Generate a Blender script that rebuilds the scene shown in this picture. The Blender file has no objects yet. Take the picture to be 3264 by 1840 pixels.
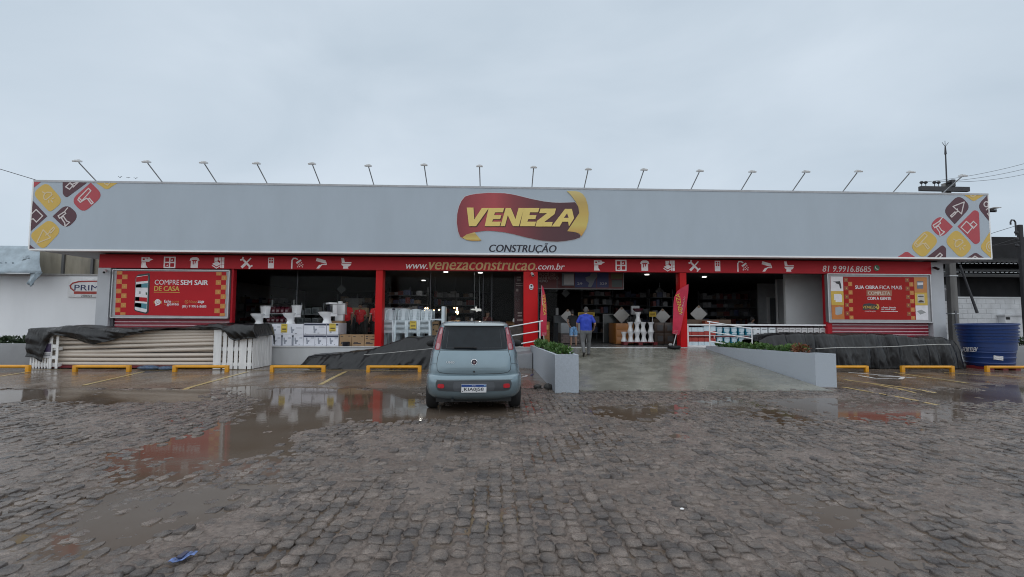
import bpy, bmesh, math, random
import numpy as np
from mathutils import Vector, Matrix
random.seed(7); rng = np.random.default_rng(7)
PI = math.pi
SC = bpy.context.scene
COL = SC.collection

# ------------------------------------------------------------------ camera
F_PX, YAW, PITCH, ROLL, CAMH = 1485.96, 0.03387, 0.062923, -0.004805, 1.55
def cam_axes():
    f = np.array([math.sin(YAW)*math.cos(PITCH), math.cos(YAW)*math.cos(PITCH), math.sin(PITCH)])
    r = np.array([math.cos(YAW), -math.sin(YAW), 0.0]); u = np.cross(r, f)
    return math.cos(ROLL)*r-math.sin(ROLL)*u, math.sin(ROLL)*r+math.cos(ROLL)*u, f
CR, CU, CF = cam_axes()
cam = bpy.data.cameras.new('camera'); camo = bpy.data.objects.new('camera', cam); COL.objects.link(camo)
cam.sensor_width = 36.0; cam.lens = 36.0*F_PX/3264.0; cam.clip_end = 3000; cam.clip_start = 0.05
camo.matrix_world = Matrix(((CR[0], CU[0], -CF[0], 0), (CR[1], CU[1], -CF[1], 0), (CR[2], CU[2], -CF[2], CAMH), (0, 0, 0, 1)))
SC.camera = camo
SC.render.resolution_x, SC.render.resolution_y = 1024, 577

# ------------------------------------------------------------------ sky, sun, exposure
SKY_LO, SKY_HI = (5.05, 5.95, 6.85), (6.45, 7.3, 8.2)
SUN_EL, SUN_AZ = math.radians(62), math.radians(200)
W = bpy.data.worlds.new('World'); SC.world = W; W.use_nodes = True
nt = W.node_tree; nt.nodes.clear()
out = nt.nodes.new('ShaderNodeOutputWorld'); bg = nt.nodes.new('ShaderNodeBackground'); bg.inputs['Strength'].default_value = 0.1
sky = nt.nodes.new('ShaderNodeTexSky'); sky.sky_type = 'NISHITA'; sky.sun_disc = False
sky.sun_elevation = SUN_EL; sky.sun_rotation = SUN_AZ
tc = nt.nodes.new('ShaderNodeTexCoord'); mp = nt.nodes.new('ShaderNodeMapping'); mp.inputs['Scale'].default_value = (1.0, 1.0, 2.2)
nz = nt.nodes.new('ShaderNodeTexNoise'); nz.inputs['Scale'].default_value = 1.9; nz.inputs['Detail'].default_value = 5; nz.inputs['Roughness'].default_value = .5
nz.inputs['Distortion'].default_value = .4
rmp = nt.nodes.new('ShaderNodeValToRGB'); rmp.color_ramp.elements[0].position = .32; rmp.color_ramp.elements[1].position = .72
rmp.color_ramp.elements[0].color = (*[c/10 for c in SKY_LO], 1); rmp.color_ramp.elements[1].color = (*[c/10 for c in SKY_HI], 1)
mul = nt.nodes.new('ShaderNodeVectorMath'); mul.operation = 'SCALE'; mul.inputs['Scale'].default_value = 10
mix = nt.nodes.new('ShaderNodeMix'); mix.data_type = 'RGBA'; mix.inputs['Factor'].default_value = .96
nt.links.new(tc.outputs['Generated'], mp.inputs[0]); nt.links.new(mp.outputs[0], nz.inputs['Vector'])
nt.links.new(nz.outputs['Fac'], rmp.inputs[0]); nt.links.new(rmp.outputs[0], mul.inputs[0])
nt.links.new(sky.outputs[0], mix.inputs['A']); nt.links.new(mul.outputs[0], mix.inputs['B'])
nt.links.new(mix.outputs['Result'], bg.inputs[0]); nt.links.new(bg.outputs[0], out.inputs[0])
sl = bpy.data.lights.new('sun', 'SUN'); sl.energy = 1.4; sl.angle = math.radians(160); sl.color = (1, .97, .92)
so = bpy.data.objects.new('sun', sl); COL.objects.link(so)
sd = Vector((math.sin(SUN_AZ)*math.cos(SUN_EL), math.cos(SUN_AZ)*math.cos(SUN_EL), math.sin(SUN_EL)))
so.rotation_euler = sd.to_track_quat('Z', 'Y').to_euler(); so.location = sd*60
SC.view_settings.view_transform = 'Standard'; SC.view_settings.look = 'None'
SC.view_settings.exposure = 0.06; SC.view_settings.gamma = 1; SC.view_settings.use_curve_mapping = False
SC.cycles.filter_width = 1.05; SC.cycles.max_bounces = 8; SC.cycles.transparent_max_bounces = 12; SC.cycles.caustics_reflective = False; SC.cycles.caustics_refractive = False

# ------------------------------------------------------------------ measuring: a ray of the photograph met with a real plane
def ray(px, py):
    d = CF + CR*((px-1632)/F_PX) - CU*((py-920)/F_PX)
    return d
def onY(px, py, Y):
    d = ray(px, py); t = Y/d[1]
    return Vector((d[0]*t, Y, CAMH+d[2]*t))
def onZ(px, py, Z=0.0):
    d = ray(px, py); t = (Z-CAMH)/d[2]
    return Vector((d[0]*t, d[1]*t, Z))
def XY(px, py, Y): p = onY(px, py, Y); return p.x
def ZY(px, py, Y): p = onY(px, py, Y); return p.z

# ------------------------------------------------------------------ materials
def lin(r, g, b):
    f = lambda c: (c/255/12.92) if c/255 <= .04045 else ((c/255+.055)/1.055)**2.4
    return (f(r), f(g), f(b))
MATS = {}
def M(name, rgb, rough=.5, metal=0.0, var=.10, scale=5.0, bump=0.0, bscale=60.0, coat=0.0, spec=.5, emit=None, estr=0, rvar=0.0, streak=0.0):
    if name in MATS: return MATS[name]
    m = bpy.data.materials.new(name); m.use_nodes = True; t = m.node_tree; b = t.nodes['Principled BSDF']
    b.inputs['Roughness'].default_value = rough; b.inputs['Metallic'].default_value = metal
    b.inputs['Coat Weight'].default_value = coat; b.inputs['Coat Roughness'].default_value = .06; b.inputs['Specular IOR Level'].default_value = spec
    if emit: b.inputs['Emission Color'].default_value = (*emit, 1); b.inputs['Emission Strength'].default_value = estr
    g = t.nodes.new('ShaderNodeNewGeometry')
    n = t.nodes.new('ShaderNodeTexNoise'); n.inputs['Scale'].default_value = scale; n.inputs['Detail'].default_value = 6; n.inputs['Roughness'].default_value = .6
    if streak:
        mm = t.nodes.new('ShaderNodeMapping'); mm.inputs['Scale'].default_value = (1, 1, streak)
        t.links.new(g.outputs['Position'], mm.inputs[0]); t.links.new(mm.outputs[0], n.inputs['Vector'])
    else: t.links.new(g.outputs['Position'], n.inputs['Vector'])
    r = t.nodes.new('ShaderNodeValToRGB'); e = r.color_ramp.elements; e[0].position = .3; e[1].position = .7
    e[0].color = (*[max(0, c*(1-var)) for c in rgb], 1); e[1].color = (*[min(1, c*(1+var)) for c in rgb], 1)
    t.links.new(n.outputs['Fac'], r.inputs[0]); t.links.new(r.outputs[0], b.inputs['Base Color'])
    if rvar:
        mr = t.nodes.new('ShaderNodeMapRange'); mr.inputs['From Min'].default_value = .3; mr.inputs['From Max'].default_value = .7
        mr.inputs['To Min'].default_value = max(.02, rough-rvar); mr.inputs['To Max'].default_value = min(1, rough+rvar)
        t.links.new(n.outputs['Fac'], mr.inputs[0]); t.links.new(mr.outputs[0], b.inputs['Roughness'])
    if bump:
        n2 = t.nodes.new('ShaderNodeTexNoise'); n2.inputs['Scale'].default_value = bscale; n2.inputs['Detail'].default_value = 4
        t.links.new(g.outputs['Position'], n2.inputs['Vector'])
        bp = t.nodes.new('ShaderNodeBump'); bp.inputs['Strength'].default_value = bump; bp.inputs['Distance'].default_value = .01
        t.links.new(n2.outputs['Fac'], bp.inputs['Height']); t.links.new(bp.outputs[0], b.inputs['Normal'])
    MATS[name] = m; return m
def ramp_mat(name, axis, stops, rough=.4):
    """print whose own ink runs from one colour to another along an object axis (0..1 over the object)"""
    m = bpy.data.materials.new(name); m.use_nodes = True; t = m.node_tree; b = t.nodes['Principled BSDF']; b.inputs['Roughness'].default_value = rough
    c = t.nodes.new('ShaderNodeTexCoord'); s = t.nodes.new('ShaderNodeSeparateXYZ'); r = t.nodes.new('ShaderNodeValToRGB')
    t.links.new(c.outputs['Generated'], s.inputs[0]); t.links.new(s.outputs[axis], r.inputs[0])
    e = r.color_ramp.elements
    while len(e) < len(stops): e.new(.5)
    for k, (p, col) in enumerate(stops): e[k].position = p; e[k].color = (*col, 1)
    t.links.new(r.outputs[0], b.inputs['Base Color']); MATS[name] = m; return m
def glass_mat(name, tint, refl, rough=0.0):
    m = bpy.data.materials.new(name); m.use_nodes = True; t = m.node_tree; t.nodes.remove(t.nodes['Principled BSDF'])
    o = [n for n in t.nodes if n.type == 'OUTPUT_MATERIAL'][0]
    tr = t.nodes.new('ShaderNodeBsdfTransparent'); tr.inputs[0].default_value = (*tint, 1)
    gl = t.nodes.new('ShaderNodeBsdfGlossy'); gl.inputs['Roughness'].default_value = rough
    fr = t.nodes.new('ShaderNodeFresnel'); fr.inputs['IOR'].default_value = refl
    mx = t.nodes.new('ShaderNodeMixShader'); t.links.new(fr.outputs[0], mx.inputs[0]); t.links.new(tr.outputs[0], mx.inputs[1]); t.links.new(gl.outputs[0], mx.inputs[2])
    t.links.new(mx.outputs[0], o.inputs[0]); MATS[name] = m; return m

# ------------------------------------------------------------------ mesh builder
class G:
    def __init__(s): s.v = []; s.f = []
    def add(s, vs, fs):
        o = len(s.v); s.v += [tuple(p) for p in vs]; s.f += [tuple(i+o for i in f) for f in fs]; return s
    def box(s, x0, x1, y0, y1, z0, z1):
        return s.add([(x0,y0,z0),(x1,y0,z0),(x1,y1,z0),(x0,y1,z0),(x0,y0,z1),(x1,y0,z1),(x1,y1,z1),(x0,y1,z1)],
                     [(3,2,1,0),(4,5,6,7),(0,1,5,4),(1,2,6,5),(2,3,7,6),(3,0,4,7)])
    def hexa(s, bot, top):
        return s.add(list(bot)+list(top), [(3,2,1,0),(4,5,6,7),(0,1,5,4),(1,2,6,5),(2,3,7,6),(3,0,4,7)])
    def bar(s, a, b, w, h, up=(0,0,1)):
        a, b = Vector(a), Vector(b); d = (b-a).normalized(); up = Vector(up)
        if abs(d.dot(up)) > .98: up = Vector((0,1,0))
        x = d.cross(up).normalized(); z = x.cross(d)
        q = [x*(-w/2)-z*(h/2), x*(w/2)-z*(h/2), x*(w/2)+z*(h/2), x*(-w/2)+z*(h/2)]
        return s.add([a+k for k in q]+[b+k for k in q], [(0,1,2,3),(7,6,5,4),(0,4,5,1),(1,5,6,2),(2,6,7,3),(3,7,4,0)])
    def cyl(s, a, b, r0, r1=None, n=12, cap=True):
        return s.tube([a, b], [r0, r0 if r1 is None else r1], n, cap)
    def tube(s, path, rs, n=8, cap=True):
        path = [Vector(p) for p in path]
        if not hasattr(rs, '__len__'): rs = [rs]*len(path)
        o = len(s.v); prev = None
        for i, p in enumerate(path):
            d = (path[min(i+1, len(path)-1)]-path[max(i-1, 0)]).normalized()
            if prev is None:
                x = d.cross(Vector((0,0,1)))
                if x.length < .05: x = d.cross(Vector((1,0,0)))
            else: x = prev-d*prev.dot(d)
            x.normalize(); prev = x; y = d.cross(x)
            for k in range(n):
                a = 2*PI*k/n; s.v.append(tuple(p+x*(math.cos(a)*rs[i])+y*(math.sin(a)*rs[i])))
        for i in range(len(path)-1):
            for k in range(n): s.f.append((o+i*n+k, o+i*n+(k+1)%n, o+(i+1)*n+(k+1)%n, o+(i+1)*n+k))
        if cap: s.f.append(tuple(o+k for k in range(n))[::-1]); s.f.append(tuple(o+(len(path)-1)*n+k for k in range(n)))
        return s
    def loft(s, rings, cap=(True, True)):
        o = len(s.v); n = len(rings[0])
        for r in rings: s.v += [tuple(p) for p in r]
        for i in range(len(rings)-1):
            for k in range(n): s.f.append((o+i*n+k, o+i*n+(k+1)%n, o+(i+1)*n+(k+1)%n, o+(i+1)*n+k))
        if cap[0]: s.f.append(tuple(o+k for k in range(n))[::-1])
        if cap[1]: s.f.append(tuple(o+(len(rings)-1)*n+k for k in range(n)))
        return s
    def lathe(s, prof, c=(0,0,0), n=24, cap=(True, True), ex=1.0, ey=1.0):
        return s.loft([[(c[0]+ex*r*math.cos(2*PI*k/n), c[1]+ey*r*math.sin(2*PI*k/n), c[2]+z) for k in range(n)] for r, z in prof], cap)
    def ball(s, c, rx, ry=None, rz=None, n=12, m=8, rot=None):
        ry = rx if ry is None else ry; rz = rx if rz is None else rz; c = Vector(c)
        rings = []
        for i in range(m+1):
            t = -PI/2+PI*i/m; cr = max(math.cos(t), .02)
            ring = []
            for k in range(n):
                p = Vector((rx*cr*math.cos(2*PI*k/n), ry*cr*math.sin(2*PI*k/n), rz*math.sin(t)))
                if rot: p = rot @ p
                ring.append(c+p)
            rings.append(ring)
        return s.loft(rings)
    def prismY(s, pts, yf, yb):
        """pts (x,z) outline standing in a facade plane, from yf (front) to yb (back)"""
        a = sum(pts[i][0]*pts[(i+1)%len(pts)][1]-pts[(i+1)%len(pts)][0]*pts[i][1] for i in range(len(pts)))
        if a < 0: pts = pts[::-1]
        n = len(pts); o = len(s.v)
        s.v += [(x, yf, z) for x, z in pts]+[(x, yb, z) for x, z in pts]
        s.f.append(tuple(o+k for k in range(n))); s.f.append(tuple(o+n+k for k in range(n))[::-1])
        for k in range(n): s.f.append((o+k, o+n+k, o+n+(k+1)%n, o+(k+1)%n))
        return s
    def prismZ(s, pts, z0, z1):
        a = sum(pts[i][0]*pts[(i+1)%len(pts)][1]-pts[(i+1)%len(pts)][0]*pts[i][1] for i in range(len(pts)))
        if a < 0: pts = pts[::-1]
        n = len(pts); o = len(s.v)
        s.v += [(x, y, z0) for x, y in pts]+[(x, y, z1) for x, y in pts]
        s.f.append(tuple(o+k for k in range(n))[::-1]); s.f.append(tuple(o+n+k for k in range(n)))
        for k in range(n): s.f.append((o+k, o+(k+1)%n, o+n+(k+1)%n, o+n+k))
        return s
    def xf(s, mat):
        s.v = [tuple(mat @ Vector(p)) for p in s.v]; return s
    def mesh(s, name, bevel=0.0, smooth=None, seg=2):
        me = bpy.data.meshes.new(name); me.from_pydata(s.v, [], s.f); me.validate()
        if bevel:
            bm = bmesh.new(); bm.from_mesh(me)
            ed = [e for e in bm.edges if len(e.link_faces) == 2 and e.calc_face_angle(0) > .5]
            bmesh.ops.bevel(bm, geom=ed, offset=bevel, segments=seg, affect='EDGES', profile=.6, clamp_overlap=True)
            bm.to_mesh(me); bm.free(); smooth = smooth or 35
        if smooth:
            me.shade_smooth(); me.set_sharp_from_angle(angle=math.radians(smooth))
        return me
def wm(o):
    m = o.matrix_basis.copy()
    while o.parent: o = o.parent; m = o.matrix_basis @ m
    return m
def tag(o, label=None, cat=None, group=None, kind=None):
    if label: o['label'] = label
    if cat: o['category'] = cat
    if group: o['group'] = group
    if kind: o['kind'] = kind
    return o
def link(name, me, mat, parent=None, loc=None):
    o = bpy.data.objects.new(name, me); COL.objects.link(o)
    if mat is not None:
        me.materials.clear(); me.materials.append(mat)
    if parent: o.parent = parent
    if loc is not None: o.location = loc
    return o
def put(g, name, mat, parent=None, bevel=0.0, smooth=None, local=False, origin=None, seg=2):
    """world-space geometry becomes ONE mesh object; under a parent it is expressed in the parent's space"""
    if parent is not None and not local: g.xf(wm(parent).inverted())
    if parent is None:
        if origin is None:
            a = np.array(g.v); origin = ((a[:,0].min()+a[:,0].max())/2, (a[:,1].min()+a[:,1].max())/2, a[:,2].min())
        g.xf(Matrix.Translation(Vector(origin)).inverted())
    return link(name, g.mesh(name, bevel, smooth, seg), mat, parent, origin if parent is None else None)
def thing(name, label, cat, loc=(0,0,0), rot=0.0, group=None):
    o = bpy.data.objects.new(name, None); COL.objects.link(o); o.location = loc; o.rotation_euler = (0, 0, rot)
    o.empty_display_size = .2
    return tag(o, label, cat, group)
def copy_tree(o, parent=None):
    c = o.copy(); COL.objects.link(c); c.parent = parent
    for ch in list(o.children): copy_tree(ch, c)
    return c
ORD = ['first','second','third','fourth','fifth','sixth','seventh','eighth','ninth','tenth','eleventh','twelfth','thirteenth','fourteenth','fifteenth','sixteenth','seventeenth','eighteenth']

def roundpoly(pts, r, seg=5):
    n = len(pts); rs = r if hasattr(r, '__len__') else [r]*n; out = []
    for i in range(n):
        p, a, b = Vector(pts[i]), Vector(pts[i-1]), Vector(pts[(i+1)%n])
        if rs[i] <= 0: out.append(tuple(p)); continue
        u, v = (a-p), (b-p); k = min(rs[i], u.length*.45, v.length*.45); u.normalize(); v.normalize()
        for j in range(seg+1):
            t = j/seg; q = (p+u*k)*((1-t)**2)+p*(2*t*(1-t))+(p+v*k)*(t*t); out.append(tuple(q))
    return out
def stroke(g, pts, w, yf, yb, closed=False):
    """a drawn line of even width, as small slabs with round joints"""
    pts = [Vector(p) for p in pts]
    if closed: pts = pts+[pts[0]]
    for a, b in zip(pts[:-1], pts[1:]):
        d = (b-a)
        if d.length < 1e-5: continue
        d.normalize(); n = Vector((-d.y, d.x))*(w/2); e = d*(w*.35)
        g.prismY([tuple(a-e+n), tuple(a-e-n), tuple(b+e-n), tuple(b+e+n)], yf+random.uniform(0, .0004), yb)
_tc = {}
def text_g(s, x0, x1, z0, z1, y, mat_bold=0.0, shear=0.0, spacing=1.0, depth=.002, spin=0.0):
    """lettering fitted to a box (x0..x1, z0..z1 = extent of the glyphs), standing in a facade plane at y"""
    cu = bpy.data.curves.new('t', 'FONT'); cu.body = s; cu.size = 1; cu.offset = 0.0; cu.shear = shear; cu.space_character = spacing; cu.extrude = 0.0; cu.resolution_u = 4
    o = bpy.data.objects.new('t', cu); COL.objects.link(o); dg = bpy.context.evaluated_depsgraph_get()
    me = bpy.data.meshes.new_from_object(o.evaluated_get(dg)); bpy.data.objects.remove(o); bpy.data.curves.remove(cu)
    v = np.array([p.co[:2] for p in me.vertices]); fs = [tuple(p.vertices) for p in me.polygons]; bpy.data.meshes.remove(me)
    lo, hi = v.min(0), v.max(0); g = G()
    u = (v-lo)/(hi-lo)
    if not spin:
        vs = [(x0+(x1-x0)*a, y, z0+(z1-z0)*b) for a, b in u]
    else:
        c = ((x0+x1)/2, (z0+z1)/2); cs, sn = math.cos(spin), math.sin(spin); w, h = (x1-x0), (z1-z0)
        vs = [(c[0]+cs*(a-.5)*w-sn*(b-.5)*h, y, c[1]+sn*(a-.5)*w+cs*(b-.5)*h) for a, b in u]
    g.add(vs, fs)
    if mat_bold:
        k = mat_bold*(z1-z0)*1.3
        for n_, q in enumerate((-k, k)): g.add([(p[0]+q, p[1]-.0004*(n_+1), p[2]) for p in vs], fs)
    return g
def text_px(s, px0, px1, py0, py1, Y, off, **k):
    """lettering between two columns and two rows of the photograph on the plane Y, standing off mm proud"""
    a = onY(px0, py1, Y); b = onY(px1, py0, Y)
    return text_g(s, a.x, b.x, a.z, b.z, Y-off, **k)

# ------------------------------------------------------------------ noise for the ground
def vnoise(x, y, seed=0):
    xi = np.floor(x).astype(np.int64); yi = np.floor(y).astype(np.int64); fx = x-xi; fy = y-yi
    fx = fx*fx*(3-2*fx); fy = fy*fy*(3-2*fy)
    def h(a, b):
        n = (a*374761393+b*668265263+seed*974634777) & 0x7fffffff
        n = ((n ^ (n >> 13))*1274126177) & 0x7fffffff
        return ((n ^ (n >> 16)) & 0xffff)/65535.0
    return (h(xi, yi)*(1-fx)+h(xi+1, yi)*fx)*(1-fy)+(h(xi, yi+1)*(1-fx)+h(xi+1, yi+1)*fx)*fy
def fbm(x, y, oct=4, seed=0):
    s = 0; a = .5; t = 0
    for k in range(oct): s = s+a*vnoise(x*2**k, y*2**k, seed+k*17); t += a; a *= .5
    return s/t-.5
# ================================================================== THE GROUND
def zp(x, y, ox=0): return (ox+x*.63354, 1180+y*.63354)
PUD_PX = [
 [zp(*p) for p in [(1100,88),(2160,88),(2160,262),(1900,275),(1560,312),(1480,400),(1290,440),(900,500),(560,420),(950,310),(1110,215),(1160,150)]],
 [zp(*p) for p in [(-300,88),(1110,92),(1100,150),(600,170),(-300,172)]],
 [zp(*p) for p in [(400,610),(700,640),(1000,590),(1440,578),(1400,680),(1000,790),(820,870),(500,940),(60,880),(50,790),(330,730)]],
 [zp(*p,1632) for p in [(330,165),(620,175),(830,152),(900,160),(985,232),(760,250),(420,245)]],
 [zp(*p,1632) for p in [(1180,138),(1620,142),(1700,185),(2090,268),(1720,240),(1480,205),(1300,180)]],
 [zp(*p,1632) for p in [(800,318),(950,335),(1070,348),(1000,384),(830,366)]],
 [zp(*p,1632) for p in [(1900,140),(2300,70),(2900,60),(2900,165),(2300,170)]],
 [zp(*p,1632) for p in [(1560,960),(1900,890),(2300,960),(2280,1060),(1700,1100)]],
 [zp(*p) for p in [(1500,480),(1600,470),(1680,490),(1560,500)]],
 [zp(*p,1632) for p in [(1380,640),(1700,690),(1900,830),(1560,800)]],
 [zp(*p) for p in [(1880,175),(2576,150),(2700,190),(2600,245),(2200,262),(1900,270)]],
 [zp(*p) for p in [(450,430),(900,420),(1550,400),(1500,520),(900,600),(400,560)]],
 [zp(*p,1632) for p in [(900,150),(1700,130),(2560,180),(2500,280),(1800,300),(1000,250)]],
]
PUD_DEEP = [.95, .85, .60, .95, .95, .75, .9, .6, .55, .55, .75, .42, .42]
PUD = [np.array([tuple(onZ(*q))[:2] for q in poly]) for poly in PUD_PX]
def sdist(x, y, P):
    d = np.full(x.shape, 1e9); ins = np.zeros(x.shape, bool); n = len(P)
    for i in range(n):
        a, b = P[i], P[(i+1) % n]; e = b-a; wx, wy = x-a[0], y-a[1]
        t = np.clip((wx*e[0]+wy*e[1])/(e@e), 0, 1); d = np.minimum(d, np.hypot(wx-t*e[0], wy-t*e[1]))
        c = (a[1] > y) != (b[1] > y)
        with np.errstate(divide='ignore', invalid='ignore'): ins ^= c & (x < (b[0]-a[0])*(y-a[1])/(b[1]-a[1])+a[0])
    return np.where(ins, d, -d)
def ground_h(x, y):
    """height of the worn surface: gentle swells, hollows where the rain stands"""
    wob = .75*fbm(x*.9, y*.9, 3, 5)+.5*fbm(x*3.2, y*3.2, 2, 23)
    hol = np.zeros(x.shape)
    for P, dp in zip(PUD, PUD_DEEP):
        s = np.clip((sdist(x, y, P)+wob+.25)/.95, 0, 1); hol = np.maximum(hol, dp*s*s*(3-2*s))
    sw = .5*fbm(x*.55, y*.55, 3, 9)
    return .0128+.020*sw+.014*fbm(x*2.4, y*2.4, 2, 71)*(.35+hol)-.036*hol
YAPRON = 10.35

def ground_mat():
    """wet silt between the setts: mud colour, film of water that comes and goes"""
    m = bpy.data.materials.new('wet_silt'); m.use_nodes = True; t = m.node_tree; b = t.nodes['Principled BSDF']
    g = t.nodes.new('ShaderNodeNewGeometry')
    def noise(s, d=6, r=.6):
        n = t.nodes.new('ShaderNodeTexNoise'); n.inputs['Scale'].default_value = s; n.inputs['Detail'].default_value = d; n.inputs['Roughness'].default_value = r
        t.links.new(g.outputs['Position'], n.inputs['Vector']); return n
    def ramp(n, stops):
        r = t.nodes.new('ShaderNodeValToRGB'); e = r.color_ramp.elements
        while len(e) < len(stops): e.new(.5)
        for k, (p, c) in enumerate(stops): e[k].position = p; e[k].color = (*c, 1)
        t.links.new(n.outputs['Fac'], r.inputs[0]); return r
    a = ramp(noise(.9), [(.3, (.135,.102,.083)), (.52, (.195,.155,.132)), (.72, (.26,.215,.19))])
    bb = ramp(noise(26, 8, .8), [(.36, (.38,.36,.35)), (.56, (1,1,1)), (.74, (1.5,1.46,1.42))])
    mx = t.nodes.new('ShaderNodeMix'); mx.data_type = 'RGBA'; mx.blend_type = 'MULTIPLY'; mx.inputs['Factor'].default_value = 1
    t.links.new(a.outputs[0], mx.inputs['A']); t.links.new(bb.outputs[0], mx.inputs['B']); t.links.new(mx.outputs['Result'], b.inputs['Base Color'])
    ro = ramp(noise(2.3), [(.35, (.12,)*3), (.62, (.40,)*3)]); t.links.new(ro.outputs[0], b.inputs['Roughness'])
    bp = t.nodes.new('ShaderNodeBump'); bp.inputs['Strength'].default_value = 1.0; bp.inputs['Distance'].default_value = .012
    t.links.new(noise(55, 7, .8).outputs['Fac'], bp.inputs['Height']); t.links.new(bp.outputs[0], b.inputs['Normal'])
    return m
def apron_mat():
    m = bpy.data.materials.new('wet_apron'); m.use_nodes = True; t = m.node_tree; b = t.nodes['Principled BSDF']
    g = t.nodes.new('ShaderNodeNewGeometry')
    def noise(s, d=6, r=.6, sc=None):
        n = t.nodes.new('ShaderNodeTexNoise'); n.inputs['Scale'].default_value = s; n.inputs['Detail'].default_value = d; n.inputs['Roughness'].default_value = r
        if sc:
            mm = t.nodes.new('ShaderNodeMapping'); mm.inputs['Scale'].default_value = sc; t.links.new(g.outputs['Position'], mm.inputs[0]); t.links.new(mm.outputs[0], n.inputs['Vector'])
        else: t.links.new(g.outputs['Position'], n.inputs['Vector'])
        return n
    def ramp(n, stops):
        r = t.nodes.new('ShaderNodeValToRGB'); e = r.color_ramp.elements
        while len(e) < len(stops): e.new(.5)
        for k, (p, c) in enumerate(stops): e[k].position = p; e[k].color = (*c, 1)
        t.links.new(n.outputs['Fac'], r.inputs[0]); return r
    a = ramp(noise(.8, 8, .65), [(.3, (.105,.07,.048)), (.5, (.165,.12,.088)), (.7, (.215,.178,.15))])
    bb = ramp(noise(30, 6, .8), [(.3, (.6,.6,.6)), (.6, (1,1,1))])
    mx = t.nodes.new('ShaderNodeMix'); mx.data_type = 'RGBA'; mx.blend_type = 'MULTIPLY'; mx.inputs['Factor'].default_value = 1
    t.links.new(a.outputs[0], mx.inputs['A']); t.links.new(bb.outputs[0], mx.inputs['B']); t.links.new(mx.outputs['Result'], b.inputs['Base Color'])
    ro = ramp(noise(1.6, 5, .6, (1, .5, 1)), [(.40, (.06,)*3), (.62, (.38,)*3)]); t.links.new(ro.outputs[0], b.inputs['Roughness'])
    bp = t.nodes.new('ShaderNodeBump'); bp.inputs['Strength'].default_value = .3; bp.inputs['Distance'].default_value = .006
    t.links.new(noise(45, 4, .6).outputs['Fac'], bp.inputs['Height']); t.links.new(bp.outputs[0], b.inputs['Normal'])
    return m
def water_mat():
    m = bpy.data.materials.new('muddy_water'); m.use_nodes = True; t = m.node_tree; b = t.nodes['Principled BSDF']
    b.inputs['Base Color'].default_value = (.082,.066,.054,1); b.inputs['Roughness'].default_value = .055; b.inputs['IOR'].default_value = 1.33
    g = t.nodes.new('ShaderNodeNewGeometry'); n = t.nodes.new('ShaderNodeTexNoise'); n.inputs['Scale'].default_value = 9; n.inputs['Detail'].default_value = 3
    t.links.new(g.outputs['Position'], n.inputs['Vector'])
    bp = t.nodes.new('ShaderNodeBump'); bp.inputs['Strength'].default_value = .05; bp.inputs['Distance'].default_value = .01
    t.links.new(n.outputs['Fac'], bp.inputs['Height']); t.links.new(bp.outputs[0], b.inputs['Normal'])
    n2 = t.nodes.new('ShaderNodeTexNoise'); n2.inputs['Scale'].default_value = .5; n2.inputs['Detail'].default_value = 4
    t.links.new(g.outputs['Position'], n2.inputs['Vector'])
    r = t.nodes.new('ShaderNodeValToRGB'); r.color_ramp.elements[0].position = .35; r.color_ramp.elements[0].color = (.085,.056,.036,1)
    r.color_ramp.elements[1].position = .68; r.color_ramp.elements[1].color = (.14,.115,.095,1)
    t.links.new(n2.outputs['Fac'], r.inputs[0]); t.links.new(r.outputs[0], b.inputs['Base Color'])
    return m
def sett_mat():
    m = bpy.data.materials.new('wet_granite'); m.use_nodes = True; t = m.node_tree; b = t.nodes['Principled BSDF']
    g = t.nodes.new('ShaderNodeNewGeometry')
    def noise(s, d=5, r=.6):
        n = t.nodes.new('ShaderNodeTexNoise'); n.inputs['Scale'].default_value = s; n.inputs['Detail'].default_value = d; n.inputs['Roughness'].default_value = r
        t.links.new(g.outputs['Position'], n.inputs['Vector']); return n
    def ramp(n, stops):
        r = t.nodes.new('ShaderNodeValToRGB'); e = r.color_ramp.elements
        while len(e) < len(stops): e.new(.5)
        for k, (p, c) in enumerate(stops): e[k].position = p; e[k].color = (*c, 1)
        t.links.new(n.outputs['Fac'], r.inputs[0]); return r
    a = ramp(noise(4.2, 2), [(.3, (.070,.061,.059)), (.46, (.122,.103,.092)), (.60, (.185,.15,.128)), (.75, (.27,.22,.19))])
    s = ramp(noise(110, 4, .8), [(.32, (.45,.45,.46)), (.55, (1,1,1)), (.74, (1.7,1.65,1.6))])
    mx = t.nodes.new('ShaderNodeMix'); mx.data_type = 'RGBA'; mx.blend_type = 'MULTIPLY'; mx.inputs['Factor'].default_value = 1
    t.links.new(a.outputs[0], mx.inputs['A']); t.links.new(s.outputs[0], mx.inputs['B']); t.links.new(mx.outputs['Result'], b.inputs['Base Color'])
    ro = ramp(noise(9), [(.35, (.10,)*3), (.65, (.34,)*3)]); t.links.new(ro.outputs[0], b.inputs['Roughness'])
    bp = t.nodes.new('ShaderNodeBump'); bp.inputs['Strength'].default_value = 1.0; bp.inputs['Distance'].default_value = .010
    t.links.new(noise(48, 7, .78).outputs['Fac'], bp.inputs['Height']); t.links.new(bp.outputs[0], b.inputs['Normal'])
    return m
silt, apronm, waterm, settm = ground_mat(), apron_mat(), water_mat(), sett_mat()

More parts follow.
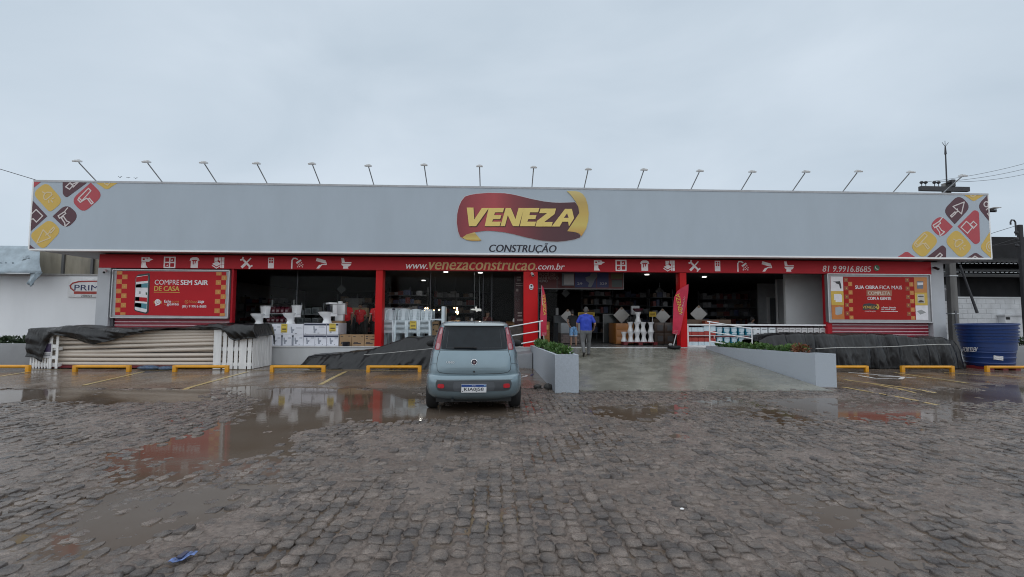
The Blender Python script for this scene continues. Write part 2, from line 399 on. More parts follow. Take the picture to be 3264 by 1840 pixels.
def np_mesh(name, V, F):
    me = bpy.data.meshes.new(name); me.vertices.add(len(V)); me.vertices.foreach_set('co', V.astype(np.float32).ravel())
    k = F.shape[1]; me.loops.add(F.size); me.loops.foreach_set('vertex_index', F.astype(np.int32).ravel())
    me.polygons.add(len(F)); me.polygons.foreach_set('loop_start', np.arange(0, F.size, k, dtype=np.int32))
    me.polygons.foreach_set('use_smooth', np.ones(len(F), bool)); me.update(calc_edges=True); me.validate(); return me
def grid_faces(nu, nv):
    i = np.arange(nv-1)[:, None]*nu+np.arange(nu-1)[None, :]
    return np.stack([i, i+1, i+1+nu, i+nu], -1).reshape(-1, 4)

tag(put(G().add([(-400,-300,-.09),(400,-300,-.09),(400,500,-.09),(-400,500,-.09)], [(0,1,2,3)]), 'ground', silt, origin=(0,0,-.09)), kind='structure')
# the cobbled yard: a bed of silt, then setts laid in courses running towards the shop
HALF = lambda y: 1.17*y+2.6
nu, nv = 620, 380
u = np.linspace(-1, 1, nu)[None, :]; yy = (1.0*(YAPRON/1.0)**np.linspace(0, 1, nv))[:, None]
X = (u*HALF(yy)); Y = yy*np.ones_like(u)
H = ground_h(X, Y)
mud = H-.0085+.010*fbm(X*16, Y*16, 3, 3)+.030*fbm(X*1.5, Y*1.5, 3, 31)+.005*fbm(X*42, Y*42, 2, 91)
yard = link('cobbled_yard', np_mesh('cobbled_yard', np.stack([X, Y, mud], -1).reshape(-1, 3), grid_faces(nu, nv)), silt); tag(yard, kind='structure')
# setts
PW, PL = .118, .118
st = []
for ci in range(-135, 136):
    xc = ci*PW; y = 1.25+rng.random()*PL
    while y < YAPRON-.06:
        L = PL*(.78+.44*rng.random())
        if abs(xc) < HALF(y)-.15: st.append((xc+rng.normal(0, .006), y+L/2, PW*(.90+.07*rng.random()), L*.94))
        y += L
st = np.array(st); sh = ground_h(st[:,0], st[:,1])+rng.normal(0, .0065, len(st))-.001
NK = 10
def sett_rings(n, sx, sy, r):
    """irregular worn block: foot, shoulder, crown edge, centre; n stones at once"""
    th = np.linspace(0, 2*PI, NK, endpoint=False)[None, :]+r.normal(0, .10, (n, NK))+.35
    c, s = np.cos(th), np.sin(th); p = 6.5
    k = (np.abs(c)**p+np.abs(s)**p)**(-1/p)*(1+r.normal(0, .045, (n, NK)))
    ux, uy = c*k*sx[:, None]/2, s*k*sy[:, None]/2
    tilt = r.normal(0, .03, (n, 2))*np.stack([1+0*sx, 1+0*sy], -1)*np.minimum(1, .16/np.maximum(sx, sy))[:, None]
    lev = lambda f, z: np.stack([ux*f, uy*f, z+(tilt[:, :1]*ux*f+tilt[:, 1:]*uy*f)*(z > -.03)+(r.normal(0, .0032, (n, NK)) if z > -.03 else 0)], -1)
    cen = np.zeros((n, 1, 3)); cen[:, 0, 2] = .0005+r.normal(0, .0025, n)
    return np.concatenate([lev(1.0, -.045), lev(1.0, -.008), lev(.93, -.001), lev(.55, .0), cen], 1)
F1 = []
for lv in range(3):
    for k in range(NK): F1.append((lv*NK+k, lv*NK+(k+1) % NK, (lv+1)*NK+(k+1) % NK, (lv+1)*NK+k))
F1 = np.array(F1); F2 = np.array([(3*NK+k, 3*NK+(k+1) % NK, 4*NK, 4*NK) for k in range(NK)])
def in_frame(x, y):
    d = np.stack([x, y, np.zeros_like(x)-CAMH], -1); w = d@CF
    return (w > .3) & (np.abs(F_PX*(d@CR)/w) < 1660) & (np.abs(920-F_PX*(d@CU)/w-920) < 960)
vis = in_frame(st[:,0], st[:,1]) & (sh > -.004)
order = np.argsort(np.where(vis, np.hypot(st[:,0], st[:,1]), 1e6))
near, rest = order[:300], order[300:]
R1 = sett_rings(len(rest), st[rest,2], st[rest,3], rng)
R1[:, :, 0] += st[rest, 0][:, None]; R1[:, :, 1] += st[rest, 1][:, None]; R1[:, :, 2] += sh[rest][:, None]
nvs = 4*NK+1; off = (np.arange(len(rest))*nvs)[:, None, None]
me = bpy.data.meshes.new('cobblestone')
quads = (F1[None]+off).reshape(-1, 4); tris = (F2[None, :, :3]+off).reshape(-1, 3)
V = R1.reshape(-1, 3)
me.vertices.add(len(V)); me.vertices.foreach_set('co', V.astype(np.float32).ravel())
lp = np.concatenate([quads.ravel(), tris.ravel()]); me.loops.add(len(lp)); me.loops.foreach_set('vertex_index', lp.astype(np.int32))
me.polygons.add(len(quads)+len(tris)); me.polygons.foreach_set('loop_start', np.concatenate([np.arange(len(quads))*4, quads.size+np.arange(len(tris))*3]).astype(np.int32))
me.polygons.foreach_set('use_smooth', np.ones(len(quads)+len(tris), bool)); me.update(calc_edges=True); me.validate(); me.set_sharp_from_angle(angle=math.radians(50))
tag(link('cobblestone', me, settm, yard), kind='stuff')
VAR = []
rv = sett_rings(24, np.ones(24), np.ones(24), rng); 
for k in range(24):
    q = rv[k].copy()
    m_ = bpy.data.meshes.new('cobblestone'); m_.from_pydata([tuple(p) for p in q], [], [tuple(f) for f in F1]+[tuple(f[:3]) for f in F2]); m_.shade_smooth(); m_.set_sharp_from_angle(angle=math.radians(50)); m_.materials.append(settm); VAR.append(m_)
for i in near:
    o = bpy.data.objects.new('cobblestone', VAR[rng.integers(24)]); COL.objects.link(o); o.parent = yard
    o.location = (st[i,0], st[i,1], sh[i]); o.scale = (st[i,2], st[i,3], 1)
# the parking apron in front of the shop
nu2, nv2 = 560, 76
Xa = np.linspace(-19, 21, nu2)[None, :]*np.ones((nv2, 1)); Ya = np.linspace(YAPRON, 15.7, nv2)[:, None]*np.ones((1, nu2))
def apron_h(x, y):
    f = np.clip((y-YAPRON)/.8, 0, 1)
    return ground_h(x, y)*(1-f)+f*(.006+ground_h(x, y)*.55+.012*fbm(x*.9, y*.9, 3, 41))
Ha = apron_h(Xa, Ya)
apron = link('parking_apron', np_mesh('parking_apron', np.stack([Xa, Ya, Ha], -1).reshape(-1, 3), grid_faces(nu2, nv2)), apronm); tag(apron, kind='structure')
# standing rain water: one level, the hollows show where it lies
tag(put(G().add([(-22,.6,0),(24,.6,0),(24,15.45,0),(-22,15.45,0)], [(0,1,2,3)]), 'puddle', waterm, origin=(0,0,0)), kind='structure')

# painted lines on the apron
linem = M('worn_yellow_paint', (.45,.34,.15), .3, var=.3, scale=9)
whitem_road = M('worn_white_paint', (.72,.72,.72), .3, var=.3, scale=9)
def painted(name, pts, w, mat):
    """a stripe that follows the apron, pts on the ground"""
    g = G(); P = [Vector(p[:2]) for p in pts]; full = []
    for a, b in zip(P[:-1], P[1:]):
        n = max(2, int((b-a).length/.15)); full += [a.lerp(b, k/n) for k in range(n)]
    full.append(P[-1]); vs = []
    for i, p in enumerate(full):
        d = (full[min(i+1, len(full)-1)]-full[max(i-1, 0)]).normalized(); nrm = Vector((-d.y, d.x))*w/2
        for s in (1, -1):
            q = p+nrm*s; z = float(apron_h(np.array([q.x]), np.array([q.y]))[0]); vs.append((q.x, q.y, z+.005))
    g.add(vs, [(2*i, 2*i+1, 2*i+3, 2*i+2) for i in range(len(full)-1)])
    return put(g, name, mat, apron)
def gl(*px): return [onZ(*p) for p in px]
for seg in [[(265,1231),(370,1207),(457,1187)], [(534,1257),(660,1222),(790,1187)], [(860,1290),(940,1258)], [(1020,1229),(1062,1206),(1102,1187)],
            [(-60,1211),(95,1187)], [(2688,1236),(2830,1262),(2990,1292)], [(2700,1215),(2900,1240),(3040,1262)], [(2850,1190),(3010,1213),(3085,1224)], [(3010,1190),(3264,1205)]]:
    painted('parking_line', gl(*seg), .10, linem)
painted('parking_line', [(onZ(60,1183).x, 13.75), (onZ(1300,1183).x, 13.75)], .08, linem)
for seg in [[(2690,1212),(2770,1225)], [(2760,1222),(2900,1250)], [(2850,1238),(2960,1262)]]: painted('hatch_line', gl(*seg), .09, linem)
for seg in [[(2705,1190),(2830,1199)], [(2740,1199),(2790,1208),(2870,1210),(2880,1204),(2800,1200)], [(2830,1199),(2920,1207)]]: painted('accessible_symbol', gl(*seg), .10, whitem_road)
painted('accessible_symbol', gl((1656,1206),(1676,1202),(1680,1199),(1662,1197)), .06, whitem_road)
painted('accessible_symbol', gl((1692,1200),(1700,1194)), .05, M('blue_road_paint', (.03,.05,.16), .35))

# ================================================================== THE SHOP
FY, SY, PF = 14.80, 15.50, .58          # fascia plane, shopfront plane, platform level
FX0, FX1, FZ0, FZ1 = -14.4315, 16.4048, 3.5586, 5.7742
BX0, BX1, BZ0, BZ1 = -12.839, 14.929, 3.107, 3.545
fasciam = M('light_grey_panel', (.39,.45,.51), .45, var=.045, scale=1.3, bump=.05, bscale=140, streak=.35, rvar=.05)
whitet = M('white_trim', (.82,.82,.82), .4, var=.03)
redband = M('red_print', (.44,.012,.022), .5, spec=.25, var=.06, scale=2)
redpaint = M('red_paint', (.54,.004,.007), .5, spec=.25, var=.06, scale=2)
greycol = M('grey_wall_paint', (.45,.465,.49), .7, var=.06, scale=1.4, bump=.12, bscale=90)
greysof = M('soffit_grey', (.42,.42,.43), .7, var=.04)
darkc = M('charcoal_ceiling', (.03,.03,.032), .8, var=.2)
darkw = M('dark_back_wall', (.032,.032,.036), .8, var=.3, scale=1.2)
tilefl = M('polished_shop_floor', (.2,.2,.2), .25, var=.1, scale=2)
shop = thing('shop_building', 'long low building supplies shop with wide grey fascia and red sign band', 'shop', (.99, 15.5, 0))
gf = G().box(FX0, FX1, FY, FY+.22, FZ0+.05, FZ1-.06)
fascia = put(gf, 'fascia', fasciam, shop)
put(G().box(FX0-.004, FX1+.004, FY-.012, FY+.225, FZ0, FZ0+.05), 'edge_trim', whitet, fascia)
put(G().box(FX0-.004, FX1+.004, FY-.012, FY+.225, FZ1-.06, FZ1), 'edge_trim', M('grey_cap', (.42,.43,.45), .5), fascia)
for x in (FX0, FX1): put(G().box(x-.03, x+.012, FY-.012, FY+.225, FZ0+.05, FZ1-.06), 'edge_trim', whitet, fascia)
put(G().box(FX0+.02, FX1-.02, FY+.22, SY+.02, FZ0+.03, FZ0+.09), 'soffit', greysof, shop)
# side overhang wings of the canopy, roof slab
put(G().box(FX0+.02, BX0, SY+.02, 20, FZ0+.03, FZ0+.09), 'soffit', greysof, shop)
put(G().box(BX1+.45, FX1-.02, SY+.02, 20, FZ0+.03, FZ0+.09), 'soffit', greysof, shop)
put(G().box(FX0+.02, FX1-.02, FY+.22, 32, FZ0+.24, FZ0+.34), 'roof', M('roof_sheet', (.3,.3,.3), .6), shop)
for x in (FX0+.02, FX1-.1): put(G().box(x, x+.08, FY+.225, 31.9, FZ0+.345, FZ1-.1), 'parapet', greycol, shop)
band = put(G().box(BX0, BX1, SY-.06, SY+.16, BZ0, BZ1-.002), 'sign_band', redband, shop)
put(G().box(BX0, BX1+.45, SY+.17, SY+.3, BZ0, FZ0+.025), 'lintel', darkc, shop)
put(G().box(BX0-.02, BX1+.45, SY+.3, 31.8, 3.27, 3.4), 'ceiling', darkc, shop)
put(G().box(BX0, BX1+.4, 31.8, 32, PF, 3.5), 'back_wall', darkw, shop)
put(G().box(BX0-.14, BX0-.002, SY+.55, 32, 0, FZ0+.02), 'side_wall', greycol, shop)
put(G().box(BX1+.3, BX1+.45, SY+.55, 32, 0, FZ0+.02), 'side_wall', greycol, shop)
put(G().box(BX0, BX1+.3, SY+.02, 31.8, 0.0, PF), 'floor_slab', tilefl, shop)
# plinth and corner columns
plx0, plx1 = XY(860,1105,SY), XY(1690,1105,SY)
put(G().box(BX0+.45, plx1, SY-.06, SY+.015, 0.0, PF-.005), 'plinth', M('plinth_plaster', (.50,.51,.52), .6, var=.12, scale=1.1, streak=.25, bump=.1), shop)
put(G().box(BX0+.45, plx1, SY-.085, SY+.3, PF-.005, PF+.02), 'plinth_cap', M('pale_sill', (.62,.62,.62), .35), shop)
put(G().box(6.9, BX1-.02, SY-.06, SY+.015, 0.0, PF-.005), 'plinth', MATS['plinth_plaster'], shop)
put(G().box(6.9, BX1-.02, SY-.085, SY+.3, PF-.005, PF+.02), 'plinth_cap', MATS['pale_sill'], shop)
lc0, lc1 = XY(312,950,SY), XY(358,950,SY)
put(G().box(BX0-.03, BX0+.37, SY-.05, SY+.55, 0, BZ0-.003), 'corner_column', greycol, shop)
put(G().box(BX1-.02, BX1+.44, SY-.05, SY+.55, 0, BZ1-.02), 'corner_column', greycol, shop)
put(G().box(BX0+.375, BX0+.45, SY+.05, SY+.3, 0, BZ0-.003), 'joint_strip', M('dark_joint', (.1,.1,.11), .6), shop)
def redcol(p0, p1, y0=SY-.02, y1=SY+.34, z0=PF+.021, m=redpaint, name='red_column'):
    x0, x1 = XY(p0, 990, SY), XY(p1, 990, SY); return put(G().box(x0, x1, y0, y1, z0, BZ0-.003), name, m, shop, bevel=.006)
redcol(1196,1218); redcol(1669,1714, z0=PF-.3); redcol(2168,2189)
redcol(733,739.5, y0=SY+.0, y1=SY+.2, name='red_jamb', m=redband); redcol(2636,2651, y0=SY+.0, y1=SY+.2, name='red_jamb', m=redband)
# roller shutter below the boards: ribbed slats, red with pale ridges
slr = M('shutter_red', (.26,.012,.03), .4); slw = M('shutter_pale', (.62,.42,.45), .4)
for (pa, pb) in ((357, 733), (2642, 2967)):
    x0, x1 = XY(pa,1040,SY), min(XY(pb,1040,SY), BX1-.03)
    sh_ = put(G().box(x0, x1, SY+.12, SY+.16, PF+.02, BZ0-.004), 'roller_shutter', slr, shop)
    n = 22
    for k in range(n):
        z = PF+.03+k*.111
        if z+.11 > 2.0: break
        put(G().box(x0+.01, x1-.01, SY+.085, SY+.118, z, z+.072), 'shutter_slat', slr, sh_, bevel=.012)
        put(G().box(x0+.01, x1-.01, SY+.07, SY+.117, z+.075, z+.108), 'shutter_ridge', slw, sh_, bevel=.008)
# shop glass, set back behind the platform
glassm = glass_mat('shop_glass', (.95,.96,.96), 1.13)
alum = M('dark_aluminium', (.10,.10,.11), .4, metal=.6)
GY = 16.75
def pane(pa, pb, Y=GY, z0=PF+.01, z1=3.265):
    x0, x1 = XY(pa, 950, Y), XY(pb, 950, Y)
    put(G().box(x0+.006, x1-.006, Y, Y+.01, z0+.02, z1-.03), 'glass_pane', glassm, shop)
    for x in (x0,): put(G().box(x-.012, x+.005, Y-.02, Y+.03, z0, z1), 'glazing_bar', alum, shop)
for a, b in ((745,947),(947,1203),(1219,1372),(1372,1540),(1540,1568),(1568,1668)): pane(a, b)
pane(1716,1776,17.0); pane(1776,1900,17.0, z0=2.55)
# partition behind the right bay: white wall, return, door
whw = M('white_plaster', (.86,.87,.88), .75, var=.04, scale=1.5, bump=.08)
put(G().box(XY(2504,950,17.3), XY(2640,950,17.3)+.35, 17.3, 17.42, PF, 3.26), 'partition_wall', whw, shop)
put(G().box(XY(2477,950,19.5), XY(2506,950,19.5)+.6, 19.5, 19.62, PF, 3.26), 'partition_wall', whw, shop)
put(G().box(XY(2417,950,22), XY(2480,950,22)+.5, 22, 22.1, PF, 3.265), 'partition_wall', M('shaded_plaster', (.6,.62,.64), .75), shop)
dx0, dx1 = XY(2452,950,21.95), XY(2472,950,21.95)
put(G().box(dx0, dx1, 21.93, 21.995, PF+.01, 2.55), 'inner_door', M('grey_door', (.2,.21,.23), .5), shop)
put(G().box(dx0-.12, dx0-.005, 21.9, 21.995, PF+.01, 2.6), 'door_frame', whw, shop)
put(G().cyl((XY(2477,950,19.4), 19.4, PF), (XY(2477,950,19.4), 19.4, 3.2), .035), 'corner_trim', whw, shop)
# interior ceiling lights, lit
lampm = M('lit_downlight', (.9,.9,.9), .4, emit=(1,.97,.92), estr=3)
for (px, py, Y) in ((1189,868.5,17.0),(1350,897,21.5),(1421,869,17.4),(1531,871,17.6),(2062,875,17.8),(2245,881,18.6)):
    p = onY(px, py, Y); cl_ = put(G().lathe([(.085,0),(.085,.02),(.06,.028)], (p.x, Y, 3.235), 14), 'ceiling_light', lampm, shop)
    al = bpy.data.lights.new('ceiling_lamp', 'AREA'); al.shape = 'DISK'; al.size = .16; al.energy = 7 if px < 2000 else 1.5; al.color = (1, .96, .9); ao = bpy.data.objects.new('ceiling_lamp', al); COL.objects.link(ao); ao.location = (p.x, Y, 3.225)

# ---- printed marks on the fascia
def fpoly(px, Y): return [(p.x, p.z) for p in (onY(a, b, Y) for a, b in px)]
def z1(x, y): return (x*.31832, 480+y*.31832)
def z4(x, y): return (2560+x*.31683, 440+y*.31683)
def z5(x, y): return (1300+x*.27174, 580+y*.27174)
def clipx(P, a, b, c, d): return [(min(max(x, a), b), min(max(z, c), d)) for x, z in P]
yel = M('print_yellow', (.60,.40,.075), .45, var=.03); mar = M('print_maroon', (.075,.018,.03), .45, var=.04); redt = M('print_red', (.42,.045,.06), .45, var=.03)
pale = M('print_pale', (.62,.57,.56), .45, var=.03); cream = M('print_cream', (.62,.50,.30), .45, var=.03)
fx = lambda P: clipx(P, FX0+.0, FX1-.03, FZ0+.052, FZ1-.062)
def ftile(conv, pts, mat, r): put(G().prismY(fx(roundpoly(fpoly([conv(*p) for p in pts], FY), r)), FY-.006, FY+.002), 'sign_tile', mat, fascia)
for pts, mat, r in [
 ([(465,312),(638,510),(500,622),(325,430)], yel, [.22,.3,.12,.22]), ([(630,302),(875,302),(668,475),(630,440)], mar, [0,0,.2,.2]),
 ([(910,318),(1035,450),(835,630),(710,500)], redt, [.0,.24,.24,.24]), ([(962,300),(1180,300),(1070,412)], yel, [0,0,.3]),
 ([(528,660),(668,530),(798,655),(665,792)], mar, [0,.3,.28,.3]), ([(318,500),(474,658),(290,812)], mar, [0,0,0]),
 ([(495,685),(622,800),(430,1000),(290,850)], yel, [.2,.24,.2,.2]), ([(330,297),(412,297),(330,375)], redt, [0,0,0]), ([(280,940),(352,996),(280,996)], mar, [0,0,0])]: ftile(z1, pts, mat, r)
for pts, mat, r in [
 ([(1565,568),(1690,690),(1525,868),(1402,735)], mar, [.26,.26,0,.26]), ([(1378,772),(1505,893),(1385,1014),(1264,885)], redt, [.26,0,.26,.26]),
 ([(1553,890),(1722,722),(1768,745),(1778,1050),(1730,1075)], redt, [0,.16,.16,.16,.16]), ([(1240,915),(1370,1030),(1205,1220),(1070,1095)], yel, [.24]*4),
 ([(1540,908),(1710,1095),(1590,1222),(1418,1040)], yel, [.24]*4), ([(950,1222),(1040,1125),(1130,1222)], redt, [0,.2,0]),
 ([(1245,1222),(1398,1075),(1437,1105),(1438,1222)], mar, [0,.22,.2,0]), ([(1650,1225),(1735,1138),(1818,1225)], mar, [0,.2,0]),
 ([(1618,550),(1815,550),(1715,655)], yel, [0,0,.2]), ([(1862,566),(1880,835),(1742,690)], mar, [0,0,.3]), ([(1900,950),(1905,1225),(1768,1100)], yel, [0,0,.2])]: ftile(z4, pts, mat, r)
def icon(conv, lines, mat, w=.034):
    g = G()
    for pts, cl in lines: stroke(g, fx(fpoly([conv(*p) for p in pts], FY)), w, FY-.011, FY-.005, cl)
    put(g, 'sign_icon', mat, fascia)
def arc(cx, cy, r, a0, a1, n=10, ry=None): return [(cx+r*math.cos(math.radians(a0+(a1-a0)*k/n)), cy+(ry or r)*math.sin(math.radians(a0+(a1-a0)*k/n))) for k in range(n+1)]
lampI = lambda ox, oy: [([(ox-58,oy-50),(ox-30,oy-32)],0), ([(ox+30,oy-40)]+arc(ox,oy,46,-60,-215,9)+[(ox-20,oy+28),(ox+36,oy-20)],1), ([(ox+40,oy+20),(ox+58,oy+12)],0), ([(ox+28,oy+36),(ox+44,oy+54)],0), ([(ox+4,oy+38),(ox+6,oy+58)],0)]
rollI = lambda ox, oy: [([(ox+20,oy-105),(ox+45,oy-80),(ox-45,oy+20),(ox-75,oy-10)],1), ([(ox-75,oy-10),(ox-85,oy+10),(ox-60,oy+35),(ox,oy-5),(ox+15,oy+5)],0), ([(ox+15,oy+5),(ox+30,oy-5),(ox+68,oy+40),(ox+50,oy+52)],1)]
drillI = lambda ox, oy: [([(ox+30,oy-80),(ox,oy-42)],0), ([(ox,oy-42),(ox-65,oy),(ox-50,oy+25),(ox+10,oy-22)],1), ([(ox-35,oy+18),(ox,oy+70),(ox+5,oy+105),(ox+50,oy+65),(ox+20,oy+52),(ox-12,oy+5)],1)]
trowI = lambda ox, oy, s=1: [([(ox-20*s,oy-60*s),(ox-85*s,oy+75*s),(ox+55*s,oy+20*s)],1), ([(ox+5*s,oy-5*s),(ox+45*s,oy-35*s)],0), ([(ox+45*s,oy-45*s),(ox+85*s,oy-85*s),(ox+95*s,oy-70*s),(ox+58*s,oy-28*s)],1)]
tileI = lambda ox, oy: [([(ox-65,oy+5),(ox-10,oy-55),(ox+55,oy),(ox,oy+65)],1), ([(ox+25,oy-20),(ox+60,oy-55),(ox+95,oy-22),(ox+60,oy+15)],1)]
icon(z1, lampI(487,465), cream); icon(z1, rollI(868,485), pale); icon(z1, drillI(650,655), pale); icon(z1, trowI(455,855), cream)
icon(z1, [([(315,640),(365,592),(430,655),(368,718),(335,685),(315,690)],0)], pale); icon(z1, [([(660,365),(705,325),(735,350),(700,390)],1), ([(715,345),(775,305)],0), ([(735,368),(785,320)],0)], pale)
icon(z1, [([(1052,312),(1052,335),(1078,350),(1102,325)],0)], cream)
icon(z4, drillI(1370,880), pale); icon(z4, rollI(1200,1065), cream); icon(z4, lampI(1570,1070), cream); icon(z4, tileI(1650,895), pale)
icon(z4, [([(x*1.0, y*1.0) for x, y in ((1505,690),(1618,645),(1590,765))],1), ([(1548,715),(1555,740),(1525,755)],0), ([(1525,745),(1480,785),(1492,797),(1532,760)],1)], pale)
icon(z4, [([(1330,1212),(1375,1160),(1398,1180),(1372,1212)],0)], pale); icon(z4, [([(1705,1212),(1725,1190),(1750,1212)],0)], pale)
icon(z4, [([(1690,555),(1680,585),(1705,595),(1732,562)],0)], cream); icon(z4, [(arc(1840,668,24,0,330,9,26),0), ([(1838,725),(1860,705)],0), ([(1850,760),(1870,780)],0)], pale); icon(z4, [(arc(1880,1095,40,100,280,9,50),0), (arc(1880,1095,18,100,280,6,24),0)], cream)
# ---- the ribbon emblem
E5 = lambda pts: fpoly([z5(*p) for p in pts], FY)
rib = [(670,175),(730,155),(800,142),(950,130),(1130,135),(1220,148),(1300,165),(1450,203),(1600,232),(1700,243),(1780,246),(1870,244),(1962,240),(1995,290),(2010,365),(1870,580),(1930,588),(1985,602),(2022,628),(2026,650),(1960,675),(1850,694),(1760,702),(1680,700),(1560,688),(1400,655),(1230,612),(1130,592),(1050,582),(970,575),(900,575),(785,592),(740,640),(650,668),(612,642),(590,580),(575,480),(580,380),(600,290),(630,225)]
put(G().prismY(E5([(x+(x-1340)*.006, y+(y-410)*.012) for x, y in rib]), FY-.012, FY+.002), 'emblem_outline', pale, fascia)
ramp_mat('emblem_ribbon_ink', 0, [(0,(.20,.02,.03)), (.12,(.30,.035,.045)), (.3,(.40,.05,.06)), (.45,(.22,.028,.035)), (.7,(.085,.018,.024)), (1,(.06,.014,.022))])
put(G().prismY(E5(rib), FY-.018, FY+.002), 'emblem_ribbon', MATS['emblem_ribbon_ink'], fascia)
ramp_mat('emblem_gold_ink', 2, [(0,(.50,.24,.05)), (.25,(.60,.47,.12)), (.5,(.55,.38,.09)), (.75,(.48,.33,.09)), (1,(.62,.50,.2))])
put(G().prismY(E5([(1865,110),(1960,110),(2010,120),(2050,145),(2085,195),(2108,270),(2120,370),(2114,460),(2090,550),(2035,640),(2008,608),(1960,590),(1868,580),(2010,368),(2000,300),(1965,230),(1915,160)]), FY-.024, FY+.002), 'emblem_fold', MATS['emblem_gold_ink'], fascia)
put(G().prismY(E5([(640,655),(690,618),(785,592),(810,628),(862,688),(820,694),(760,694),(690,684)]), FY-.0235, FY+.002), 'emblem_fold', MATS['emblem_gold_ink'], fascia)
gold = M('letter_gold', (.74,.56,.16), .4, var=.05, scale=1.5); goldd = M('letter_shadow', (.08,.015,.015), .5)
def LE(dx): return [(948+dx,310),(1130+dx,310),(1115+dx,360),(1022+dx,360),(1012+dx,393),(1096+dx,393),(1082+dx,440),(1000+dx,440),(988+dx,470),(1090+dx,470),(1076+dx,522),(902+dx,522)]
LET = [[(692,305),(770,305),(780,445),(868,310),(950,310),(800,522),(718,522)], LE(0),
       [(1148,310),(1208,310),(1262,440),(1298,310),(1362,310),(1302,522),(1232,522),(1172,395),(1138,522),(1086,522)], LE(412),
       [(1556,316),(1738,316),(1718,382),(1598,474),(1698,474),(1684,526),(1496,526),(1512,462),(1632,370),(1540,370)],
       [(1842,320),(1922,320),(1948,430),(1888,524),(1878,470),(1812,470),(1778,526),(1686,526)]]
for L in LET:
    if L is LET[5]: L1 = [(1842,320),(1922,320),(1948,430),(1888,524),(1878,470),(1812,470),(1778,526),(1686,526)]
    cx = sum(p[0] for p in L)/len(L)
    put(G().prismY(E5([(x+9+(x-cx)*.03, y+7+(y-415)*.03) for x, y in L]), FY-.0225 if L is not LET[5] else FY-.0222, FY+.002), 'letter_shadow', goldd, fascia)
    put(G().prismY(E5(L), FY-.034, FY+.002), 'letter', gold, fascia)
put(G().prismY(E5([(1866,372),(1884,424),(1828,424)]), FY-.036, FY-.03), 'letter_counter', mar, fascia)
navy = M('print_navy_black', (.008,.008,.02), .45)
a = onY(*z5(955,835), FY); b = onY(*z5(1742,722), FY)
put(text_g('CONSTRUÇÃO', a.x, b.x, onY(*z5(1340,846), FY).z, onY(*z5(1340,718), FY).z, FY-.004, mat_bold=.018, shear=.22), 'lettering', navy, fascia)

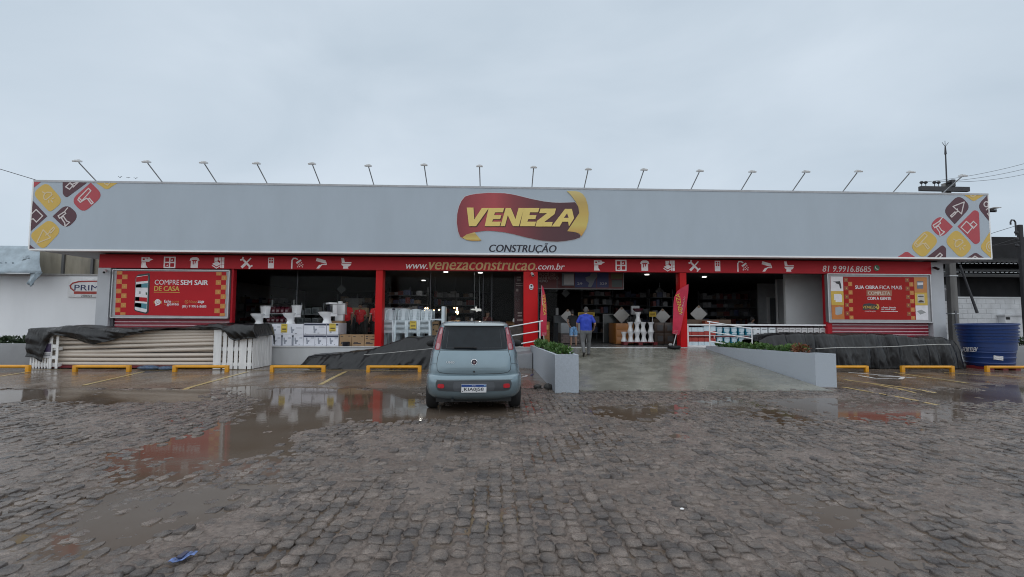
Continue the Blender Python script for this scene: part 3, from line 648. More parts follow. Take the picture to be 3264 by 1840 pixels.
# ---- red sign band: pictograms and lettering
BY = SY-.06
bp_ = M('band_pale', (.88,.80,.81), .45); tan = M('band_tan', (.60,.36,.15), .45)
def bicons(px, cx_list, yc0, yc1):
    pass
def pict(kind, cx, cy):
    """a pictogram about 34 px tall, centred at a spot of the band"""
    c = onY(cx, cy, BY); s = BY/F_PX*1.0
    q = lambda x, y: (c.x+x*s, c.z-y*s)
    g = G(); P = lambda pts, f=BY-.005: g.prismY([q(*p) for p in pts], f, BY+.001)
    S = lambda pts, w, cl=False, f=BY-.005: stroke(g, [q(*p) for p in pts], w*s, f, BY+.001, cl)
    if kind == 'drill':
        P([(-16,-16),(8,-16),(10,-12),(20,-10),(10,-5),(8,-2),(-16,-2)]); P([(-15,0),(-2,0),(-2,8),(4,17),(-16,17)])
    elif kind == 'window':
        S([(-16,-16),(16,-16),(16,16),(-16,16)], 4, True); S([(0,-15),(0,15)], 4); S([(-15,0),(15,0)], 4, f=BY-.0054); P([(4,-8),(9,-10),(9,-5),(5,-5)]); P([(-10,10),(-5,7),(-5,11)])
    elif kind == 'towel':
        P([(-15,-6),(-12,-14),(-6,-17),(6,-17),(12,-14),(15,-6),(11,-6),(11,17),(-11,17),(-11,-6)])
    elif kind == 'tiles':
        P([(2,-17),(18,-17),(18,17),(6,17),(6,-5),(2,-7)]); P([(-18,4),(-4,-5),(8,4),(-5,12)], BY-.006); S([(-18,9),(-5,17),(8,9)], 3, f=BY-.0065); P([(-12,-16),(0,-16),(0,-8),(-12,-2)])
    elif kind == 'tools':
        S([(-12,-12),(13,13)], 6); S([(13,-14),(2,-2)], 4, f=BY-.0056); S([(-2,3),(-12,13)], 8, f=BY-.0057); S([(-17,-9),(-12,-11),(-10,-17)], 5); S([(10,17),(13,12),(18,9)], 5)
    elif kind == 'door':
        P([(-9,-17),(9,-17),(9,17),(-9,17)])
    elif kind == 'shower':
        S([(-16,17),(-16,-8),(-12,-15),(-5,-15),(1,-12)], 4); P([(-4,-2),(10,-12),(14,-8),(0,3)])
        for x, y in ((4,6),(9,3),(14,-1),(8,11),(13,8),(18,5),(2,12),(17,12)): P([(x-1.5,y-1.5),(x+1.5,y-1.5),(x+1.5,y+1.5),(x-1.5,y+1.5)])
    elif kind == 'roller':
        P([(-14,-17),(14,-9),(12,1),(-17,-7)]); S([(14,-4),(16,4),(3,4),(-2,7)], 3); P([(-6,5),(2,7),(-6,17),(-15,17)])
    elif kind == 'toilet':
        P([(-16,-17),(-8,-17),(-5,-4),(16,-4),(16,-1),(-14,-1)]); P([(-16,1),(16,1),(12,8),(5,11),(7,17),(-10,17),(-9,9),(-14,6)])
    o = put(g, 'pictogram', bp_, band)
    dk = []
    if kind == 'door': dk = [[(-6,-14),(-1,-14),(-1,-8),(-6,-8)], [(1,-14),(6,-14),(6,-8),(1,-8)], [(-6,-6),(-1,-6),(-1,0),(-6,0)], [(1,-6),(6,-6),(6,0),(1,0)]]
    if kind == 'drill': dk = [[(-12,-12),(-6,-12),(-6,-7),(-12,-7)], [(-3,-15),(-1,-15),(-1,-10),(-3,-10)], [(2,-15),(4,-15),(4,-10),(2,-10)]]
    if kind == 'towel': dk = [[(-8,-8),(8,-8),(8,-5),(4,-5),(4,2),(1,4),(1,-4),(-2,-4),(-2,6),(-5,6),(-5,-5),(-8,-5)]]
    if kind == 'tiles': dk = [[(9,-17),(10,-17),(10,17),(9,17)], [(2,-6),(18,-6),(18,-5),(2,-5)], [(7,6),(18,6),(18,7),(7,7)]]
    if dk:
        g2 = G()
        for d in dk: g2.prismY([q(*p) for p in d], BY-.0075, BY-.002)
        put(g2, 'pictogram_cutout', redband, band)
KND = ['drill','window','towel','tiles','tools','door','shower','roller','toilet']
for k, x in zip(KND, (467.5,541,620,696,785,864,947,1024,1104)): pict(k, x, 836.5+(x-467)*.0052)
for k, x in zip(KND, (1909,1979.5,2055,2133,2213,2287,2367,2444,2515)): pict(k, x, 846+(x-1909)*.0065)
put(text_px('www.', 1294,1363,843,857.5, BY, .005, mat_bold=.012, shear=.25), 'lettering', bp_, band)
put(text_px('venezaconstrucao', 1367,1706,834,860, BY, .005, mat_bold=.02, shear=.25), 'lettering', tan, band)
put(text_px('.com.br', 1708,1800,840.5,859.5, BY, .005, mat_bold=.012, shear=.25), 'lettering', bp_, band)
put(text_px('81 9.9916.8685', 2622,2776,848.5,866.5, BY, .005, mat_bold=.012, shear=.2), 'lettering', M('band_grey', (.72,.64,.63), .45), band)
c = onY(2794,854.5,BY); put(G().prismY([(c.x+.104*math.cos(k*PI/12), c.z+.104*math.sin(k*PI/12)) for k in range(24)], BY-.006, BY), 'phone_badge', M('badge_green', (.03,.14,.05), .4), band)
g = G(); stroke(g, [(c.x-.045,c.z+.04),(c.x-.035,c.z-.005),(c.x,c.z-.04),(c.x+.045,c.z-.045)], .03, BY-.010, BY-.004); put(g, 'phone_symbol', bp_, band)
# ================================================================== ROOF EDGE AND SURROUNDINGS
alu = M('galvanised', (.42,.43,.44), .4, metal=.7, var=.1); lampw = M('lamp_housing', (.6,.6,.6), .4, metal=.3)
heads = [(193,406),(366,408),(510,410),(644,412),(784,413),(928,418),(1067,416),(1206,419),(1339,422),(1481,427),(1618,428),(1763,431),(1896,433),(2028,433),(2162,432),(2291,434),(2420,443)]
bases = [243,409,546,673,806,941,1075,1208,1338,1469,1603,1737,1863,1992,2118,2244,2369]
for k, ((hx, hy), bx) in enumerate(zip(heads, bases)):
    b = onY(bx*1.2671, 590, FY+.1); hz = ZY(hx*1.2671, hy*1.2671, FY-.62); x = b.x
    t = thing('floodlight', '%s floodlight from the left on a thin arm along the top edge of the fascia' % ORD[k] if k < 16 else 'last floodlight at the right end of the fascia, in front of the pole crossarm', 'floodlight', (x, FY+.1, FZ1), 0, 'floodlights along the fascia top')
    put(G().cyl((x, FY+.1, FZ1), (x, FY-.56, hz-.02), .018, n=8), 'arm', alu, t)
    put(G().box(x-.05, x+.05, FY+.05, FY+.15, FZ1, FZ1+.02), 'foot_plate', alu, t)
    tilt = .25
    g = G().box(-.10, .10, -.09, .05, -.022, .022); g.box(-.07, .07, -.04, .03, .022, .042); g.xf(Matrix.Translation((x, FY-.6, hz+.01)) @ Matrix.Rotation(tilt, 4, 'X'))
    h = put(g, 'lamp_head', lampw, t, bevel=.008)
    g = G().box(-.088, .088, -.082, .042, -.028, -.021); g.xf(Matrix.Translation((x, FY-.6, hz+.01)) @ Matrix.Rotation(tilt, 4, 'X')); put(g, 'lamp_glass', M('lamp_glass', (.7,.72,.74), .15), h)
    put(G().tube([(x-.04, FY-.6, hz+.03), (x-.03, FY-.58, hz+.065), (x+.03, FY-.58, hz+.065), (x+.04, FY-.6, hz+.03)], .008, 6), 'bracket', alu, t)
# cameras on the shop
camw = M('camera_white', (.6,.6,.6), .4); camb = M('camera_black', (.015,.015,.018), .3)
def cctv(p, d, label, mat=camw):
    t = thing('security_camera', label, 'camera', p)
    p = Vector(p); q = p+Vector((0,-.08,-.02)); e = q+Vector(d).normalized()*.16
    put(G().cyl(p, q, .02, n=8), 'bracket', mat, t); put(G().cyl(q-Vector(d).normalized()*.02, e, .042, .045, n=12), 'housing', mat, t, smooth=40)
    put(G().cyl(e, e+Vector(d).normalized()*.012, .034, n=12), 'lens', camb, t)
p = onY(343, 862, SY-.05); cctv(p, (.5,-1,-.5), 'small white camera on the left grey corner column')
p = onY(1695, 871, SY-.03); cctv(p, (.2,-1,-.6), 'white camera at the top of the wide red column')
p = onY(2973, 853, SY-.05); cctv(p, (-.2,-1,-.4), 'small dark camera on the right grey corner column', camb)
p = onY(3155, 672, FY+.1); t = thing('security_camera', 'dark camera under a small hood on the right end of the fascia', 'camera', (FX1, FY+.1, p.z))
put(G().cyl((FX1+.012, FY+.1, p.z), (FX1+.1, FY+.05, p.z), .025, n=8), 'bracket', camb, t); put(G().cyl((FX1+.06, FY+.08, p.z-.01), (FX1+.14, FY-.1, p.z-.05), .05, n=10), 'housing', camb, t); put(G().box(FX1+.03, FX1+.28, FY-.15, FY+.12, p.z+.05, p.z+.065), 'hood', camw, t)
# emblem disc on the wide red column
c = onY(1693.5, 915, SY-.04)
t = thing('wall_badge', 'white oval badge on the wide red column', 'badge', (c.x, SY-.02, c.z))
put(G().prismY([(c.x+.072*math.cos(k*PI/14), c.z+.10*math.sin(k*PI/14)) for k in range(28)], SY-.034, SY-.021), 'disc', M('badge_white', (.65,.65,.67), .4), t)
put(G().prismY([(c.x+.035*math.cos(k*PI/8)+.005, c.z+.04+.035*math.sin(k*PI/8)) for k in range(16)], SY-.038, SY-.033), 'mark', camb, t)
put(G().prismY([(c.x-.045, c.z-.045),(c.x+.045, c.z-.045),(c.x+.03, c.z-.075),(c.x-.03, c.z-.075)], SY-.038, SY-.033), 'mark', camb, t)

# ---- right: utility pole, mast, far pole, wires
conc = M('weathered_concrete', (.16,.155,.15), .85, var=.35, scale=3, streak=.15, bump=.3, bscale=40); darkst = M('dark_iron', (.03,.03,.035), .6, var=.2)
PY_ = 16.9
px_ = XY(3038, 1000, PY_); ztop = ZY(3038, 585, PY_)
t = thing('utility_pole', 'concrete utility pole behind the right end of the shop with dark crossarm', 'pole', (px_, PY_, 0))
put(G().loft([[(px_-w/2, PY_-.09, z), (px_+w/2, PY_-.09, z), (px_+w/2, PY_+.09, z), (px_-w/2, PY_+.09, z)] for w, z in ((.30,-.05),(.28,2),(.25,4),(.22,ztop))]), 'pole', conc, t, bevel=.02)
put(G().box(px_-.035, px_+.035, PY_-.115, PY_-.088, 1.2, 1.9), 'slot_plate', MATS['dark_joint'], t)
a, b = onY(2930, 602, PY_-.2), onY(3085, 605, PY_-.2)
ca = put(G().bar((a.x, PY_-.22, a.z), (b.x, PY_-.22, b.z), .12, .17), 'crossarm', darkst, t)
put(G().box(px_-.07, px_+.07, PY_-.30, PY_-.09, ztop-.2, ztop+.06), 'clamp', darkst, t)
ins = []
for k, ix in enumerate((2938, 2951, 2979, 2992, 3023, 3037)):
    q = onY(ix, 592, PY_-.22); g = G().cyl((q.x, PY_-.22, q.z-.02), (q.x, PY_-.22, q.z+.07), .012, n=6); g.ball((q.x, PY_-.22, q.z+.12), .065, .065, .055, 10, 6); put(g, 'insulator', darkst, ca, smooth=40); ins.append(q)
for k, z in enumerate((ZY(3038,880,PY_), ZY(3038,1000,PY_))): put(G().box(px_-.165, px_+.165, PY_-.11, PY_+.11, z-.02, z+.02), 'strap', alu, t)
MY = 17.6; mx_ = XY(3016, 615, MY); mz = ZY(3018, 457, MY)
t = thing('antenna_mast', 'thin lightning mast with a forked tip rising behind the fascia', 'mast', (mx_, MY, 3.9))
put(G().cyl((mx_, MY, 3.9), (mx_+.06, MY, mz-.45), .035, .022, n=8), 'mast', MATS['dark_iron'], t)
put(G().cyl((mx_+.06, MY, mz-.45), (mx_+.065, MY, mz-.12), .04, .02, n=8), 'sleeve', darkst, t)
g = G()
for dx in (-.12, 0, .14): g.cyl((mx_+.065, MY, mz-.14), (mx_+.065+dx, MY, mz+(.03 if dx else .1)), .009, n=6)
put(g, 'tip_fork', darkst, t)
def cable(label, pts, r=.012, mat=darkst, sag=0.0):
    a, b = Vector(pts[0]), Vector(pts[-1]); P = [a.lerp(b, k/14)-Vector((0,0,sag*4*(k/14)*(1-k/14))) for k in range(15)]
    tag(put(G().tube(P, r, 5), 'cable', mat), label, 'cable', 'overhead cables')
for k, (q, e, w) in enumerate(((ins[1], (3300,512), 'highest'), (ins[3], (3300,530), 'middle'), (ins[5], (3300,548), 'lowest'))):
    cable('%s of the three wires running right from the crossarm' % w, [(q.x, PY_-.22, q.z+.14), onY(e[0], e[1], 17.5)], .007, sag=.1)
cable('single wire meeting the left top corner of the fascia', [onY(-60, 521, 15.0), (FX0+.05, FY+.1, FZ1)], .01)
FPY = 17.6; fx0 = XY(3241, 800, FPY); fpz = ZY(3250, 717, FPY)
t = thing('power_pole', 'dark pole with insulators cut by the right edge of the photo', 'pole', (fx0+.16, FPY, 0))
put(G().box(fx0+.10, fx0+.26, FPY-.06, FPY+.06, -.05, fpz), 'pole', M('dark_pole', (.02,.02,.023), .8, var=.3), t, bevel=.02)
put(G().tube([(fx0-.1, FPY-.1, fpz-.45), (fx0-.1, FPY-.1, fpz+.08), (fx0-.15, FPY-.1, fpz+.16), (fx0-.25, FPY-.1, fpz+.17), (fx0-.3, FPY-.1, fpz+.08), (fx0-.3, FPY-.1, fpz-.02)], .028, 7), 'conduit_hook', darkst, t)
for k in range(3): put(G().lathe([(.03,0),(.06,.03),(.06,.09),(.03,.12)], (fx0-.09, FPY-.1, fpz-.38-k*.26), 8), 'insulator', darkst, t)
cable('upper wire from behind the fascia to the far right pole', [onY(3120, 757, 17.4), (fx0-.05, FPY-.1, fpz-.05)], .009); cable('lower wire from behind the fascia to the far right pole', [onY(3120, 797, 17.4), (fx0-.05, FPY-.1, fpz-.55)], .009)
cable('thin slack wire low over the dark shed roof', [onY(3120, 775, 17.3), onY(3252, 769, 17.4)], .008, sag=.12)

# ---- right neighbour: dark shed over a pale block wall
SHY = 19.0
shx0, shx1 = XY(2960, 900, SHY), XY(3264, 900, SHY)+9
zt = ZY(3200, 790, SHY)+.25; zw = ZY(3100, 951, 18.2)
t = thing('open_shed', 'dark open shed with corrugated roof edges at the right', 'shed', ((shx0+shx1)/2, SHY, 0))
netm = M('black_netting', (.012,.012,.014), .9, var=.4, scale=2); corr = M('aged_fibre_cement', (.012,.012,.013), .95, var=.35, scale=2)
put(G().box(shx0, shx1, SHY+.5, SHY+.6, zw-.4, ZY(3200, 872, SHY)), 'netting', netm, t)
def corrugated(x0, x1, y0, y1, z0, z1, n, amp=.035):
    g = G(); m = n*6
    vs = []
    for j in (0, 1):
        for k in range(m+1):
            x = x0+(x1-x0)*k/m; vs.append((x, (y0, y1)[j], (z0, z1)[j]+amp*math.sin(2*PI*k/6)))
    for j in (0, 1):
        for k in range(m+1):
            x = x0+(x1-x0)*k/m; vs.append((x, (y0, y1)[j], (z0, z1)[j]+amp*math.sin(2*PI*k/6)-.012))
    M1 = m+1; g.add(vs, [(k, k+1, M1+k+1, M1+k) for k in range(m)]+[(2*M1+k, 3*M1+k, 3*M1+k+1, 2*M1+k+1) for k in range(m)]+[(k, 2*M1+k, 2*M1+k+1, k+1) for k in range(m)]); return g
zr1, zr2 = ZY(3150, 866, SHY-.6), ZY(3150, 842, SHY-.2)
put(corrugated(shx0, shx1, SHY-.6, SHY+1.2, zr1, zr1+.42, 60), 'roof_sheet', corr, t, smooth=60)
put(corrugated(shx0+.3, shx1, SHY-.1, SHY+5, zr2+.08, zt+.5, 60), 'roof_sheet', corr, t, smooth=60)
put(G().box(shx0, shx1, SHY-.58, SHY-.5, zr1-.22, zr1-.1), 'purlin', M('purlin_grey', (.03,.03,.03), .7), t)
gap = M('pale_dash', (.42,.44,.46), .5)
for (z_, y_, x_) in ((zr1-.045, SHY-.62, shx0), (zr2+.02, SHY-.13, shx0+.4)):
    g = G()
    n = int((shx1-x_)/.19)
    for k in range(n): g.box(x_+k*.19+.02, x_+k*.19+.13, y_-.01, y_, z_, z_+.026)
    put(g, 'edge_dash', gap, t)  # row of pale dashes along each roof edge
put(G().box(shx0, shx1, SHY+1.25, SHY+1.35, zr1+.1, zt+.45), 'gap_filler', netm, t)  # added dark board, keeps bright sky from showing between the two roofs
for x in (shx0+1.6, shx0+4.6): put(G().box(x-.06, x+.06, SHY+.3, SHY+.42, 0, zr1+.1), 'post', darkst, t)
BWY = 18.2; bx0 = XY(2975, 1000, BWY)
wallm = M('whitewashed_block', (.52,.53,.545), .8, var=.14, scale=2.2, bump=.25, bscale=30); mort = M('mortar_grey', (.46,.47,.48), .9)
t = thing('block_wall', 'whitewashed block wall under the dark shed', 'wall', ((bx0+shx1)/2, BWY, 0))
put(G().box(bx0, shx1, BWY-.012, BWY+.16, 0, zw-.005), 'wall_core', mort, t)
bl = G().box(-.193, .193, -.02, .02, -.090, .090).mesh('block', .006, seg=1); bl.materials.append(wallm)
row = 0; z = .1; cnt = 0
while z+.09 < zw+.01:
    x = bx0+.2+(.2 if row % 2 else 0)
    while x < min(shx1-.2, XY(3264, 1000, BWY)+1.0):
        o = bpy.data.objects.new('block', bl); COL.objects.link(o); o.parent = t; o.location = wm(t).inverted() @ Vector((x, BWY+random.uniform(-.003,.003), z)); cnt += 1; x += .4
    z += .2; row += 1
xr = XY(3264, 1000, BWY)+1.0
put(G().box(xr+.1, shx1, BWY-.01, BWY+.01, 0, zw-.02), 'plain_wall', wallm, t)
put(G().box(bx0, shx1, BWY-.03, BWY+.18, zw-.004, zw+.06), 'coping', wallm, t)
a, b = onY(3195, 1003, BWY-.2), onY(3258, 1100, BWY-.2)
t = thing('meter_box', 'white meter box with a dark window beside the water tanks', 'meter box', ((a.x+b.x)/2, BWY-.1, b.z))
put(G().box(a.x, b.x, BWY-.3, BWY-.03, .0, a.z-.05), 'cabinet', M('meter_white', (.6,.61,.63), .6), t, bevel=.01); put(G().box(a.x-.05, b.x+.05, BWY-.34, BWY-.02, a.z-.05, a.z), 'lid', MATS['meter_white'], t)
c = onY(3212, 1015, BWY-.3); put(G().box(c.x-.08, c.x+.08, BWY-.312, BWY-.298, c.z-.05, c.z+.05), 'window', camb, t)
a, b = onY(2990, 908, 17.9), onY(3028, 960, 17.9)
t = thing('dark_sign', 'dark grey sign board half hidden between the shop corner and the pole', 'sign', ((a.x+b.x)/2, 17.9, b.z))
put(G().box(a.x-.3, b.x, 17.9, 17.95, b.z, a.z), 'board', M('sign_dark_grey', (.09,.09,.10), .6), t)
put(text_px('NTO', 3003, 3016, 920, 925, 17.9, .004), 'lettering', whitet, t); put(text_px('Q', 3001, 3008, 934, 943, 17.9, .004), 'lettering', whitet, t)
tag(put(G().cyl(onY(3060,845,17.4), onY(3115,998,17.0), .035, .05, n=8), 'stay_rod', MATS['dark_iron']), 'dark slanting rod hanging before the block wall', 'rod')

# ---- left neighbour: white wall with torn grey awning, old roof lights, half hidden sign
LWY = 18.0
lx0, lx1 = XY(0, 950, LWY)-8, BX0-.2
zl = ZY(150, 878, LWY)
paintw = M('white_rendered_wall', (.82,.83,.85), .75, var=.05, scale=.9, bump=.08, streak=.3)
t = thing('neighbour_building', 'white rendered building left of the shop with dirty roof lights above', 'building', ((lx0+lx1)/2, LWY, 0))
put(G().box(lx0, lx1, LWY, LWY+.25, 0, zl), 'wall', paintw, t)
put(G().box(lx0, lx1, LWY-.06, LWY+.27, zl+.003, zl+.06), 'ledge', M('stained_ledge', (.35,.34,.33), .8, var=.3), t)
zr = ZY(180, 796, LWY+.2); fib = M('dirty_fibreglass', (.30,.27,.21), .5, var=.5, scale=1.6, streak=.25)
for k, (pa, pb) in enumerate(((118,203),(206,296),(299,345))):
    x0, x1 = XY(pa,840,LWY+.1), XY(pb,840,LWY+.1); put(G().box(x0+.02, x1-.02, LWY+.10, LWY+.13, zl+.063, zr+.3), 'roof_light', fib, t)
    put(G().box(x1-.03, x1+.06, LWY+.03, LWY+.2, zl+.063, zr+.3), 'mullion', M('dark_mullion', (.12,.12,.12), .7), t)
put(G().box(lx0, lx1+.1, LWY+.05, LWY+.18, zr+.02, zr+.09), 'upper_rail', MATS['dark_mullion'], t)
put(G().box(lx0, lx1, LWY+.3, LWY+8, zl, zl+.2), 'roof', corr, t)
put(G().add([(lx1-1.2, LWY-.005, zl-.02),(lx1, LWY-.005, zl-.02),(lx1, LWY-.005, zl-.62),(lx1-.45, LWY-.005, zl-.42)], [(3,2,1,0)]), 'grey_patch', M('patch_grey', (.3,.31,.33), .8, var=.2), t)  # grey patch in the upper right corner of the wall
# awning of torn sheeting
AWY = 17.1; awm = M('blue_grey_sheeting', (.33,.40,.45), .55, var=.22, scale=3.5, bump=.3, bscale=12)
t = thing('torn_awning', 'torn blue grey sheet awning on the white building with a hanging flap', 'awning', (XY(60, 880, AWY), AWY, 3))
def sheet(pts_top, pts_bot, Yf, depth, nx=24, ny=8, wr=.03):
    g = G(); vs = []
    for j in range(ny+1):
        for k in range(nx+1):
            s, r = k/nx, j/ny
            def samp(P):
                f = s*(len(P)-1); i = min(int(f), len(P)-2); return Vector(P[i]).lerp(Vector(P[i+1]), f-i)
            p = samp(pts_top).lerp(samp(pts_bot), r); q = onY(p.x, p.y, Yf)
            vs.append((q.x, Yf+depth*(1-r)+wr*math.sin(9*s+5*r*r)+wr*.6*math.sin(23*s+2*r), q.z))
    n1 = nx+1; g.add(vs, [(j*n1+k, j*n1+k+1, (j+1)*n1+k+1, (j+1)*n1+k) for j in range(ny) for k in range(nx)]); return g
def solid(o, th=.006):
    m = o.modifiers.new('solid', 'SOLIDIFY'); m.thickness = th; return o
solid(put(sheet([(-300,775),(84,778)], [(-300,873),(132,872)], AWY, .5), 'sheet', awm, t, smooth=50))
solid(put(sheet([(95,868),(132,868)], [(86,904),(98,915),(104,908)], AWY-.02, .05, 8, 8), 'torn_flap', awm, t, smooth=50))
solid(put(sheet([(72,818),(92,812)], [(70,832),(95,824)], AWY-.06, .03, 6, 4, .02), 'torn_edge', awm, t, smooth=50))
put(text_px('STRU', -60, 45, 836, 858, AWY+.2, .02, mat_bold=.02), 'faded_lettering', M('faded_print', (.2,.25,.29), .6), t)
put(G().bar((lx0, AWY, ZY(0,873,AWY)), (XY(96,873,AWY), AWY, ZY(96,872,AWY)), .04, .04), 'awning_rail', alu, t)
# half hidden sign
SGY = LWY-.05; a, b = onY(219, 893, SGY), onY(345, 948, SGY)
t = thing('wall_sign', 'white sign reading PRIM in navy under a red arc, cut off by the grey column', 'sign', ((a.x+b.x)/2, LWY, b.z))
put(G().box(a.x, b.x+.2, SGY-.02, LWY-.003, b.z, a.z+.12), 'panel', M('sign_white', (.72,.72,.73), .45), t, bevel=.006)
put(text_px('PRIM', 237, 316, 909, 926, SGY-.02, .004, mat_bold=.004, shear=.0), 'lettering', M('sign_navy', (.015,.02,.10), .45), t)
g = G(); stroke(g, [(q.x, q.z) for q in (onY(*p, SGY-.02) for p in ((236,927),(226,919),(224,911),(232,903),(252,898),(285,897),(330,897)))], .05, SGY-.026, SGY-.019); put(g, 'red_arc', M('sign_red', (.35,.03,.02), .45), t)
a2, b2 = onY(236, 929, SGY-.02), onY(340, 938, SGY-.02); put(G().box(a2.x, b2.x, SGY-.024, SGY-.019, b2.z, a2.z), 'red_bar', MATS['sign_red'], t)
put(text_px('2109224', 259, 293, 940, 947, SGY-.02, .004, mat_bold=.01), 'lettering', camb, t)
# low grey wall and far bushes at the left
GWY = 14.9; gz = ZY(50, 1096, GWY); gx0, gx1 = XY(0,1100,GWY)-6, XY(100,1100,GWY)
tag(put(G().box(gx0, gx1+.3, GWY, GWY+.2, 0, gz), 'low_wall', M('grey_render', (.27,.275,.285), .8, var=.1, scale=2, bump=.2), bevel=.01), 'low grey wall at the left edge behind the pipe rack', 'wall')
rwx0, rwx1 = XY(3190,1140,15.2), XY(3264,1140,15.2)+7
tag(put(G().box(rwx0-.6, rwx1, 15.2, 15.4, 0, ZY(3230,1104,15.2)), 'low_wall', MATS['grey_render'], bevel=.01), 'low dark grey wall behind the blue water tanks', 'wall')
leafd = M('dark_leaf', (.028,.05,.02), .6, var=.4, scale=9); leafm = M('mid_leaf', (.055,.125,.025), .5, var=.45, scale=14); leafl = M('light_leaf', (.11,.18,.05), .5, var=.4, scale=14); leafr = M('reddish_leaf', (.17,.06,.025), .5, var=.4, scale=14); stemm = M('plant_stem', (.08,.07,.04), .8)
def leaves(n, rx, ry, rz, size, seed, cz=0.0, up=.5):
    r = random.Random(seed); g = G()
    for _ in range(n):
        while True:
            p = Vector((r.uniform(-1,1), r.uniform(-1,1), r.uniform(-1,1)))
            if .25 < p.length < 1: break
        if r.random() < .3: p *= r.uniform(.5, 1.12)
        c = Vector((p.x*rx, p.y*ry, cz+p.z*rz)); d = (p+Vector((0,0,up))+Vector((r.gauss(0,.4), r.gauss(0,.4), r.gauss(0,.3)))).normalized()
        s = d.cross(Vector((r.gauss(0,1), r.gauss(0,1), r.gauss(0,1)))).normalized(); L = size*r.uniform(.6,1.3); w = L*.33; nn = d.cross(s)
        g.add([c, c+d*L*.5+s*w+nn*L*.05, c+d*L-nn*L*.08, c+d*L*.5-s*w+nn*L*.05], [(0,1,2),(0,2,3)])
    return g
for k, px in enumerate((-10, 20, 46, 78, 96)):
    q = onY(px, 1092, 17.0); z = .55
    t = thing('far_bush', ('dark low bush at the very left edge of the photo','small dark bush second from the left edge','dark bush above the middle of the low grey wall','wide dark bush near the end of the low wall','dark bush touching the tarpaulin at the left')[k], 'bush', (q.x, 17.0, 0), 0, 'bushes behind the low wall')
    put(leaves(140, .3, .3, .22, .13, 50+k, z), 'foliage', leafd, t, local=True); put(G().cyl((0,0,0), (0,0,z), .03, .02, 6), 'stem', stemm, t, local=True)
q = onY(3253, 1090, 15.6); t = thing('far_bush', 'bush showing past the right side of the blue tanks', 'bush', (q.x+.2, 15.7, 0), 0, 'bushes behind the low wall')
put(leaves(200, .45, .3, .3, .14, 60, .62), 'foliage', leafd, t, local=True); put(G().cyl((0,0,0), (0,0,.6), .03, .02, 6), 'stem', stemm, t, local=True)
birdm = M('bird_dark', (.09,.09,.10), .8)
for k, (px, py) in enumerate(((382,566),(408,567),(432,569))):
    q = onY(px, py, 60); g = G(); g.ball((0,0,0), .06, .2, .05, 8, 6)
    s = (.25,.1,.2)[k]
    for d in (-1, 1): g.add([(0,-.08,0),(d*.28,-.02,s),(d*.5,.06,s*.6),(d*.25,.12,s*.7),(0,.1,0)], [(0,1,2,3,4)])
    g.xf(Matrix.Translation(q) @ Matrix.Scale(.6, 4)); tag(put(g, 'bird', birdm, smooth=40), ('leftmost','middle','rightmost')[k]+' of the three tiny birds in the sky above the fascia', 'bird', 'birds in the sky')

# ================================================================== RAMPS, PLANTERS, RAILS
rampm = M('wet_ramp_concrete', (.215,.21,.18), .24, var=.2, scale=2.2, bump=.15, bscale=60, rvar=.14, streak=1.0)
RY0, RY1 = 10.0, 15.42
rx0 = 1.70; rxa, rxb = 7.28, 6.92
g = G(); n = 10; vs = []
for j in range(n+1):
    y = RY0+(RY1-RY0)*j/n; z = (PF-.012)*(j/n)**1.02+.012
    vs += [(rx0, y, z), (rxa+(rxb-rxa)*j/n, y, z), (rxa+(rxb-rxa)*j/n, y, -.08), (rx0, y, -.08)]
g.add(vs, [(4*j+a, 4*j+b, 4*(j+1)+b, 4*(j+1)+a) for j in range(n) for a, b in ((0,1),(1,2),(2,3),(3,0))]+[(3,2,1,0),(4*n,4*n+1,4*n+2,4*n+3)])
tag(put(g, 'entrance_ramp', rampm, origin=(4.3, 10, 0)), kind='structure')
lip = G(); L = []
for k in range(40):
    x = rx0+(rxa-rx0)*k/39; L.append((x, RY0-.05-.06*(fbm(np.array([x*1.3]), np.array([3.]), 3)[0]+.3)))
lip.prismZ(L+[(rxa, RY0+.05), (rx0, RY0+.05)], -.05, .022); tag(put(lip, 'ramp_lip', rampm), kind='structure')
tag(put(G().box(1.75, rxb, RY1+.003, SY+.018, 0, PF+.012), 'threshold', MATS['pale_sill'], bevel=.008), kind='structure')
plm = M('planter_paint', (.40,.44,.49), .75, var=.12, scale=38, bump=.6, bscale=120); soil = M('planter_soil', (.05,.04,.03), .9, var=.4)
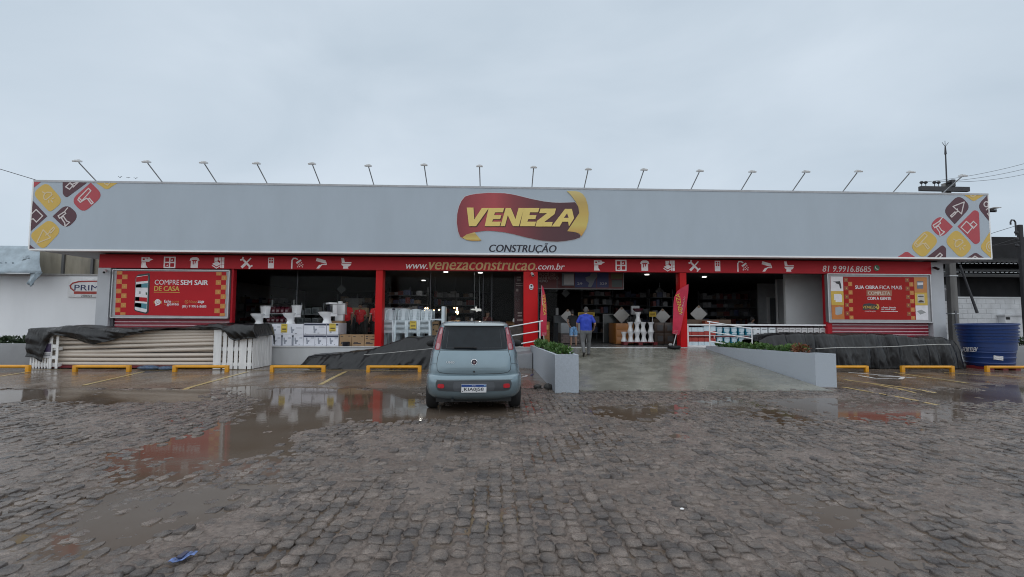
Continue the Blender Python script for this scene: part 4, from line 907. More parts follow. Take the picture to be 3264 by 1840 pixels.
def planter(x0a, x1a, ya, za, x0b, x1b, yb, zb, label):
    """trough from the near end (a) to the far end (b); outer walls with a soil bed a little below the rim"""
    t = thing('planter', label, 'planter', ((x0a+x1a)/2, ya, 0), 0, 'grey planter walls of the ramp')
    w = .07
    def wall(p, q, r, s, za_, zb_): return G().hexa([(p[0],p[1],-.06),(q[0],q[1],-.06),(r[0],r[1],-.06),(s[0],s[1],-.06)], [(p[0],p[1],za_),(q[0],q[1],za_),(r[0],r[1],zb_),(s[0],s[1],zb_)])
    put(wall((x0a,ya),(x0a+w,ya+w),(x0b+w,yb-w),(x0b,yb),za,zb), 'side_wall', plm, t); put(wall((x1a-w,ya+w),(x1a,ya),(x1b,yb),(x1b-w,yb-w),za,zb), 'side_wall', plm, t)
    put(G().hexa([(x0a,ya,-.06),(x1a,ya,-.06),(x1a-w,ya+w,-.06),(x0a+w,ya+w,-.06)], [(x0a,ya,za),(x1a,ya,za),(x1a-w,ya+w,za),(x0a+w,ya+w,za)]), 'end_wall', plm, t)
    put(G().hexa([(x0b+w,yb-w,-.06),(x1b-w,yb-w,-.06),(x1b,yb,-.06),(x0b,yb,-.06)], [(x0b+w,yb-w,zb),(x1b-w,yb-w,zb),(x1b,yb,zb),(x0b,yb,zb)]), 'end_wall', plm, t)
    put(G().hexa([(x0a+w,ya+w,0),(x1a-w,ya+w,0),(x1b-w,yb-w,0),(x0b+w,yb-w,0)], [(x0a+w,ya+w,za-.05),(x1a-w,ya+w,za-.05),(x1b-w,yb-w,zb-.05),(x0b+w,yb-w,zb-.05)]), 'soil', soil, t)
    return t
LP = dict(x0a=1.235, x1a=1.73, ya=9.75, za=.79, x0b=1.13, x1b=1.64, yb=15.3, zb=.66)
RP = dict(x0a=7.30, x1a=7.79, ya=10.5, za=.765, x0b=6.93, x1b=7.42, yb=15.25, zb=.66)
planter(**LP, label='grey planter wall on the left of the ramp, beside the car'); planter(**RP, label='long grey planter wall on the right of the ramp')
def on_planter(P, f, side=.5):
    x0 = P['x0a']+(P['x0b']-P['x0a'])*f; x1 = P['x1a']+(P['x1b']-P['x1a'])*f
    return (x0+(x1-x0)*side, P['ya']+(P['yb']-P['ya'])*f, P['za']+(P['zb']-P['za'])*f-.05)
SV = [leaves(170, .20, .26, .13, .10, 100+k, .12).mesh('foliage') for k in range(3)]
FL = [leaves(40, .20, .26, .11, .09, 130+k, .16).mesh('foliage') for k in range(3)]
def shrub(P, f, k, label, sc=1.0, red=False):
    t = thing('planter_shrub', label, 'shrub', on_planter(P, f), random.uniform(0, 6), 'shrubs in the planters'); t.scale = (sc, sc, sc)
    for me_, mt in ((SV[k % 3], leafr if red else leafm), (FL[k % 3], leafl)):
        m2 = me_.copy(); o = link('foliage', m2, mt, t)
    put(G().cyl((0,0,-.02), (0,0,.14), .015, .01, 6), 'stem', stemm, t, local=True)
lab_l = ['shrub at the near end of the left planter','second shrub from the near end of the left planter','middle shrub of the left planter','fourth shrub back in the left planter','shrub at the far end of the left planter by the flag pole']
for k in range(5): shrub(LP, .07+.19*k+.02*(k % 2), k, lab_l[k], (.75,.85,.7,.85,.9)[k])
for k in range(11):
    f = .16+.074*k
    shrub(RP, f, k+1, 'reddish shrub at the near end of the right planter' if k == 0 else '%s green shrub counted from the reddish one in the right planter' % ORD[k-1], (.85 if k == 0 else random.uniform(.6,.85)), k == 0)
# side ramps behind the planters with white tube rails
railm = M('white_tube', (.75,.75,.76), .35, var=.05); sidem = M('side_ramp_grey', (.30,.31,.33), .7, var=.1)
x1 = LP['x0b']-.01; x0 = x1-4.6
tag(put(G().add([(x0,14.35,.0),(x1,14.35,PF-.1),(x1,15.43,PF-.1),(x0,15.43,.0),(x0,14.35,-.05),(x1,14.35,-.05),(x1,15.43,-.05),(x0,15.43,-.05)], [(0,1,2,3),(4,7,6,5),(0,4,5,1),(1,5,6,2),(2,6,7,3),(3,7,4,0)]), 'access_ramp', sidem, origin=(x0,14.35,0)), kind='structure')
x0r = RP['x1b']+.01; x1r = x0r+4.6
tag(put(G().add([(x0r,14.35,PF-.1),(x1r,14.35,0),(x1r,15.43,0),(x0r,15.43,PF-.1),(x0r,14.35,-.05),(x1r,14.35,-.05),(x1r,15.43,-.05),(x0r,15.43,-.05)], [(0,1,2,3),(4,7,6,5),(0,4,5,1),(1,5,6,2),(2,6,7,3),(3,7,4,0)]), 'access_ramp', sidem, origin=(x0r,14.35,0)), kind='structure')
def rail(Y, tops, posts, label):
    q0 = onY(*posts[0][0], Y); t = thing('handrail', label, 'handrail', (q0.x, Y, onY(*posts[0][1], Y).z), 0, 'white tube handrails')
    for a, b in tops:
        p, q = onY(*a, Y), onY(*b, Y); put(G().cyl(p, q, .019, n=8), 'rail', railm, t, smooth=50)
    for a, b in posts:
        p, q = onY(*a, Y), onY(*b, Y); put(G().cyl((q.x, Y, q.z), (q.x, Y, p.z), .019, n=8), 'post', railm, t, smooth=50)
ex = lambda a, b, x: (x, a[1]+(b[1]-a[1])*(x-a[0])/(b[0]-a[0]))
L3 = [((1731,1023),(1609,1045)), ((1721,1056),(1622,1072)), ((1721,1085),(1648,1098))]
rail(14.45, [(a, ex(a, b, 1440)) for a, b in L3], [((1721,1024),(1721,1092)), ((1500,1064),(1500,1150))], 'white tube handrail rising from behind the car to the left flag')
R3 = [((2254,1025),(2412,1051)), ((2264,1058),(2398,1080)), ((2264,1088),(2400,1112))]
rail(14.45, R3, [((2263,1027),(2263,1104)), ((2398,1049),(2398,1122))], 'white tube handrail sloping down behind the right planter')

# ================================================================== YELLOW WHEEL STOPS
ylw = M('yellow_enamel', (.66,.30,.014), .4, var=.12, scale=3)
for k, (a, b, lab) in enumerate([(-70,96,'cut off by the left edge of the photo'),(233,417,'in front of the middle of the pipe rack'),(551,730,'in front of the right end of the pipe rack'),(861,1038,'between the white pallets and the tarpaulin heap'),(1168,1344,'in front of the tarpaulin heap, left of the car'),
                                 (2600,2767,'just right of the right planter'),(2871,3040,'in front of the right tarpaulin'),(3141,3345,'in front of the blue tanks, cut by the right edge')]):
    Y = 13.35 if k < 5 else 13.5
    x0, x1 = XY(a,1180,Y), XY(b,1180,Y); zt = .20
    t = thing('wheel_stop', 'yellow tube wheel stop '+lab, 'wheel stop', ((x0+x1)/2, Y, 0), 0, 'yellow wheel stops along the apron')
    put(G().cyl((x0+.05, Y, zt-.044), (x1-.05, Y, zt-.044), .043, n=12), 'rail', ylw, t, smooth=40)
    for x in (x0+.055, x1-.055): put(G().box(x-.05, x+.05, Y-.045, Y+.045, -.03, zt-.006), 'leg', ylw, t, bevel=.015)

# ================================================================== PIPE RACK AND TARPAULINS
wood = M('white_painted_wood', (.74,.74,.74), .7, var=.12, scale=6, streak=.2, bump=.15, bscale=70); pvc = M('cream_pvc', (.60,.53,.46), .35, var=.05, scale=1.2)
KY = 14.0
def plank(t, x0, x1, z0, z1, y, th=.022, name='plank', rot=0): put(G().box(x0, x1, y-th, y, z0, z1), name, wood, t, bevel=.004, seg=1)
# left pallet
xa, xb = XY(98,1100,KY), XY(191,1100,KY)
t = thing('pallet', 'white upright pallet at the left end of the pipe rack', 'pallet', ((xa+xb)/2, KY, 0), 0, 'white pallets holding the pipes')
n = 7; wdt = (xb-.25-xa)/n
for k in range(n): plank(t, xa+k*wdt+.02, xa+(k+1)*wdt-.02, .03, .98, KY)
plank(t, xb-.24, xb-.17, .03, 1.1, KY-.024); plank(t, xb-.07, xb, .03, 1.1, KY-.024)
for z in (.08, .55, .98): plank(t, xa, xb, z, z+.1, KY+.1, .1, 'bearer')
for z in (.30, .62): plank(t, xb-.17, xb-.07, z, z+.1, KY-.02, .02, 'cross_piece')
# right pallets
xc, xd = XY(684,1100,KY), XY(803,1100,KY)
t = thing('pallet', 'white upright pallet facing the yard at the right end of the pipes', 'pallet', ((xc+xd)/2, KY, 0), 0, 'white pallets holding the pipes')
ws = [.27,.13,.19,.13,.26,.13]; x = xc; tot = sum(ws)+.045*5; s = (xd-xc)/tot
for k, w in enumerate(ws): plank(t, x, x+w*s, .02, 1.16 if k == 0 else 1.10-.01*k, KY-(.03 if k == 0 else 0)); x += (w+.045)*s
for z in (.1, .55, .98): plank(t, xc, xd, z, z+.1, KY+.1, .1, 'bearer')
t = thing('pallet', 'white upright pallet closing the right end of the rack, seen at an angle', 'pallet', (xd+.03, KY+.6, 0), 0, 'white pallets holding the pipes')
for k in range(7):
    y = KY+.02+k*.17; put(G().box(xd+.005, xd+.028, y, y+.145, .02, 1.10), 'plank', wood, t, bevel=.004, seg=1)
for z in (.1, .55, .98): put(G().box(xd-.1, xd+.004, KY+.02, KY+1.2, z, z+.1), 'bearer', wood, t)
# pipes: a sagging pile, each its own tube
prows = [(.17,.17,.05),(.29,.30,.06),(.41,.44,.05),(.47,.63,.03),(.59,.78,-.02),(.74,.545,.02),(.75,.89,.03),(.87,.98,.05),(.985,1.06,.06),(1.08,1.13,.03)]
for k, (za, zb, sg) in enumerate(prows):
    y = KY+.16+(.0 if k not in (5,) else .11)+.018*(k % 2)
    P = [(xa+.03+(xd-xa-.06)*j/16, y, za+(zb-za)*(j/16)+sg*-4*(j/16)*(1-j/16)*.35) for j in range(17)]
    tag(put(G().tube(P, .0535, 12), 'pvc_pipe', pvc, smooth=40), '%s cream pipe from the bottom of the front row in the rack' % ORD[k], 'pipe', 'cream pipes in the rack')
for k, (z, y) in enumerate(((.17,.30),(.29,.30),(.41,.30),(.53,.30),(.65,.30),(.77,.30),(.89,.30),(1.0,.30))):
    P = [(xa+.06+(xd-xa-.12)*j/8, KY+y+.02*(k % 2), z) for j in range(9)]
    tag(put(G().tube(P, .0535, 10), 'pvc_pipe', pvc, smooth=40), '%s cream pipe from the bottom of the second row, behind the front row' % ORD[k], 'pipe', 'cream pipes in the rack')
tag(put(G().box(xa+.1, xd-.1, KY+.06, KY+1.1, .045, .105), 'red_pallet', M('red_plastic', (.16,.015,.02), .5)), 'dark red plastic pallet under the cream pipes', 'pallet')
a_, b_ = XY(428,1170,KY), XY(550,1170,KY)
bluebag = M('blue_plastic_bag', (.05,.085,.15), .25, var=.5, scale=18, bump=.5, bscale=30)
g = G(); g.ball((XY(470,1170,13.8), 13.85, .07), .32, .14, .075, 14, 8); g.ball((XY(528,1170,13.8), 13.85, .06), .26, .13, .065, 14, 8); tag(put(g, 'plastic_bag', bluebag, smooth=50), 'blue plastic bags squeezed under the cream pipes', 'bag')
a, b = onY(140,1092,KY-.05), onY(163,1141,KY-.05)
t = thing('poster_board', 'small white and purple poster on the left pallet under the tarpaulin', 'poster', ((a.x+b.x)/2, KY-.03, b.z))
put(G().box(a.x, b.x, KY-.05, KY-.03, b.z, a.z), 'board', M('poster_white', (.55,.55,.57), .5), t); put(G().box(a.x+.02, b.x-.02, KY-.054, KY-.049, b.z+.17, a.z-.03), 'picture', M('poster_purple', (.05,.035,.08), .5, var=.5, scale=20), t)
for z in (.05, .10): put(G().box(a.x+.02, b.x-.03, KY-.054, KY-.049, b.z+z, b.z+z+.02), 'print_line', camb, t)

def tarp_mat():
    """wet black sheeting: fine creases crossing larger folds"""
    m = bpy.data.materials.new('black_tarpaulin'); m.use_nodes = True; t = m.node_tree; b = t.nodes['Principled BSDF']
    b.inputs['Base Color'].default_value = (.006, .0065, .008, 1)
    g = t.nodes.new('ShaderNodeNewGeometry'); mp = t.nodes.new('ShaderNodeMapping'); mp.inputs['Rotation'].default_value = (.3, .9, .2); mp.inputs['Scale'].default_value = (1, 1.2, .4)
    t.links.new(g.outputs['Position'], mp.inputs[0]); h = None
    for sc, amp in ((2.6, 1.0), (7.5, .45), (24, .12)):
        n = t.nodes.new('ShaderNodeTexNoise'); n.noise_type = 'RIDGED_MULTIFRACTAL'; n.inputs['Scale'].default_value = sc; n.inputs['Detail'].default_value = 2; n.inputs['Distortion'].default_value = .6
        t.links.new(mp.outputs[0], n.inputs['Vector']); k = t.nodes.new('ShaderNodeMath'); k.operation = 'MULTIPLY'; k.inputs[1].default_value = amp; t.links.new(n.outputs['Fac'], k.inputs[0])
        if h is None: h = k
        else: s_ = t.nodes.new('ShaderNodeMath'); s_.operation = 'ADD'; t.links.new(h.outputs[0], s_.inputs[0]); t.links.new(k.outputs[0], s_.inputs[1]); h = s_
    bp = t.nodes.new('ShaderNodeBump'); bp.inputs['Strength'].default_value = 1.0; bp.inputs['Distance'].default_value = .045; t.links.new(h.outputs[0], bp.inputs['Height']); t.links.new(bp.outputs[0], b.inputs['Normal'])
    n = t.nodes.new('ShaderNodeTexNoise'); n.inputs['Scale'].default_value = 5; t.links.new(g.outputs['Position'], n.inputs['Vector'])
    r = t.nodes.new('ShaderNodeMapRange'); r.inputs['To Min'].default_value = .2; r.inputs['To Max'].default_value = .5; t.links.new(n.outputs['Fac'], r.inputs[0]); t.links.new(r.outputs[0], b.inputs['Roughness'])
    return m
tarpm = tarp_mat()
def interp(P, x):
    for (xa_, ya_), (xb_, yb_) in zip(P[:-1], P[1:]):
        if xa_ <= x <= xb_: return ya_+(yb_-ya_)*(x-xa_)/(xb_-xa_+1e-9)
    return P[0][1] if x < P[0][0] else P[-1][1]
def fold(x, z, s, ang=0.0):
    ca, sa = math.cos(ang), math.sin(ang); u, v = x*ca+z*sa, -x*sa+z*ca
    a = fbm(np.array([u*3.4+100]), np.array([v*.45+s+100]), 2, 60+int(s))[0]; b = fbm(np.array([u*8+v*.8+100]), np.array([v*1.2+s+100]), 2, 77)[0]
    return (.5-abs(a)*3.2)*.55+(.25-abs(b)*1.7)*.55
def drape(name, label, top, hem, px0, px1, Yf, Yb, nx=150, ny=26, bulge=.05, amp=.12, slope=0.0, ang=0.0, drop=0.0):
    """a sheet laid over a load: back edge, over the top, down the front to an uneven hem (top/hem rows read off the photo on the front plane)"""
    vs = []; n1 = nx+1
    for k in range(n1):
        px = px0+(px1-px0)*k/nx; x = XY(px, 1060, Yf); zt = ZY(px, interp(top, px), Yf+.12); zh = ZY(px, interp(hem, px), Yf-.02-slope)
        zh = min(zh, zt-.03)
        if drop and k > nx-10:
            q = (k-(nx-10))/10; x = XY(px0+(px1-px0)*(nx-10)/nx, 1060, Yf)+.09*q; zt -= drop*q; zh = min(zh, zt-.05)
        rows = []
        rows.append((Yb+.03, zt-.35)); rows.append((Yb, zt-.06))
        for j in range(5): rows.append((Yb+(Yf+.12-Yb)*(j+.6)/5, zt-.03+.03*math.sin(PI*(j+.6)/5)))
        rows.append((Yf+.04, zt-.012))
        m = ny-len(rows)
        for j in range(m+1):
            r = j/m; rows.append((Yf-.015-slope*r**.9-bulge*math.sin(PI*min(r*1.1, 1)), zt-.03+(zh-zt+.03)*r))
        for j, (y, z) in enumerate(rows):
            r = max(0, (j-7)/m); f = fold(x, z*.7, 3.0+px0 % 7, ang); f2 = fold(x*.5, z*1.3, 9.0, ang)
            w = amp*(.35+.65*r) if j > 6 else amp*.35
            vs.append((x+.03*f2, y-w*f-(.05*f2 if j > 6 else 0), z+(.05*f2+.05*f if 1 < j <= 8 else .02*f)))
    R_ = len(vs)//n1
    g = G().add(vs, [(k*R_+j, k*R_+j+1, (k+1)*R_+j+1, (k+1)*R_+j) for k in range(nx) for j in range(R_-1)])
    o = tag(put(g, name, tarpm, smooth=75), label, 'tarpaulin'); solid(o, .008); return o
drape('tarpaulin', 'long black tarpaulin sagging over the cream pipe rack', [(93,1048),(140,1045),(175,1043),(205,1036),(250,1040),(300,1043),(420,1046),(545,1042),(640,1036),(690,1029),(720,1037),(745,1034)],
      [(93,1137),(118,1140),(135,1152),(143,1156),(150,1118),(158,1095),(168,1074),(192,1068),(245,1082),(275,1094),(304,1099),(340,1090),(367,1081),(430,1066),(489,1054),(545,1046),(600,1049),(690,1048),(745,1062)], 93, 745, KY-.05, KY+1.15, nx=280, ang=1.25, amp=.22)
drape('tarpaulin', 'bunched black tarpaulin end over the right white pallets', [(715,1040),(740,1034),(790,1031),(825,1029)], [(715,1052),(735,1078),(755,1087),(775,1083),(800,1079),(825,1078)], 715, 822, KY-.12, KY+.95, nx=90, bulge=.10, amp=.2, ang=.8, drop=.38)
drape('tarpaulin', 'black tarpaulin heaped over sacks between the pallets and the car', [(972,1152),(985,1133),(1060,1126),(1150,1119),(1210,1107),(1260,1087),(1295,1074),(1400,1072),(1560,1074),(1620,1092)], [(972,1168),(1010,1178),(1100,1176),(1150,1186),(1230,1180),(1330,1178),(1400,1186),(1620,1180)], 972, 1620, 14.35, 15.25, nx=220, bulge=.02, amp=.20, slope=.34, ang=-.85)
drape('tarpaulin', 'wide black tarpaulin tied over goods right of the ramp', [(2418,1084),(2450,1066),(2560,1063),(2700,1066),(2790,1064),(2870,1067),(2905,1076),(2960,1078),(3000,1075),(3035,1084),(3056,1110),(3068,1150)], [(2418,1150),(2600,1170),(2770,1176),(2800,1180),(2870,1178),(2950,1180),(3040,1177),(3072,1179)], 2418, 3072, 14.35, 15.35, nx=230, bulge=.03, amp=.20, slope=.08, ang=.15)
ropem = M('pale_rope', (.45,.45,.44), .7)
P = [onY(px, py, 14.02) for px, py in ((2600,1112),(2680,1108),(2780,1107),(2850,1105),(2920,1101),(2990,1098),(3030,1098))]
tag(put(G().tube(P, .012, 6), 'rope', ropem), 'pale rope stretched across the right black tarpaulin', 'rope')
P = [onY(px, py, 13.98) for px, py in ((1160,1131),(1230,1126),(1310,1118),(1390,1110))]
tag(put(G().tube(P, .008, 6), 'rope', ropem), 'thin pale cord across the heaped tarpaulin left of the car', 'rope')

# ================================================================== BLUE WATER TANKS
tankm = M('blue_polyethylene', (.010,.036,.145), .4, var=.1, scale=3, bump=.1, bscale=40)
TY = 14.55; tx = XY(3150, 1100, TY); k_ = TY/F_PX
tilt = Matrix.Translation((tx, TY, .11)) @ Matrix.Rotation(math.radians(-1.5), 4, 'Y')
def tank_prof(z0, z1, first):
    prof = []; h = z1-z0; rb, rt = .79+.16*(z0/1.3), 0
    r_at = lambda z: .575+.145*(z/1.3)
    if first:
        prof += [(.05, 0), (r_at(0)-.03, 0), (r_at(0), .03)]; z = .08
        while z < z1-.1:
            prof += [(r_at(z), z), (r_at(z)+.014, z+.015), (r_at(z)+.014, z+.03), (r_at(z), z+.045)]; z += .17
    else: prof += [(r_at(z0)-.02, z0-.3), (r_at(z0), z0)]
    prof += [(r_at(z1)-.005, z1-.06), (r_at(z1)+.035, z1-.05), (r_at(z1)+.04, z1-.015), (r_at(z1)+.02, z1), (r_at(z1)-.04, z1-.005), (r_at(z1)-.06, z1-.3)]
    return prof
levels = [(0,.80),(.80,.90),(.90,1.0),(1.0,1.10),(1.10,1.21),(1.21,1.33)]
tl = ['lowest blue water tank of the stack, with white lettering','second blue tank from the bottom of the nested stack','third blue tank from the bottom, only its rim showing','fourth blue tank rim from the bottom of the stack','blue tank just under the topmost one','topmost blue water tank with open wide rim']
for k, (z0, z1_) in enumerate(levels):
    g = G().lathe(tank_prof(z0, z1_, k == 0), (random.uniform(-.015,.015) if k else 0, 0, 0), 48, (True, False)); g.xf(tilt)
    o = put(g, 'water_tank', tankm, smooth=45, origin=(tx, TY, .11+z0)); tag(o, tl[k], 'water tank', 'blue nested water tanks')
    if k == 0: tank0 = o
    if k == 5:
        g = G().lathe([(.66,1.26),(.4,1.28),(.02,1.285)], (0,0,0), 40, (False, True)); g.xf(tilt); put(g, 'lid', tankm, o)
def on_tank(px, py, lift=.02):
    d = Vector(ray(px, py)); o_ = Vector((0,0,CAMH)); inv = tilt.inverted(); lo = None
    for it in range(400):
        tt = 12.5+it*.008; p = o_+d*(tt/d.y); q = inv @ p
        if math.hypot(q.x, q.y) < .575+.145*(q.z/1.3)+lift: return p
    return p
g = text_g('FORTLEV', 3068, 3116, 1107, 1122, 0, mat_bold=.03, shear=.25)
def subdiv_wrap(g, lift):
    zc = max(v[2] for v in g.v)+min(v[2] for v in g.v); vs = [on_tank(v[0], zc-v[2], lift) for v in g.v]; return G().add(vs, g.f)
put(subdiv_wrap(g, .022), 'lettering', M('tank_white', (.7,.7,.72), .5), tank0)
vs = []
for j in range(5):
    for i in range(7): vs.append(on_tank(3167+(3198-3167)*i/6, 1133+i*.6+(1146-1133)*j/4, .024))
put(G().add(vs, [(j*7+i, j*7+i+1, (j+1)*7+i+1, (j+1)*7+i) for j in range(4) for i in range(6)]), 'label', M('tank_label', (.62,.62,.64), .5, var=.3, scale=40), tank0)
t = thing('red_pallet', 'red plastic pallet under the blue water tanks', 'pallet', (tx-.25, TY, 0))
for y in (-.5, 0, .5): put(G().box(tx-.62, tx+.38, TY+y-.06, TY+y+.06, .085, .108), 'deck_board', MATS['red_plastic'], t)
for x in (-.55, -.1, .3): put(G().box(tx+x-.08, tx+x+.08, TY-.57, TY+.57, .0, .084), 'runner', MATS['red_plastic'], t)

# ================================================================== LOOSE THINGS ON THE YARD
stone = M('loose_stone', (.05,.048,.046), .6, var=.4, scale=20, bump=.8, bscale=40)
for (px, py, s, lab) in ((1714,1240,.085,'dark loose stone left of the left planter, nearer the car'),(1748,1241,.10,'flat dark loose stone against the left planter foot')):
    p = onZ(px, py, .0); g = G().ball((0,0,0), s*1.05, s, s*.75, 9, 6); g.v = [tuple(Vector(v)*(1+random.uniform(-.16,.16))) for v in g.v]; g.xf(Matrix.Translation((p.x, p.y, s*.5)) @ Matrix.Rotation(.5, 4, 'Z'))
    tag(put(g, 'loose_stone', stone, smooth=30), lab, 'stone', 'loose stones beside the planter')
p = onZ(584, 1780, .025); g = G(); W_ = []
for j in range(5):
    for i in range(7):
        u_, v_ = i/6-.5, j/4-.5; W_.append((p.x+u_*.085+v_*.03, p.y+v_*.11, .028+.02*random.random()))
g.add(W_, [(j*7+i, j*7+i+1, (j+1)*7+i+1, (j+1)*7+i) for j in range(4) for i in range(6)])
t = thing('wrapper', 'crumpled blue plastic wrapper lying on the cobbles at the lower left', 'litter', (p.x, p.y, .02))
solid(put(g, 'sheet', M('wrapper_blue', (.10,.16,.36), .25, var=.8, scale=28), t), .003)
put(G().box(p.x-.02, p.x+.012, p.y-.04, p.y+.04, .046, .05), 'seam', M('wrapper_dark', (.02,.02,.06), .3), t)
p = onZ(2174, 1623, .02); g = G().ball((0,0,0), .018, .012, .008, 8, 5); g.xf(Matrix.Translation((p.x, p.y, .022))); tag(put(g, 'paper_scrap', whitet, smooth=40), 'tiny white scrap on the cobbles at the lower right', 'litter')
# ================================================================== THE CAR (seen from behind)
paint = M('car_silver_blue', (.19,.258,.295), .25, metal=.5, var=.05, scale=3, coat=.6)
plast = M('bumper_plastic', (.05,.055,.062), .5, var=.08); blk = M('black_rubber', (.012,.012,.013), .75, var=.2); gls = M('car_glass', (.012,.016,.02), .1, var=.2, scale=8, spec=.22)
lensr = M('tail_lens_red', (.24,.006,.022), .12, var=.1, scale=20, coat=.5); lensp = M('tail_lens_pink', (.36,.17,.19), .15, var=.15, scale=40, coat=.5); chrome = M('chrome', (.7,.7,.72), .15, metal=1.0)
seamm = M('seam_dark', (.008,.009,.01), .7)
cx = onY(1509, 1232, 7.68)
CARLOC = (cx.x+.012, 7.60, 0.0); CARROT = -math.atan2(cx.x, 7.68)
car = thing('parked_car', 'silver blue hatchback parked facing the shop, seen from behind', 'car', CARLOC, CARROT)
# level: z, half width, rear y, front y, corner depth, exponent
LV = [(.20,.70,.16,3.62,.45,2.9),(.265,.775,.06,3.68,.48,3.1),(.32,.80,.022,3.70,.50,3.2),(.42,.822,.0,3.72,.52,3.2),(.52,.826,.0,3.72,.52,3.2),(.575,.824,.006,3.71,.52,3.1),(.600,.822,.014,3.70,.52,3.1),(.612,.818,.03,3.70,.52,3.1),(.622,.812,.088,3.69,.52,3.0),(.66,.806,.086,3.68,.52,3.0),
      (.72,.798,.082,3.66,.52,3.0),(.85,.772,.098,3.5,.52,3.0),(.95,.744,.118,3.2,.52,3.0),(1.005,.72,.136,2.85,.52,3.0),(1.03,.711,.15,2.72,.52,3.0),(1.12,.684,.20,2.52,.52,3.0),(1.25,.643,.275,2.25,.52,3.0),(1.36,.607,.34,2.0,.52,3.0),
      (1.41,.588,.335,1.85,.52,3.0),(1.435,.576,.345,1.8,.52,3.0),(1.462,.548,.40,1.65,.52,3.0),(1.48,.49,.52,1.5,.5,3.0),(1.488,.32,.75,1.3,.4,2.6)]
LV = [(z, w*(.972 if z < .9 else 1.0 if z < 1.1 else 1.035), *r) for z, w, *r in LV]
def lvl(z):
    for a, b in zip(LV[:-1], LV[1:]):
        if a[0] <= z <= b[0]: t = (z-a[0])/(b[0]-a[0]); return [p+(q-p)*t for p, q in zip(a, b)]
    return list(LV[0] if z < LV[0][0] else LV[-1])
def rear_y(x, z):
    _, w, ry, fy, L, p = lvl(z); t = min(abs(x)/w, .9995); return ry+L*(1-(1-t**p)**(1/p))
rings = []
for (z, w, ry, fy, L, p) in LV:
    ring = []; N = 20
    for k in range(-N, N+1):
        a = k/N*PI/2; x = w*math.copysign(abs(math.sin(a))**(2/p), a); t = min(abs(x)/w, 1); ring.append((x, ry+L*(1-max(0, 1-t**p)**(1/p)), z))
    mid = (ry+fy)/2
    for y in (ry+L+.35*(fy-ry-2*L)/1, mid, ): ring.append((w*(1.0 if y < mid else 1.0), min(y, fy-L), z))
    fl = .7 if z < 1 else .35
    for k in range(N, -N-1, -2):
        a = k/N*PI/2; x = w*math.copysign(abs(math.sin(a))**(2/2.8), a); t = min(abs(x)/w, 1); ring.append((x, fy-fl*(1-max(0, 1-t**2.8)**(1/2.8)), z))
    for y in (mid, ry+L+.35*(fy-ry-2*L)): ring.append((-w, min(y, fy-L), z))
    rings.append(ring)
body = put(G().loft(rings), 'body', paint, car, local=True, smooth=50)
WR, TW = .285, .185
gcut = G()
for y in (.66, 3.02): gcut.cyl((-1.2, y, WR), (1.2, y, WR), WR+.045, n=32)
cut = put(gcut, 'cut', None, None, origin=(0,0,0)); cut.matrix_basis = wm(car)
# wheel arches: keep the middle of the body solid
md = body.modifiers.new('arches', 'BOOLEAN'); md.operation = 'DIFFERENCE'; md.object = cut; md.solver = 'EXACT'
bpy.context.view_layer.update(); dg = bpy.context.evaluated_depsgraph_get(); nm = bpy.data.meshes.new_from_object(body.evaluated_get(dg))
body.modifiers.clear(); body.data = nm; nm.name = 'body'; bpy.data.objects.remove(cut)
nm.materials.clear(); nm.materials.append(paint)
put(G().box(-.62, .62, .2, 3.55, .17, .5), 'underbody', blk, car, local=True)
for x, y in ((-1, .66), (1, .66), (-1, 3.02), (1, 3.02)):
    w = bpy.data.objects.new('wheel', None); COL.objects.link(w); w.parent = car; w.location = (x*(.80-TW/2), y, WR)
    g = G().lathe([(.17,-TW/2+.01),(.265,-TW/2),(WR,-TW/2+.03),(WR+.001,0),(WR,TW/2-.03),(.265,TW/2),(.17,TW/2-.01)], (0,0,0), 36); g.xf(Matrix.Rotation(PI/2, 4, 'Y')); put(g, 'tyre', blk, w, local=True, smooth=40)
    g = G().lathe([(.02,TW/2-.03),(.10,TW/2-.02),(.17,TW/2-.005),(.175,TW/2-.02)], (0,0,0), 24); g.xf(Matrix.Rotation(x*PI/2, 4, 'Y')); put(g, 'rim', alu, w, local=True, smooth=40)
def patch(name, corners, mat, nx=14, nz=10, off=.004, th=.012, parent=car, smooth=60, bev=None, rnd=0.0):
    """a piece that lies on the tail of the car: corners (x,z) bl, br, tr, tl; rounded like a squircle when rnd > 0"""
    P = [Vector(c) for c in corners]; vs = []
    for j in range(nz+1):
        for i in range(nx+1):
            u_, v_ = i/nx*2-1, j/nz*2-1
            if rnd: u_, v_ = (u_*(1-rnd*v_*v_*.5*abs(u_)**2), v_*(1-rnd*u_*u_*.5*abs(v_)**2))
            u1, v1 = (u_+1)/2, (v_+1)/2
            q = P[0]*(1-u1)*(1-v1)+P[1]*u1*(1-v1)+P[2]*u1*v1+P[3]*(1-u1)*v1; vs.append((q.x, rear_y(q.x, q.y)-off, q.y))
    n1 = nx+1; m = len(vs); vs2 = [(x, y+th, z) for x, y, z in vs]
    F = [(j*n1+i, j*n1+i+1, (j+1)*n1+i+1, (j+1)*n1+i) for j in range(nz) for i in range(nx)]
    B = [tuple(m+k for k in f[::-1]) for f in F]
    ring = [i for i in range(nx+1)]+[j*n1+nx for j in range(1, nz+1)]+[nz*n1+i for i in range(nx-1, -1, -1)]+[j*n1 for j in range(nz-1, 0, -1)]
    S = [(ring[k], m+ring[k], m+ring[(k+1) % len(ring)], ring[(k+1) % len(ring)]) for k in range(len(ring))]
    return put(G().add(vs+vs2, F+B+S), name, mat, parent, local=True, smooth=smooth)
